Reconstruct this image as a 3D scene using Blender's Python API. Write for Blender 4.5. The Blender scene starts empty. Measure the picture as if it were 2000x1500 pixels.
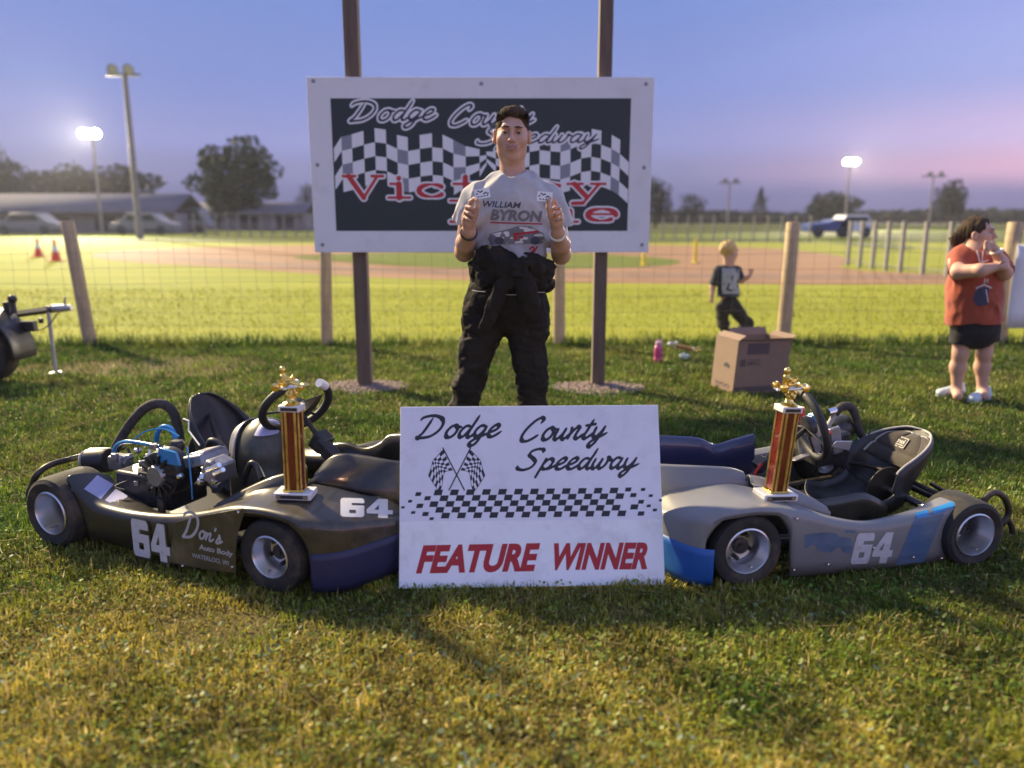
import bpy, bmesh, math, random
import numpy as np
from mathutils import Vector, Matrix
from mathutils.bvhtree import BVHTree
random.seed(7); RNG = np.random.default_rng(11)
SC = bpy.context.scene
COL = SC.collection
R = math.radians

# ------------------------------------------------------------ camera, sky, key light, exposure
CAM_H, TILT, FPX = 1.25, R(11.9), 1550.0          # focal length in pixels of a 2000 px wide frame
cam_d = bpy.data.cameras.new('camera'); cam = bpy.data.objects.new('camera', cam_d); COL.objects.link(cam)
cam.location = (0, 0, CAM_H); cam.rotation_euler = (R(90) - TILT, R(0.0), 0)
cam_d.sensor_width = 36; cam_d.lens = 36 * FPX / 2000; cam_d.clip_start = 0.05; cam_d.clip_end = 3000
cam_d.dof.use_dof = True; cam_d.dof.focus_distance = 3.25; cam_d.dof.aperture_fstop = 1.3
SC.camera = cam

SUN_AZ, SUN_EL = R(-50), R(36)                      # flood of warm stadium light: from behind and to the left
world = bpy.data.worlds.new('World'); SC.world = world; world.use_nodes = True
wn = world.node_tree.nodes; wl = world.node_tree.links; wn.clear()
w_out = wn.new('ShaderNodeOutputWorld'); w_bg = wn.new('ShaderNodeBackground')
w_tc = wn.new('ShaderNodeTexCoord'); w_sep = wn.new('ShaderNodeSeparateXYZ')
wl.new(w_tc.outputs['Generated'], w_sep.inputs[0])
w_el = wn.new('ShaderNodeValToRGB'); cr = w_el.color_ramp; cr.interpolation = 'EASE'
def ramp(cr, stops):
    while len(cr.elements) > 1: cr.elements.remove(cr.elements[-1])
    cr.elements[0].position, cr.elements[0].color = stops[0][0], (*stops[0][1], 1)
    for p, c in stops[1:]:
        e = cr.elements.new(p); e.color = (*c, 1)
# dusk sky by elevation (sine of it): grey violet band low down, paler above it, blue overhead
ramp(cr, [(0.0, (.078, .08, .165)), (.022, (.09, .092, .19)), (.05, (.12, .122, .235)), (.09, (.135, .152, .315)), (.16, (.112, .15, .335)), (.25, (.095, .14, .33)), (.6, (.135, .18, .36)), (1.0, (.16, .205, .39))])
wl.new(w_sep.outputs['Z'], w_el.inputs['Fac'])
# afterglow of the sun that has set to the right, outside the picture: its pink edge reaches the right of the view
w_glow = wn.new('ShaderNodeValToRGB')
ramp(w_glow.color_ramp, [(0.0, (.05, .03, .05)), (.022, (.12, .06, .09)), (.052, (1.25, .50, .42)), (.085, (.95, .5, .46)), (.15, (.42, .36, .46)), (.32, (.22, .25, .38)), (.7, (.06, .065, .1)), (1.0, (0, 0, 0))])
w_glow.color_ramp.interpolation = 'EASE'
wl.new(w_sep.outputs['Z'], w_glow.inputs['Fac'])
w_dot = wn.new('ShaderNodeVectorMath'); w_dot.operation = 'DOT_PRODUCT'
w_dot.inputs[1].default_value = (math.sin(R(118)), math.cos(R(118)), 0)
wl.new(w_tc.outputs['Generated'], w_dot.inputs[0])
w_mr0 = wn.new('ShaderNodeMapRange'); w_mr0.inputs[1].default_value = -.30; w_mr0.inputs[2].default_value = 1.0
wl.new(w_dot.outputs['Value'], w_mr0.inputs[0])
w_mr = wn.new('ShaderNodeMath'); w_mr.operation = 'POWER'; w_mr.inputs[1].default_value = 1.35; wl.new(w_mr0.outputs[0], w_mr.inputs[0])
w_mul = wn.new('ShaderNodeMix'); w_mul.data_type = 'RGBA'; w_mul.blend_type = 'MIX'
w_mul.inputs[6].default_value = (0, 0, 0, 1)
wl.new(w_mr.outputs[0], w_mul.inputs[0]); wl.new(w_glow.outputs[0], w_mul.inputs[7])
w_add = wn.new('ShaderNodeMix'); w_add.data_type = 'RGBA'; w_add.blend_type = 'ADD'; w_add.inputs[0].default_value = 1
wl.new(w_el.outputs[0], w_add.inputs[6]); wl.new(w_mul.outputs[2], w_add.inputs[7])
# faint uneven streaks so that the air is not a perfect gradient
w_map = wn.new('ShaderNodeMapping'); w_map.inputs['Scale'].default_value = (1.3, 1.3, 7)
w_nz = wn.new('ShaderNodeTexNoise'); w_nz.inputs['Scale'].default_value = 1.6; w_nz.inputs['Detail'].default_value = 3
wl.new(w_tc.outputs['Generated'], w_map.inputs[0]); wl.new(w_map.outputs[0], w_nz.inputs[0])
w_nr = wn.new('ShaderNodeMapRange'); w_nr.inputs[3].default_value = .9; w_nr.inputs[4].default_value = 1.1
wl.new(w_nz.outputs[0], w_nr.inputs[0])
w_hsv = wn.new('ShaderNodeHueSaturation'); wl.new(w_nr.outputs[0], w_hsv.inputs['Value'])
wl.new(w_add.outputs[2], w_hsv.inputs['Color'])
wl.new(w_hsv.outputs[0], w_bg.inputs['Color']); w_bg.inputs['Strength'].default_value = 1.0
wl.new(w_bg.outputs[0], w_out.inputs[0])

sun_d = bpy.data.lights.new('sun', 'SUN'); sun = bpy.data.objects.new('sun', sun_d); COL.objects.link(sun)
sun_d.energy = 5.0; sun_d.angle = R(4.5); sun_d.color = (1.0, .80, .47)
sdir = Vector((math.sin(SUN_AZ) * math.cos(SUN_EL), math.cos(SUN_AZ) * math.cos(SUN_EL), math.sin(SUN_EL)))
sun.rotation_euler = sdir.to_track_quat('Z', 'Y').to_euler(); sun.location = sdir * 30

vs = SC.view_settings; vs.view_transform = 'Standard'; vs.look = 'None'; vs.exposure = 1.0; vs.gamma = 1.0
vs.use_curve_mapping = False
SC.render.engine = 'CYCLES'
cy = SC.cycles; cy.use_denoising = True; cy.max_bounces = 8; cy.transparent_max_bounces = 12
cy.volume_bounces = 0; cy.sample_clamp_indirect = 6; cy.caustics_reflective = False; cy.caustics_refractive = False
try: cy.denoiser = 'OPENIMAGEDENOISE'
except Exception: pass

# ------------------------------------------------------------ pixel -> place helpers (camera rays cut with real planes)
CT, ST = math.cos(TILT), math.sin(TILT)
def ray(x, y):
    a = (x - 1000) / FPX; b = (y - 750) / FPX
    return np.array([a, CT - b * ST, -ST - b * CT])
def G(x, y, z=0.0):                    # where that line of sight meets the ground
    r = ray(x, y); t = (z - CAM_H) / r[2]
    return np.array([r[0] * t, r[1] * t, z])
def P(x, y, Y):                        # the point of that line of sight Y metres ahead
    r = ray(x, y); t = Y / r[1]
    return np.array([r[0] * t, Y, CAM_H + r[2] * t])

# ------------------------------------------------------------ materials
def mat(name, col, rough=.6, metal=0., var=.0, scale=20., bump=0., bscale=None, col2=None, spec=None, coat=0., alpha=None, sheen=0., emit=None, trans=0., wear=None, coords='Object', stretch=None):
    m = bpy.data.materials.new(name); m.use_nodes = True
    nt = m.node_tree; n = nt.nodes; l = nt.links; b = n['Principled BSDF']
    b.inputs['Base Color'].default_value = (*col, 1); b.inputs['Roughness'].default_value = rough
    b.inputs['Metallic'].default_value = metal
    if spec is not None: b.inputs['Specular IOR Level'].default_value = spec
    if coat: b.inputs['Coat Weight'].default_value = coat; b.inputs['Coat Roughness'].default_value = .08
    if sheen: b.inputs['Sheen Weight'].default_value = sheen
    if trans: b.inputs['Transmission Weight'].default_value = trans
    if alpha is not None: b.inputs['Alpha'].default_value = alpha
    if emit: b.inputs['Emission Color'].default_value = (*emit[0], 1); b.inputs['Emission Strength'].default_value = emit[1]
    if var or bump or col2:
        tc = n.new('ShaderNodeTexCoord'); src = tc.outputs[coords]
        if stretch:
            mp = n.new('ShaderNodeMapping'); mp.inputs['Scale'].default_value = stretch; l.new(src, mp.inputs[0]); src = mp.outputs[0]
        nz = n.new('ShaderNodeTexNoise'); nz.inputs['Scale'].default_value = scale; nz.inputs['Detail'].default_value = 6
        nz.inputs['Roughness'].default_value = .65; l.new(src, nz.inputs[0])
    if var or col2:
        r = n.new('ShaderNodeValToRGB')
        c2 = col2 or tuple(min(1, c * (1 + var)) for c in col); c1 = col if col2 else tuple(c * (1 - var) for c in col)
        ramp(r.color_ramp, [(.32, c1), (.68, c2)]); l.new(nz.outputs[0], r.inputs[0]); l.new(r.outputs[0], b.inputs['Base Color'])
        rr = n.new('ShaderNodeMapRange'); rr.inputs[3].default_value = max(0, rough - .1); rr.inputs[4].default_value = min(1, rough + .12)
        l.new(nz.outputs[0], rr.inputs[0]); l.new(rr.outputs[0], b.inputs['Roughness'])
    if wear:                                            # (colour, amount, scale): scuffs and dust with a shape of their own
        nz2 = n.new('ShaderNodeTexNoise'); nz2.inputs['Scale'].default_value = wear[2]; nz2.inputs['Detail'].default_value = 9; nz2.inputs['Roughness'].default_value = .7
        tc2 = n.new('ShaderNodeTexCoord'); l.new(tc2.outputs[coords], nz2.inputs[0])
        r2 = n.new('ShaderNodeValToRGB'); ramp(r2.color_ramp, [(.5, (0, 0, 0)), (.68, (wear[1],) * 3)]); l.new(nz2.outputs[0], r2.inputs[0])
        mx = n.new('ShaderNodeMix'); mx.data_type = 'RGBA'; l.new(r2.outputs[0], mx.inputs[0])
        bc = b.inputs['Base Color']
        if bc.is_linked: l.new(bc.links[0].from_socket, mx.inputs[6])
        else: mx.inputs[6].default_value = (*col, 1)
        mx.inputs[7].default_value = (*wear[0], 1); l.new(mx.outputs[2], bc)
        if not b.inputs['Roughness'].is_linked:
            rr = n.new('ShaderNodeMapRange'); rr.inputs[3].default_value = rough; rr.inputs[4].default_value = min(1, rough + .35)
            l.new(r2.outputs[0], rr.inputs[0]); l.new(rr.outputs[0], b.inputs['Roughness'])
    if bump:
        nb = n.new('ShaderNodeTexNoise'); nb.inputs['Scale'].default_value = bscale or scale; nb.inputs['Detail'].default_value = 5; l.new(src, nb.inputs[0])
        bp = n.new('ShaderNodeBump'); bp.inputs['Strength'].default_value = 1; bp.inputs['Distance'].default_value = bump
        l.new(nb.outputs[0], bp.inputs['Height']); l.new(bp.outputs[0], b.inputs['Normal'])
    return m

# ------------------------------------------------------------ mesh helpers
def frame_from(d):
    d = np.asarray(d, float); d = d / np.linalg.norm(d)
    h = np.array([0, 0, 1.]) if abs(d[2]) < .9 else np.array([1., 0, 0])
    s = np.cross(h, d); s /= np.linalg.norm(s); return d, s, np.cross(d, s)
def spline(pts, n=8, closed=False):
    p = np.asarray(pts, float); k = len(p); out = []
    for i in range(k if closed else k - 1):
        if closed: a, b, c, d = p[(i - 1) % k], p[i], p[(i + 1) % k], p[(i + 2) % k]
        else: a, b, c, d = p[max(i - 1, 0)], p[i], p[i + 1], p[min(i + 2, k - 1)]
        for t in np.linspace(0, 1, n, endpoint=False):
            out.append(.5 * (2 * b + (c - a) * t + (2 * a - 5 * b + 4 * c - d) * t * t + (3 * b - a - 3 * c + d) * t ** 3))
    if not closed: out.append(p[-1])
    return np.array(out)

class MB:
    def __init__(s, T=None): s.v = []; s.f = []; s.m = []; s.T = T; s.mi = 0
    def add(s, vs, fs):
        o = len(s.v); s.v.extend([tuple(map(float, x)) for x in vs])
        for f in fs: s.f.append(tuple(o + i for i in f)); s.m.append(s.mi)
        return s
    def box(s, c, size, rz=0, rx=0, ry=0, taper=1.):
        hx, hy, hz = size[0] / 2, size[1] / 2, size[2] / 2
        M = Matrix.Rotation(rz, 3, 'Z') @ Matrix.Rotation(ry, 3, 'Y') @ Matrix.Rotation(rx, 3, 'X')
        vs = []
        for z in (-1, 1):
            t = taper if z > 0 else 1
            for x, y in ((-1, -1), (1, -1), (1, 1), (-1, 1)):
                vs.append(np.array(M @ Vector((x * hx * t, y * hy * t, z * hz))) + np.array(c))
        return s.add(vs, [(3, 2, 1, 0), (4, 5, 6, 7), (0, 1, 5, 4), (1, 2, 6, 5), (2, 3, 7, 6), (3, 0, 4, 7)])
    def tube(s, path, r, n=10, closed=False, caps=True, flat=None):
        path = [np.asarray(p, float) for p in path]; k = len(path)
        rr = r if hasattr(r, '__len__') else [r] * k
        vs = []; prev = None
        for i, p in enumerate(path):
            a = path[(i - 1) % k] if (closed or i > 0) else p; b = path[(i + 1) % k] if (closed or i < k - 1) else p
            d = b - a; d = d / (np.linalg.norm(d) + 1e-12)
            if prev is None: _, sx, sy = frame_from(d)
            else:
                sx = prev - d * np.dot(prev, d); sx /= np.linalg.norm(sx) + 1e-12; sy = np.cross(d, sx)
            prev = sx
            for j in range(n):
                t = 2 * math.pi * j / n
                vs.append(p + rr[i] * (math.cos(t) * sx + math.sin(t) * sy * (flat or 1)))
        fs = []
        for i in range(k if closed else k - 1):
            for j in range(n):
                a = i * n + j; b = i * n + (j + 1) % n; i2 = (i + 1) % k
                fs.append((a, b, i2 * n + (j + 1) % n, i2 * n + j))
        if caps and not closed: fs.append(tuple(range(n - 1, -1, -1))); fs.append(tuple((k - 1) * n + j for j in range(n)))
        return s.add(vs, fs)
    def lathe(s, prof, c=(0, 0, 0), axis=(0, 0, 1), n=24, a0=0, a1=2 * math.pi, caps=False):     # prof: (radius, along)
        d, sx, sy = frame_from(axis); c = np.asarray(c, float); full = abs(a1 - a0 - 2 * math.pi) < 1e-6
        m = n if full else n + 1; vs = []
        for r_, h in prof:
            for j in range(m):
                t = a0 + (a1 - a0) * j / n; vs.append(c + d * h + r_ * (math.cos(t) * sx + math.sin(t) * sy))
        fs = []
        for i in range(len(prof) - 1):
            for j in range(n):
                a = i * m + j; b = i * m + (j + 1) % m
                fs.append((a, b, b + m, a + m))
        if caps: fs.append(tuple(range(m - 1, -1, -1))); fs.append(tuple((len(prof) - 1) * m + j for j in range(m)))
        return s.add(vs, fs)
    def prism(s, poly, t, fr):           # poly (n,2) in frame fr = (origin, ex, ey, en), thickness t along en
        o, ex, ey, en = [np.asarray(q, float) for q in fr]; k = len(poly)
        a = [o + ex * p[0] + ey * p[1] for p in poly]; b = [q + en * t for q in a]
        return s.add(a + b, [tuple(range(k - 1, -1, -1)), tuple(range(k, 2 * k))] + [(i, (i + 1) % k, k + (i + 1) % k, k + i) for i in range(k)])
    def grid(s, pts):                    # pts (a,b,3)
        pts = np.asarray(pts, float); a, b = pts.shape[:2]
        return s.add(pts.reshape(-1, 3), [(i * b + j, i * b + j + 1, (i + 1) * b + j + 1, (i + 1) * b + j) for i in range(a - 1) for j in range(b - 1)])
    def ball(s, c, r, n=12, m=8):
        r = np.array(r if hasattr(r, '__len__') else (r, r, r), float); vs = []; fs = []
        for i in range(m + 1):
            p = math.pi * i / m
            for j in range(n):
                t = 2 * math.pi * j / n; vs.append(np.array(c) + r * np.array([math.sin(p) * math.cos(t), math.sin(p) * math.sin(t), math.cos(p)]))
        for i in range(m):
            for j in range(n): fs.append((i * n + j, i * n + (j + 1) % n, (i + 1) * n + (j + 1) % n, (i + 1) * n + j))
        return s.add(vs, fs)
    def build(s, name, mats, parent=None, smooth=True, bevel=0, solid=0, angle=40, sub=0, fix=True, off=0):
        me = bpy.data.meshes.new(name); v = s.v
        if s.T: v = [s.T(*p) for p in v]
        me.from_pydata([tuple(p) for p in v], [], s.f)
        mats = mats if isinstance(mats, (list, tuple)) else [mats]
        for m in mats: me.materials.append(m)
        if len(mats) > 1: me.polygons.foreach_set('material_index', s.m)
        bm = bmesh.new(); bm.from_mesh(me); bmesh.ops.remove_doubles(bm, verts=bm.verts, dist=1e-5)
        if fix: bmesh.ops.recalc_face_normals(bm, faces=bm.faces)
        bm.to_mesh(me); bm.free()
        return finish(name, me, parent, smooth, bevel, solid, angle, sub, off)
def finish(name, me, parent=None, smooth=True, bevel=0, solid=0, angle=40, sub=0, off=0):
    o = bpy.data.objects.new(name, me); COL.objects.link(o)
    if smooth:
        me.polygons.foreach_set('use_smooth', [True] * len(me.polygons))
        try: me.set_sharp_from_angle(angle=R(angle))
        except Exception: pass
    if sub: md = o.modifiers.new('sub', 'SUBSURF'); md.levels = md.render_levels = sub
    if solid: md = o.modifiers.new('solid', 'SOLIDIFY'); md.thickness = solid; md.offset = off
    if bevel: md = o.modifiers.new('bevel', 'BEVEL'); md.width = bevel; md.segments = 2; md.limit_method = 'ANGLE'; md.angle_limit = R(35)
    if parent:
        o.parent = parent
        if parent.get('_world'): o.matrix_parent_inverse = Matrix.Translation(parent.location).inverted()
    return o
def np_mesh(name, verts, faces_flat, loop_n, mats, parent=None, smooth=False, attr=None, mat_idx=None):
    me = bpy.data.meshes.new(name); verts = np.asarray(verts, np.float32)
    me.vertices.add(len(verts)); me.vertices.foreach_set('co', verts.ravel())
    ff = np.asarray(faces_flat, np.int32).ravel(); ln = np.asarray(loop_n, np.int32)
    me.loops.add(len(ff)); me.loops.foreach_set('vertex_index', ff)
    me.polygons.add(len(ln)); st = np.zeros(len(ln), np.int32); st[1:] = np.cumsum(ln)[:-1]
    me.polygons.foreach_set('loop_start', st); me.polygons.foreach_set('loop_total', ln)
    for m in (mats if isinstance(mats, (list, tuple)) else [mats]): me.materials.append(m)
    if mat_idx is not None: me.polygons.foreach_set('material_index', np.asarray(mat_idx, np.int32))
    me.update(calc_edges=True); me.validate()
    if attr is not None:
        a = me.attributes.new('tint', 'FLOAT_COLOR', 'POINT'); c = np.ones((len(verts), 4), np.float32); c[:, :3] = attr; a.data.foreach_set('color', c.ravel())
    o = bpy.data.objects.new(name, me); COL.objects.link(o)
    if smooth: me.polygons.foreach_set('use_smooth', [True] * len(me.polygons))
    if parent:
        o.parent = parent
        if parent.get('_world'): o.matrix_parent_inverse = Matrix.Translation(parent.location).inverted()
    return o
def tag(o, label=None, cat=None, group=None, kind=None):
    if label: o['label'] = label
    if cat: o['category'] = cat
    if group: o['group'] = group
    if kind: o['kind'] = kind
    return o
def thing(name, label, cat, loc=(0, 0, 0), rz=0, group=None, world=True):   # Empty at a thing's base; parts given in world coordinates when world
    o = bpy.data.objects.new(name, None); COL.objects.link(o); o.location = loc; o.rotation_euler = (0, 0, rz); o.empty_display_size = .1
    if world: o['_world'] = 1
    return tag(o, label, cat, group)

# ------------------------------------------------------------ flat print: 2-D fields -> outlined meshes
def field_mesh(F, x0, y0, h, thr=0.0):
    """polygons where F < thr (F sampled on a grid of pitch h): marching squares, full cells merged into runs"""
    ny, nx = F.shape; verts = []; faces = []; ids = {}
    def vid(key, x, y):
        if key not in ids: ids[key] = len(verts); verts.append((x0 + x * h, y0 + y * h))
        return ids[key]
    ins = F < thr
    full = ins[:-1, :-1] & ins[1:, :-1] & ins[:-1, 1:] & ins[1:, 1:]
    anyc = (ins[:-1, :-1] | ins[1:, :-1] | ins[:-1, 1:] | ins[1:, 1:]) & ~full
    for j in range(ny - 1):
        row = full[j]; i = 0; idx = np.flatnonzero(row)
        if len(idx):
            br = np.flatnonzero(np.diff(idx) > 1); s = np.r_[idx[0], idx[br + 1]]; e = np.r_[idx[br], idx[-1]] + 1
            for a, b in zip(s, e):
                while a < b:
                    c = min(a + MAXRUN, b)
                    faces.append((vid((a, j), a, j), vid((c, j), c, j), vid((c, j + 1), c, j + 1), vid((a, j + 1), a, j + 1))); a = c
    js, is_ = np.nonzero(anyc)
    for j, i in zip(js, is_):
        cs = [(i, j), (i + 1, j), (i + 1, j + 1), (i, j + 1)]; vals = [F[y, x] - thr for x, y in cs]; poly = []
        for k in range(4):
            (xa, ya), (xb, yb) = cs[k], cs[(k + 1) % 4]; va, vb = vals[k], vals[(k + 1) % 4]
            if va < 0: poly.append(vid((xa, ya), xa, ya))
            if (va < 0) != (vb < 0):
                t = va / (va - vb); t = min(max(t, .02), .98)
                poly.append(vid(('e', min(xa, xb), min(ya, yb), int(xa == xb)), xa + (xb - xa) * t, ya + (yb - ya) * t))
        if len(poly) >= 3: faces.append(tuple(poly))
    return np.array(verts).reshape(-1, 2), faces
MAXRUN = 100000
def f_grid(x0, x1, y0, y1, h):
    xs = np.arange(x0, x1 + h, h); ys = np.arange(y0, y1 + h, h); return np.meshgrid(xs, ys)
def f_stroke(X, Y, pts, wd):
    """distance field of a polyline of varying half width"""
    F = np.full(X.shape, 9.0); pts = np.asarray(pts, float); wd = np.broadcast_to(wd, (len(pts),))
    for a, b, ra, rb in zip(pts[:-1], pts[1:], wd[:-1], wd[1:]):
        d = b - a; L = d @ d + 1e-12
        m = max(ra, rb) * 6 + .02
        lo = np.minimum(a, b) - m; hi = np.maximum(a, b) + m
        i0 = np.searchsorted(X[0], lo[0]); i1 = np.searchsorted(X[0], hi[0]); j0 = np.searchsorted(Y[:, 0], lo[1]); j1 = np.searchsorted(Y[:, 0], hi[1])
        if i1 <= i0 or j1 <= j0: continue
        x = X[j0:j1, i0:i1]; y = Y[j0:j1, i0:i1]
        t = np.clip(((x - a[0]) * d[0] + (y - a[1]) * d[1]) / L, 0, 1)
        F[j0:j1, i0:i1] = np.minimum(F[j0:j1, i0:i1], np.hypot(x - a[0] - t * d[0], y - a[1] - t * d[1]) - (ra + (rb - ra) * t))
    return F
def f_poly(X, Y, poly):
    """signed distance to a polygon"""
    p = np.asarray(poly, float); D = np.full(X.shape, 1e9); ins = np.zeros(X.shape, bool); k = len(p)
    for i in range(k):
        a, b = p[i], p[(i + 1) % k]; d = b - a; L = d @ d + 1e-12
        t = np.clip(((X - a[0]) * d[0] + (Y - a[1]) * d[1]) / L, 0, 1)
        D = np.minimum(D, np.hypot(X - a[0] - t * d[0], Y - a[1] - t * d[1]))
        c = (a[1] > Y) != (b[1] > Y)
        with np.errstate(divide='ignore', invalid='ignore'):
            xi = (b[0] - a[0]) * (Y - a[1]) / (b[1] - a[1] if b[1] != a[1] else 1e-12) + a[0]
        ins ^= c & (X < xi)
    return np.where(ins, -D, D)
def put_print(name, vf, fr, mats, parent, off=.0006, conform=None):
    """lay a flat (verts2d, faces) print on frame fr (origin, ex, ey, en)"""
    o, ex, ey, en = [np.asarray(q, float) for q in fr]; v2, faces = vf
    if len(v2) == 0: return None
    V = o + v2[:, :1] * ex + v2[:, 1:] * ey + en * off
    if conform is not None: V = conform(V)
    me = bpy.data.meshes.new(name); me.from_pydata(V.tolist(), [], faces)
    for m in (mats if isinstance(mats, (list, tuple)) else [mats]): me.materials.append(m)
    return finish(name, me, parent, smooth=False)
def text_tris(s, bold=0., shear=0., spacing=1.0):
    c = bpy.data.curves.new('txt', 'FONT'); c.body = s; c.offset = bold; c.shear = shear; c.resolution_u = 4; c.space_character = spacing; c.fill_mode = 'FRONT'
    o = bpy.data.objects.new('txt', c); COL.objects.link(o)
    me = bpy.data.meshes.new_from_object(o); v = np.array([x.co[:2] for x in me.vertices]); f = [tuple(p.vertices) for p in me.polygons]
    bpy.data.objects.remove(o); bpy.data.meshes.remove(me); bpy.data.curves.remove(c)
    return v, f
def text_fit(s, w, h, bold=0., shear=0., spacing=1.0):
    """builtin lettering fitted into a box w x h whose lower left corner is 0,0"""
    v, f = text_tris(s, bold, shear, spacing); lo = v.min(0); hi = v.max(0)
    return (v - lo) / (hi - lo) * np.array([w, h]), f
def raster(vf, x0, x1, y0, y1, h):
    """coverage field of a flat mesh: negative inside"""
    X, Y = f_grid(x0, x1, y0, y1, h); C = np.zeros(X.shape)
    v, fs = vf
    for ox, oy in ((-.25, -.25), (.25, -.25), (-.25, .25), (.25, .25)):
        ins = np.zeros(X.shape, bool); x = X + ox * h; y = Y + oy * h
        for f in fs:
            for k in range(1, len(f) - 1):
                a, b, c = v[f[0]], v[f[k]], v[f[k + 1]]
                lo = np.minimum(np.minimum(a, b), c); hi = np.maximum(np.maximum(a, b), c)
                i0 = max(0, int((lo[0] - x0) / h) - 1); i1 = int((hi[0] - x0) / h) + 3; j0 = max(0, int((lo[1] - y0) / h) - 1); j1 = int((hi[1] - y0) / h) + 3
                xx = x[j0:j1, i0:i1]; yy = y[j0:j1, i0:i1]
                d1 = (b[0] - a[0]) * (yy - a[1]) - (b[1] - a[1]) * (xx - a[0]); d2 = (c[0] - b[0]) * (yy - b[1]) - (c[1] - b[1]) * (xx - b[0]); d3 = (a[0] - c[0]) * (yy - c[1]) - (a[1] - c[1]) * (xx - c[0])
                ins[j0:j1, i0:i1] |= ((d1 >= 0) & (d2 >= 0) & (d3 >= 0)) | ((d1 <= 0) & (d2 <= 0) & (d3 <= 0))
        C += ins
    return .5 - C / 4

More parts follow.
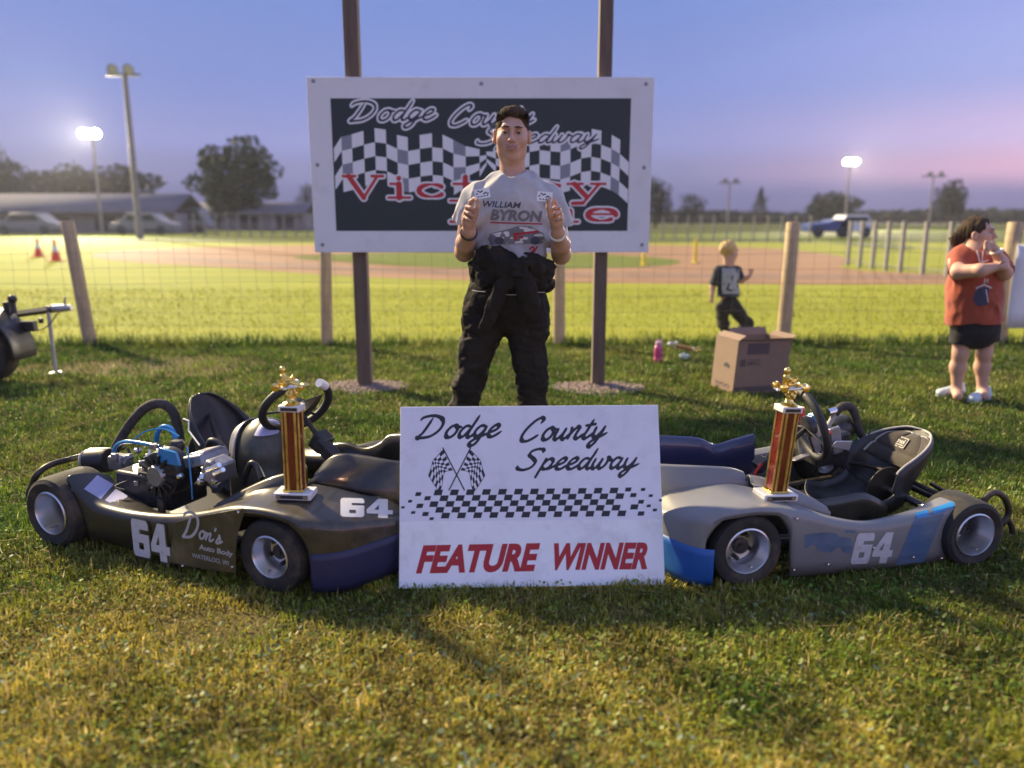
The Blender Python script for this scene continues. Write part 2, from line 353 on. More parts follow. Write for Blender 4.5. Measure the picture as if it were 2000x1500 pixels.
# ------------------------------------------------------------ soft bodies: implicit surfaces -> continuous meshes
class SDF:
    def __init__(s, lo, hi, h):
        s.lo = np.array(lo, float); s.h = h; s.n = np.ceil((np.array(hi) - s.lo) / h).astype(int) + 1
        s.F = np.full(s.n, .5, np.float32); s.ax = [s.lo[i] + h * np.arange(s.n[i]) for i in range(3)]
    def win(s, lo, hi):
        a = np.clip(np.floor((np.array(lo) - s.lo) / s.h).astype(int), 0, s.n); b = np.clip(np.ceil((np.array(hi) - s.lo) / s.h).astype(int) + 1, 0, s.n)
        sl = tuple(slice(x, y) for x, y in zip(a, b))
        return sl, np.meshgrid(*[s.ax[i][sl[i]] for i in range(3)], indexing='ij')
    def comb(s, sl, d, k, op):
        if d.size == 0: return s
        f = s.F[sl]
        if op == 'sub': d = -d; m = np.maximum(f, d); hh = np.maximum(k - np.abs(f - d), 0) / max(k, 1e-9); s.F[sl] = m + hh * hh * k * .25
        else: m = np.minimum(f, d); hh = np.maximum(k - np.abs(f - d), 0) / max(k, 1e-9); s.F[sl] = m - hh * hh * k * .25
        return s
    def cone(s, a, b, ra, rb, k=.02, op='add', flat=(1, 1, 1), cut0=False, cut1=False):   # capsule of two radii; flat scales the section per world axis
        a = np.asarray(a, float); b = np.asarray(b, float); m = max(ra, rb) * max(1, max(flat)) + k + .01
        sl, (x, y, z) = s.win(np.minimum(a, b) - m, np.maximum(a, b) + m)
        d = b - a; L = d @ d + 1e-12
        px, py, pz = x - a[0], y - a[1], z - a[2]
        t0 = (px * d[0] + py * d[1] + pz * d[2]) / L; t = np.clip(t0, 0, 1)
        q = np.sqrt(((px - t * d[0]) / flat[0]) ** 2 + ((py - t * d[1]) / flat[1]) ** 2 + ((pz - t * d[2]) / flat[2]) ** 2)
        v = q - (ra + (rb - ra) * t)
        if cut1: v = np.maximum(v, (t0 - 1) * math.sqrt(L))
        if cut0: v = np.maximum(v, -t0 * math.sqrt(L))
        return s.comb(sl, v.astype(np.float32), k, op)
    def chain(s, pts, rad, k=.015, **kw):
        for i in range(len(pts) - 1): s.cone(pts[i], pts[i + 1], rad[i], rad[i + 1], k, **kw)
        return s
    def ell(s, c, r, k=.02, op='add', rot=None):
        c = np.asarray(c, float); r = np.asarray(r, float); m = r.max() + k + .01
        sl, (x, y, z) = s.win(c - m, c + m); p = [x - c[0], y - c[1], z - c[2]]
        if rot is not None:
            M = np.array(rot.to_3x3().transposed()); p = [M[i, 0] * p[0] + M[i, 1] * p[1] + M[i, 2] * p[2] for i in range(3)]
        k0 = np.sqrt(sum((p[i] / r[i]) ** 2 for i in range(3))); k1 = np.sqrt(sum((p[i] / r[i] ** 2) ** 2 for i in range(3)))
        return s.comb(sl, np.where(k1 > 1e-6, k0 * (k0 - 1) / np.maximum(k1, 1e-6), -r.min()).astype(np.float32), k, op)
    def rbox(s, c, hs, rad=.01, k=.01, op='add', rot=None):
        c = np.asarray(c, float); hs = np.asarray(hs, float); m = np.linalg.norm(hs) + k + .01
        sl, (x, y, z) = s.win(c - m, c + m); p = [x - c[0], y - c[1], z - c[2]]
        if rot is not None:
            M = np.array(rot.to_3x3().transposed()); p = [M[i, 0] * p[0] + M[i, 1] * p[1] + M[i, 2] * p[2] for i in range(3)]
        q = [np.abs(p[i]) - (hs[i] - rad) for i in range(3)]
        d = np.sqrt(sum(np.maximum(a, 0) ** 2 for a in q)) + np.minimum(np.maximum(np.maximum(q[0], q[1]), q[2]), 0) - rad
        return s.comb(sl, d.astype(np.float32), k, op)
    def displace(s, fn):
        m = np.abs(s.F) < .05; i = np.nonzero(m)
        s.F[m] += fn(*[s.ax[a][i[a]] for a in range(3)]).astype(np.float32)
        return s
    def mesh(s):
        F = s.F; ins = F < 0; n = s.n - 1
        cs = [(0, 0, 0), (1, 0, 0), (0, 1, 0), (1, 1, 0), (0, 0, 1), (1, 0, 1), (0, 1, 1), (1, 1, 1)]
        sub = lambda A, o: A[o[0]:o[0] + n[0], o[1]:o[1] + n[1], o[2]:o[2] + n[2]]
        cnt = sum(sub(ins, o).astype(np.int8) for o in cs); act = (cnt > 0) & (cnt < 8)
        idx = np.full(tuple(n), -1, np.int64); I = np.nonzero(act); idx[I] = np.arange(len(I[0]))
        acc = np.zeros((len(I[0]), 3)); num = np.zeros(len(I[0]))
        vals = [F[I[0] + o[0], I[1] + o[1], I[2] + o[2]] for o in cs]
        for a in range(8):
            for b in range(a + 1, 8):
                if sum(abs(cs[a][k] - cs[b][k]) for k in range(3)) != 1: continue
                va, vb = vals[a], vals[b]; m = (va < 0) != (vb < 0)
                t = np.where(m, va / np.where(va - vb == 0, 1, va - vb), 0)
                for k in range(3): acc[:, k] += np.where(m, cs[a][k] + (cs[b][k] - cs[a][k]) * t, 0)
                num += m
        V = s.lo + s.h * (np.stack(I, 1) + acc / num[:, None]); quads = []
        for ax in range(3):
            o = [0, 0, 0]; o[ax] = 1; sh = [slice(1, n[k]) for k in range(3)]; sh[ax] = slice(0, n[ax])
            A = ins[tuple(sh)]; sh2 = list(sh); sh2[ax] = slice(1, n[ax] + 1); B = ins[tuple(sh2)]
            E = np.nonzero(A != B); base = [E[k] + (0 if k == ax else 1) for k in range(3)]
            u, w = (ax + 1) % 3, (ax + 2) % 3
            def at(du, dw):
                q = [b.copy() for b in base]; q[u] -= du; q[w] -= dw; return idx[q[0], q[1], q[2]]
            Q = np.stack([at(0, 0), at(1, 0), at(1, 1), at(0, 1)], 1); fl = A[E]
            Q[~fl] = Q[~fl][:, ::-1]; quads.append(Q)
        Q = np.concatenate(quads); Q = Q[(Q >= 0).all(1)]
        return V, Q
    def build(s, name, mats, parent=None, smooth_it=2, matfn=None):
        V, Q = s.mesh()
        for _ in range(smooth_it):                       # light relaxation
            S = np.zeros_like(V); C = np.zeros(len(V))
            for a, b in ((0, 1), (1, 2), (2, 3), (3, 0)):
                np.add.at(S, Q[:, a], V[Q[:, b]]); np.add.at(S, Q[:, b], V[Q[:, a]]); np.add.at(C, Q[:, a], 1); np.add.at(C, Q[:, b], 1)
            V = V * .5 + .5 * S / np.maximum(C, 1)[:, None]
        mi = matfn(V[Q].mean(1)) if matfn else None
        return np_mesh(name, V, Q, np.full(len(Q), 4), mats, parent, True, mat_idx=mi)
_lat = RNG.random((32, 32, 32))
def vnoise(x, y, z):
    xi, yi, zi = np.floor(x).astype(int), np.floor(y).astype(int), np.floor(z).astype(int)
    fx, fy, fz = x - xi, y - yi, z - zi; fx, fy, fz = [f * f * (3 - 2 * f) for f in (fx, fy, fz)]
    g = lambda a, b, c: _lat[(xi + a) & 31, (yi + b) & 31, (zi + c) & 31]
    l = lambda a, b, t: a + (b - a) * t
    return l(l(l(g(0, 0, 0), g(1, 0, 0), fx), l(g(0, 1, 0), g(1, 1, 0), fx), fy), l(l(g(0, 0, 1), g(1, 0, 1), fx), l(g(0, 1, 1), g(1, 1, 1), fx), fy), fz) - .5
# ------------------------------------------------------------ ground, dirt track, far field
def grass_mat(name, c1, c2, c3, scale, stretch=(1, 1, 1)):
    m = bpy.data.materials.new(name); m.use_nodes = True; n = m.node_tree.nodes; l = m.node_tree.links; b = n['Principled BSDF']
    tc = n.new('ShaderNodeTexCoord'); mp = n.new('ShaderNodeMapping'); mp.inputs['Scale'].default_value = stretch; l.new(tc.outputs['Object'], mp.inputs[0])
    n1 = n.new('ShaderNodeTexNoise'); n1.inputs['Scale'].default_value = scale; n1.inputs['Detail'].default_value = 8; n1.inputs['Roughness'].default_value = .7; l.new(mp.outputs[0], n1.inputs[0])
    n2 = n.new('ShaderNodeTexNoise'); n2.inputs['Scale'].default_value = scale * 40; n2.inputs['Detail'].default_value = 4; l.new(mp.outputs[0], n2.inputs[0])
    r = n.new('ShaderNodeValToRGB'); ramp(r.color_ramp, [(.3, c1), (.5, c2), (.72, c3)])
    ad = n.new('ShaderNodeMath'); ad.operation = 'MULTIPLY_ADD'; ad.inputs[1].default_value = .45; l.new(n2.outputs[0], ad.inputs[0])
    sb = n.new('ShaderNodeMath'); sb.operation = 'MULTIPLY'; sb.inputs[1].default_value = .58; l.new(n1.outputs[0], sb.inputs[0]); l.new(sb.outputs[0], ad.inputs[2])
    l.new(ad.outputs[0], r.inputs[0]); l.new(r.outputs[0], b.inputs['Base Color']); b.inputs['Roughness'].default_value = .95; b.inputs['Specular IOR Level'].default_value = .1
    bp = n.new('ShaderNodeBump'); bp.inputs['Strength'].default_value = .8; bp.inputs['Distance'].default_value = .02; l.new(n2.outputs[0], bp.inputs['Height']); l.new(bp.outputs[0], b.inputs['Normal'])
    return m
M_soil = grass_mat('soil_and_thatch', (.05, .045, .016), (.12, .10, .035), (.22, .16, .07), 3.0)
M_field_lit_tone = grass_mat('mown_field', (.13, .16, .018), (.22, .24, .026), (.34, .33, .045), .35, (.35, 3.0, 1))  # floodlight on this field is put into its lighter, yellower grass colour
M_verge = grass_mat('verge_grass', (.06, .085, .014), (.10, .13, .02), (.15, .17, .03), .4, (.5, 2, 1))  # darker tone further back carries the floodlight's fall-off in the colour
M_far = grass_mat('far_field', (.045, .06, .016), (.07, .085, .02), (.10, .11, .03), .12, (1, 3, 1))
M_dirt = mat('packed_dirt', (.20, .122, .075), .95, var=.2, scale=.6, bump=.01, bscale=18, col2=(.31, .185, .11), spec=.1, stretch=(.5, 2.2, 1))
M_dirt2 = mat('dark_dirt', (.20, .13, .095), .95, var=.2, scale=2., bump=.01, bscale=18, spec=.1)
def sheet(name, pts, m, z):
    b = MB(); b.add([(p[0], p[1], z) for p in pts], [tuple(range(len(pts)))])
    o = b.build(name, m, smooth=False, fix=False)
    return tag(o, kind='structure')
b = MB(); gx = [-900, -60, -20, -8, -4, 4, 8, 20, 60, 900]; gy = [-60, -6, 0, 4, 8, 14, 30, 80, 300, 1400]
b.grid([[(x, y, 0) for x in gx] for y in gy]); tag(b.build('ground', M_soil, smooth=False), kind='structure')
FEN = lambda x: 7.85 + .012 * x                                  # the wire fence runs almost straight across
sheet('mown_field', [(-60, FEN(-60)), (60, FEN(60)), (60, 40), (-60, 40)][::1], M_field_lit_tone, .004)
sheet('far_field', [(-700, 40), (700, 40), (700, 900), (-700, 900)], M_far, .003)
def gpoly(px, n=6): return spline([G(x, y)[:2] for x, y in px], n, closed=True)
TRACK = [(2300, 556), (1850, 556), (1500, 556), (1150, 553), (800, 545), (620, 536), (420, 522), (250, 512), (178, 500), (240, 489), (420, 482), (620, 479), (950, 478), (1280, 479), (1480, 484), (1600, 494), (1665, 508), (1640, 520), (1700, 530), (1900, 536), (2300, 538)]
sheet('dirt_track', gpoly(TRACK), M_dirt, .009)
sheet('track_groove', gpoly([(1800, 546), (1400, 545), (1100, 543), (820, 536), (640, 528), (430, 516), (330, 508), (330, 500), (470, 508), (640, 519), (900, 529), (1300, 534), (1800, 538)]), M_dirt2, .013)
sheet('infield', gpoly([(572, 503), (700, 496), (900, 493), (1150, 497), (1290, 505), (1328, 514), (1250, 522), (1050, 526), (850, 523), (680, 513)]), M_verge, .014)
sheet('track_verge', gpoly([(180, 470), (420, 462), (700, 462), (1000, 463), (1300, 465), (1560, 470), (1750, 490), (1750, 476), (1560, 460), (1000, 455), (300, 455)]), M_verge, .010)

# low grass: blades and clover leaves, thick near the camera
M_blade = bpy.data.materials.new('grass_blades'); M_blade.use_nodes = True
_n = M_blade.node_tree.nodes; _l = M_blade.node_tree.links; _n.remove(_n['Principled BSDF'])
_a = _n.new('ShaderNodeAttribute'); _a.attribute_name = 'tint'
_d = _n.new('ShaderNodeBsdfDiffuse'); _t = _n.new('ShaderNodeBsdfTranslucent'); _g = _n.new('ShaderNodeBsdfGlossy'); _g.inputs['Roughness'].default_value = .45
_m = _n.new('ShaderNodeMixShader'); _m.inputs[0].default_value = .42; _m2 = _n.new('ShaderNodeMixShader'); _m2.inputs[0].default_value = .025
for x in (_d, _t): _l.new(_a.outputs['Color'], x.inputs['Color'])
_l.new(_d.outputs[0], _m.inputs[1]); _l.new(_t.outputs[0], _m.inputs[2]); _l.new(_m.outputs[0], _m2.inputs[1]); _l.new(_g.outputs[0], _m2.inputs[2])
_l.new(_m2.outputs[0], _n['Material Output'].inputs[0])
PADS = [(G(714, 757)[:2], .27), (G(1167, 760)[:2], .29)]            # gravel round the sign posts
BARE = [(G(330, 715)[:2], .5), (G(420, 1225)[:2], .12), (G(130, 720)[:2], .3)]
def fbm(x, y, s, seed=0): return vnoise(x * s + seed, y * s + seed * 1.7, 0 * x + seed * .3) + .5 * vnoise(x * s * 2.1 + seed, y * s * 2.1, 0 * x + 5.1 + seed) + .25 * vnoise(x * s * 4.3, y * s * 4.3 + seed, 0 * x + 9.2)
def scatter(y0, y1, dens, pad=1.5):
    A = []
    n = int((y1 - y0) * (2 * (y1 * .72 + pad)) * dens); y = RNG.uniform(y0, y1, n); x = RNG.uniform(-1, 1, n) * (y1 * .72 + pad)
    k = np.abs(x) < y * .72 + pad; x, y = x[k], y[k]
    for c, r in PADS: k = np.hypot((x - c[0]), (y - c[1]) * 1.5) > r * (1 + .5 * vnoise(x * 9, y * 9, 0 * x)); x, y = x[k], y[k]
    for c, r in BARE: k = (np.hypot((x - c[0]) * .6, y - c[1]) > r) | (RNG.random(len(x)) < .35); x, y = x[k], y[k]
    return x, y
def palette(x, y, kind):
    n = len(x); dry_lit = np.clip(.45 + 1.0 * fbm(x, y, 1.5, 3) + .55 * fbm(x, y, 6., 8) + .30 * np.clip((2.9 - y), -1, .6), 0, 1)  # dry patches are random; nearness term paints warmer foreground light into the colour
    dry_lit = np.clip(dry_lit + RNG.normal(0, .16, n), 0, 1)[:, None]
    g1 = np.array([.085, .135, .014]); g2 = np.array([.19, .20, .022]); ol = np.array([.34, .28, .048]); st = np.array([.56, .43, .17])
    c = np.where(dry_lit < .5, g1 + (g2 - g1) * dry_lit * 2, g2 + (ol - g2) * (dry_lit - .5) * 2)
    s = (RNG.random(n) < .05 + .13 * dry_lit[:, 0]); c[s] = st * RNG.uniform(.5, 1.05, (s.sum(), 1))
    c = c * np.clip(1 + .9 * fbm(x, y, 8., 6) + .6 * vnoise(x * 34, y * 34, 0 * x + 1.5), .45, 1.7)[:, None]
    return c * RNG.uniform(.7, 1.5, (n, 1)) * (1.0 + .12 * np.clip(2.6 - y, -1.6, .8))[:, None] * (1 - np.clip((y - 2.4) * .9, 0, 1)[:, None] * np.array([.26, .04, .1]))  # lighter, warmer near and darker, greener behind: key light's fall-off painted into blades
def blades(x, y, hmin, hmax, w, flatness):
    n = len(x); th = RNG.uniform(0, 2 * np.pi, n); h = RNG.uniform(hmin, hmax, n) * np.clip(1 + 1.1 * fbm(x, y, 5, 2) + .5 * vnoise(x * 26, y * 26, 0 * x), .45, 2.0); lean = RNG.beta(1.6, 1.6, n) * flatness
    dx, dy = np.cos(th), np.sin(th); w = w * RNG.uniform(.6, 1.3, n); phi = th + RNG.normal(np.pi / 2, .5, n); sx, sy = np.cos(phi) * w, np.sin(phi) * w
    V = np.zeros((n, 5, 3)); z1 = h * .55 * np.cos(lean * .6); r1 = h * .55 * np.sin(lean * .6); z2 = z1 + h * .45 * np.cos(lean * 1.5); r2 = r1 + h * .45 * np.sin(lean * 1.5)
    V[:, 0] = np.stack([x - sx, y - sy, 0 * x - .003], 1); V[:, 1] = np.stack([x + sx, y + sy, 0 * x - .003], 1)
    V[:, 2] = np.stack([x + dx * r1 + sx * .8, y + dy * r1 + sy * .8, z1], 1); V[:, 3] = np.stack([x + dx * r1 - sx * .8, y + dy * r1 - sy * .8, z1], 1)
    V[:, 4] = np.stack([x + dx * r2, y + dy * r2, np.maximum(z2, .003)], 1)
    i = np.arange(n)[:, None] * 5; F = np.concatenate([i + np.array([0, 1, 2, 3]), i + np.array([3, 2, 4])], 1)
    return V.reshape(-1, 3), F, np.tile([4, 3], n), np.repeat(palette(x, y, 0), 5, 0)
def leaves(x, y):
    n = len(x); r = RNG.uniform(.003, .008, n); th = RNG.uniform(0, 6.28, n); z = RNG.uniform(.008, .032, n); tx, ty = RNG.normal(0, .45, n), RNG.normal(0, .45, n)
    V = np.zeros((n, 5, 3))
    for k in range(5):
        a = th + k * 2 * np.pi / 5; q = r * (.75 if k % 2 else 1.15); ox, oy = np.cos(a) * q, np.sin(a) * q
        V[:, k] = np.stack([x + ox, y + oy, np.maximum(z + ox * tx + oy * ty, .002)], 1)
    F = np.arange(n)[:, None] * 5 + np.arange(5)
    c = np.minimum(palette(x, y, 1), .28) * np.array([.8, 1.05, .9]); return V.reshape(-1, 3), F, np.full(n, 5), np.repeat(c, 5, 0)
def grass_object(name, label, parts):
    V = []; F = []; L = []; C = []; o = 0
    for v, f, l, c in parts: V.append(v); F.append((f + o).ravel()); L.append(l); C.append(c); o += len(v)
    g = np_mesh(name, np.concatenate(V), np.concatenate(F), np.concatenate(L), M_blade, attr=np.concatenate(C))
    return tag(g, label, 'grass', kind='stuff')
_parts = []
for y0, y1, den, hm, hx, w in ((.9, 2.0, 19000, .016, .038, .0030), (2.0, 3.2, 14000, .017, .038, .0027), (3.2, 5.0, 7500, .02, .042, .003), (5.0, 7.9, 3600, .022, .05, .004)):
    _parts.append(blades(*scatter(y0, y1, den), hm, hx, w, 1.45))
for y0, y1, den in ((.9, 2.2, 3000), (2.2, 3.6, 1500), (3.6, 6, 400)):
    _parts.append(leaves(*scatter(y0, y1, den)))
_x, _y = scatter(1.0, 4.5, 60); _parts.append(blades(_x, _y, .05, .09, .0014, .9))           # taller stalks
_x, _y = scatter(1.0, 3.2, 130); _v = blades(_x, _y, .05, .1, .0017, 0); _vv = _v[0].reshape(-1, 5, 3)   # cut straw lying flat
_th = RNG.uniform(0, 6.28, len(_x)); _hh = _vv[:, :, 2].copy(); _vv[:, :, 0] += np.cos(_th)[:, None] * _hh; _vv[:, :, 1] += np.sin(_th)[:, None] * _hh; _vv[:, :, 2] = .02 + .12 * _hh
_parts.append((_vv.reshape(-1, 3), _v[1], _v[2], np.repeat(np.array([[.40, .31, .14]]) * RNG.uniform(.6, 1.1, (len(_x), 1)), 5, 0)))
grass_object('lawn_grass', 'short mown grass and clover around the karts', _parts)
_n0 = 9000; _x = RNG.uniform(-9, 9, _n0); _y = FEN(_x) + RNG.normal(.0, .10, _n0)
_n1 = 26000; _x2 = RNG.uniform(-11, 11, _n1); _y2 = RNG.uniform(8.0, 14.0, _n1)
_f = blades(_x2, _y2, .02, .05, .006, 1.2)
_f = (_f[0], _f[1], _f[2], np.repeat(np.array([[.24, .25, .028]]) * RNG.uniform(.7, 1.25, (_n1, 1)), 5, 0))  # field blades carry the floodlight in their yellow-green colour too
_e = blades(_x, _y, .05, .13, .004, 1.0); _e = (_e[0], _e[1], _e[2], _e[3] * .8)
grass_object('fence_line_grass', 'long untrimmed grass along the foot of the wire fence', [_e, _f])
# gravel pads at the sign posts
M_grav = mat('gravel', (.17, .12, .095), .9, var=.35, scale=60, col2=(.33, .26, .22))
def gravel(c, r, label):
    n = 900; a = RNG.uniform(0, 6.28, n); q = np.sqrt(RNG.random(n)) * r * 1.2; x = c[0] + np.cos(a) * q; y = c[1] + np.sin(a) * q / 1.5
    s = RNG.uniform(.005, .017, n); V = []; F = []
    oc = np.array([(1, 0, 0), (-1, 0, 0), (0, 1, 0), (0, -1, 0), (0, 0, 1), (0, 0, -1)], float); of = np.array([(0, 2, 4), (2, 1, 4), (1, 3, 4), (3, 0, 4), (2, 0, 5), (1, 2, 5), (3, 1, 5), (0, 3, 5)])
    for i in range(n):
        V.append(np.array([x[i], y[i], .012 + .02 * max(0, 1 - q[i] / r)]) + oc * s[i] * RNG.uniform(.6, 1.2, (6, 3))); F.append(of + 6 * i)
    b = MB(); ring = [(c[0] + math.cos(t) * r * (1.15 + .2 * math.sin(3 * t)), c[1] + math.sin(t) * r * (1.15 + .2 * math.sin(3 * t)) / 1.5, .006) for t in np.linspace(0, 6.28, 32, endpoint=False)]
    g = np_mesh('gravel_patch', np.concatenate(V), np.concatenate(F), np.full(n * 8, 3), M_grav)
    tag(g, label, 'gravel', kind='stuff')
    b.add(ring + [(c[0], c[1], .03)], [(i, (i + 1) % 32, 32) for i in range(32)]); b.build('gravel_bed', M_grav, g, smooth=True)
gravel(PADS[0][0], PADS[0][1], 'gravel at the foot of the left sign post')
gravel(PADS[1][0], PADS[1][1], 'gravel at the foot of the right sign post')

# ------------------------------------------------------------ far background
M_bark = mat('bark', (.09, .07, .05), .9, var=.3, scale=6, bump=.02)
def leafmat(name, c):
    m = mat(name, c, .8, var=.45, scale=.9, spec=.2); return m
M_leaf = [leafmat('foliage_green', (.030, .050, .018)), leafmat('foliage_dark', (.014, .02, .013)), leafmat('foliage_grey', (.030, .038, .026))]
def tree(name, label, px, top, base_y, halfw, Y, m, conifer=False, group=None, n=2600, seed=1):
    rg = np.random.default_rng(seed); c = P(px, base_y, Y); X0 = c[0]; H = P(px, top, Y)[2]; W = abs(P(px + halfw, top, Y)[0] - X0)
    root = thing(name, label, 'tree', (X0, Y, 0), group=group)
    b = MB(); b.tube([(X0, Y, 0), (X0 + .02 * H, Y, H * .3), (X0 - .01 * H, Y, H * .8)], [H * .035, H * .028, H * .008], 8)
    for k in range(7):
        t = rg.uniform(.25, .6); a = rg.uniform(0, 6.28); b.tube([(X0, Y, H * t), (X0 + math.cos(a) * W * .4, Y + math.sin(a) * W * .4, H * (t + .15)), (X0 + math.cos(a) * W * .7, Y + math.sin(a) * W * .7, H * (t + .3))], [H * .014, H * .009, H * .003], 5)
    b.build('trunk', M_bark, root)
    V = []; F = []
    nb = 30
    if conifer: cl = [(X0 + rg.normal(0, .3) * W * (1 - t), Y + rg.normal(0, .3) * W * (1 - t), H * (.08 + .9 * t), W * (.9 - .82 * t), H * .09) for t in np.linspace(0, 1, nb)]
    else:
        cl = []
        for k in range(nb):
            u = rg.uniform(-1, 1); a = rg.uniform(0, 6.28); rr = rg.uniform(.35, .72); q = math.sqrt(1 - u * u)
            cl.append((X0 + math.cos(a) * q * W * rr, Y + math.sin(a) * q * W * rr, H * .56 + u * H * .42 * rr * 1.25, W * rg.uniform(.25, .45), H * rg.uniform(.10, .18)))
    per = n // nb; ls = W * .05
    for (cx, cyy, cz, rw, rh) in cl:
        d = rg.normal(0, 1, (per, 3)); d /= np.linalg.norm(d, axis=1)[:, None]; d *= rg.uniform(.5, 1.08, (per, 1)) ** .6
        ctr = np.array([cx, cyy, cz]) + d * np.array([rw, rw, rh]); ctr[:, 2] = np.maximum(ctr[:, 2], H * .1)
        u = rg.normal(0, 1, (per, 3)); u /= np.linalg.norm(u, axis=1)[:, None]; w = np.cross(u, rg.normal(0, 1, (per, 3))); w /= np.linalg.norm(w, axis=1)[:, None]
        s = ls * rg.uniform(.6, 1.5, (per, 1)); V.append(np.stack([ctr - u * s, ctr + w * s * .7, ctr + u * s, ctr - w * s * .7], 1).reshape(-1, 3))
    V = np.concatenate(V); nq = len(V) // 4
    np_mesh('crown', V, np.arange(nq * 4), np.full(nq, 4), m, root)
    return root
TG = 'trees behind the race track'
tree('broadleaf_tree', 'dark tree at the left edge behind the long shed', 5, 282, 425, 50, 85, M_leaf[2], group=TG, seed=2)
tree('broadleaf_tree', 'wide low tree left of the tall light pole', 125, 318, 425, 75, 95, M_leaf[2], group=TG, seed=3)
tree('broadleaf_tree', 'wide low tree directly behind the tall light pole', 235, 325, 425, 85, 100, M_leaf[2], group=TG, seed=4)
tree('broadleaf_tree', 'big round green tree standing alone left of the billboard', 468, 270, 425, 84, 80, M_leaf[0], group=TG, n=4200, seed=5)
tree('broadleaf_tree', 'small dark tree peeping out at the left edge of the billboard', 604, 350, 425, 24, 90, M_leaf[1], group=TG, n=1200, seed=6)
tree('broadleaf_tree', 'dark round tree touching the right edge of the billboard', 1280, 345, 425, 42, 90, M_leaf[1], group=TG, seed=7)
tree('broadleaf_tree', 'small flat topped tree right of the billboard', 1352, 374, 425, 34, 110, M_leaf[1], group=TG, n=1600, seed=8)
tree('conifer_tree', 'dark pointed conifer on the horizon above the child', 1484, 368, 425, 30, 120, M_leaf[1], conifer=True, group=TG, n=1600, seed=9)
tree('broadleaf_tree', 'wide dome shaped tree under the lit floodlight', 1630, 374, 425, 68, 100, M_leaf[1], group=TG, seed=10)
tree('broadleaf_tree', 'dark tree on the horizon left of the woman', 1852, 350, 425, 52, 95, M_leaf[1], group=TG, seed=11)
# distant belt of trees that reads as one mass
V = []; nq = 14000; x = RNG.uniform(-140, 170, nq); hgt = 1.5 + 1.6 * (fbm(x, 0 * x, .06, 4) + .5); y = RNG.uniform(150, 160, nq); z = RNG.random(nq) ** .8 * np.maximum(hgt, 1.2)
s = RNG.uniform(.4, 1.0, nq); u = RNG.normal(0, 1, (nq, 3)); u /= np.linalg.norm(u, axis=1)[:, None]; w = np.cross(u, RNG.normal(0, 1, (nq, 3))); w /= np.linalg.norm(w, axis=1)[:, None]
ctr = np.stack([x, y, z], 1); V = np.stack([ctr - u * s[:, None], ctr + w * s[:, None], ctr + u * s[:, None], ctr - w * s[:, None]], 1).reshape(-1, 3)
tag(np_mesh('treeline', V, np.arange(nq * 4), np.full(nq, 4), M_leaf[1]), 'low dark belt of trees along the whole horizon', 'trees', kind='stuff')

# floodlight poles
M_pole = mat('weathered_pole', (.24, .22, .22), .8, var=.2, scale=3)
M_lampbody = mat('lamp_housing', (.16, .16, .18), .5, metal=.4)
M_lit = mat('lit_lamp', (1, 1, 1), .5, emit=((1.0, .93, .76), 120))
M_glass = mat('lamp_glass', (.35, .36, .4), .2)
def light_pole(label, px, base_y, head_y, Y, r, lit=False, arm=1.0, n_lamps=2, power=0):
    b0 = P(px, base_y, Y); H = P(px, head_y, Y)[2]; X0 = P(px, head_y, Y)[0]
    root = thing('light_pole', label, 'light pole', (X0, Y, 0), group='floodlight poles round the track')
    b = MB(); b.tube([(X0, Y, 0), (X0, Y, H * .5), (X0, Y, H)], [r, r * .85, r * .7], 10); b.build('pole', M_pole, root)
    b = MB(); b.box((X0, Y - r, H - .15), (arm * 2.2, .12, .14)); b.build('crossarm', M_lampbody, root, bevel=.01)
    for k in range(n_lamps):
        ox = X0 + arm * (2 * (k + .5) / n_lamps - 1); d = np.array([0, -1, -.35]); d /= np.linalg.norm(d); c = np.array([ox, Y - r - .1, H + .12])
        b = MB(); b.lathe([(.02, -.3), (.12, -.28), (.2, -.1), (.30, .12), (.32, .16), (.30, .16)], c, d, 14); lamp = b.build('lamp', M_lampbody, root)
        b = MB(); b.lathe([(.001, .14), (.15, .145), (.29, .13)], c, d, 14); b.build('lens', M_lit if lit else M_glass, lamp)
    if power:
        ld = bpy.data.lights.new('flood', 'SPOT'); lo = bpy.data.objects.new('flood', ld); COL.objects.link(lo); lo.parent = root; lo.matrix_parent_inverse = Matrix.Translation(root.location).inverted()
        ld.energy = power; ld.color = (1, .87, .62); ld.shadow_soft_size = .4; ld.spot_size = R(120); ld.spot_blend = .8
        lo.location = (X0, Y - r - .5, H - .1); lo.rotation_euler = Vector((0, 1, .05)).to_track_quat('Z', 'Y').to_euler()
light_pole('tall grey pole with unlit lamps on the far left', 243, 440, 142, 46, .19, arm=.85)
light_pole('lit floodlight glaring at far left', 180, 440, 264, 58, .12, lit=True, arm=.7, n_lamps=3, power=62000)
light_pole('lit floodlight on a thin pole in the pink sky at right', 1660, 440, 318, 82, .11, lit=True, arm=.7, n_lamps=3, power=32000)
light_pole('unlit light pole between the billboard and the conifer', 1425, 430, 355, 95, .13, arm=1.2)
light_pole('unlit light pole above the dark tree at right', 1824, 430, 342, 95, .13, arm=1.3)

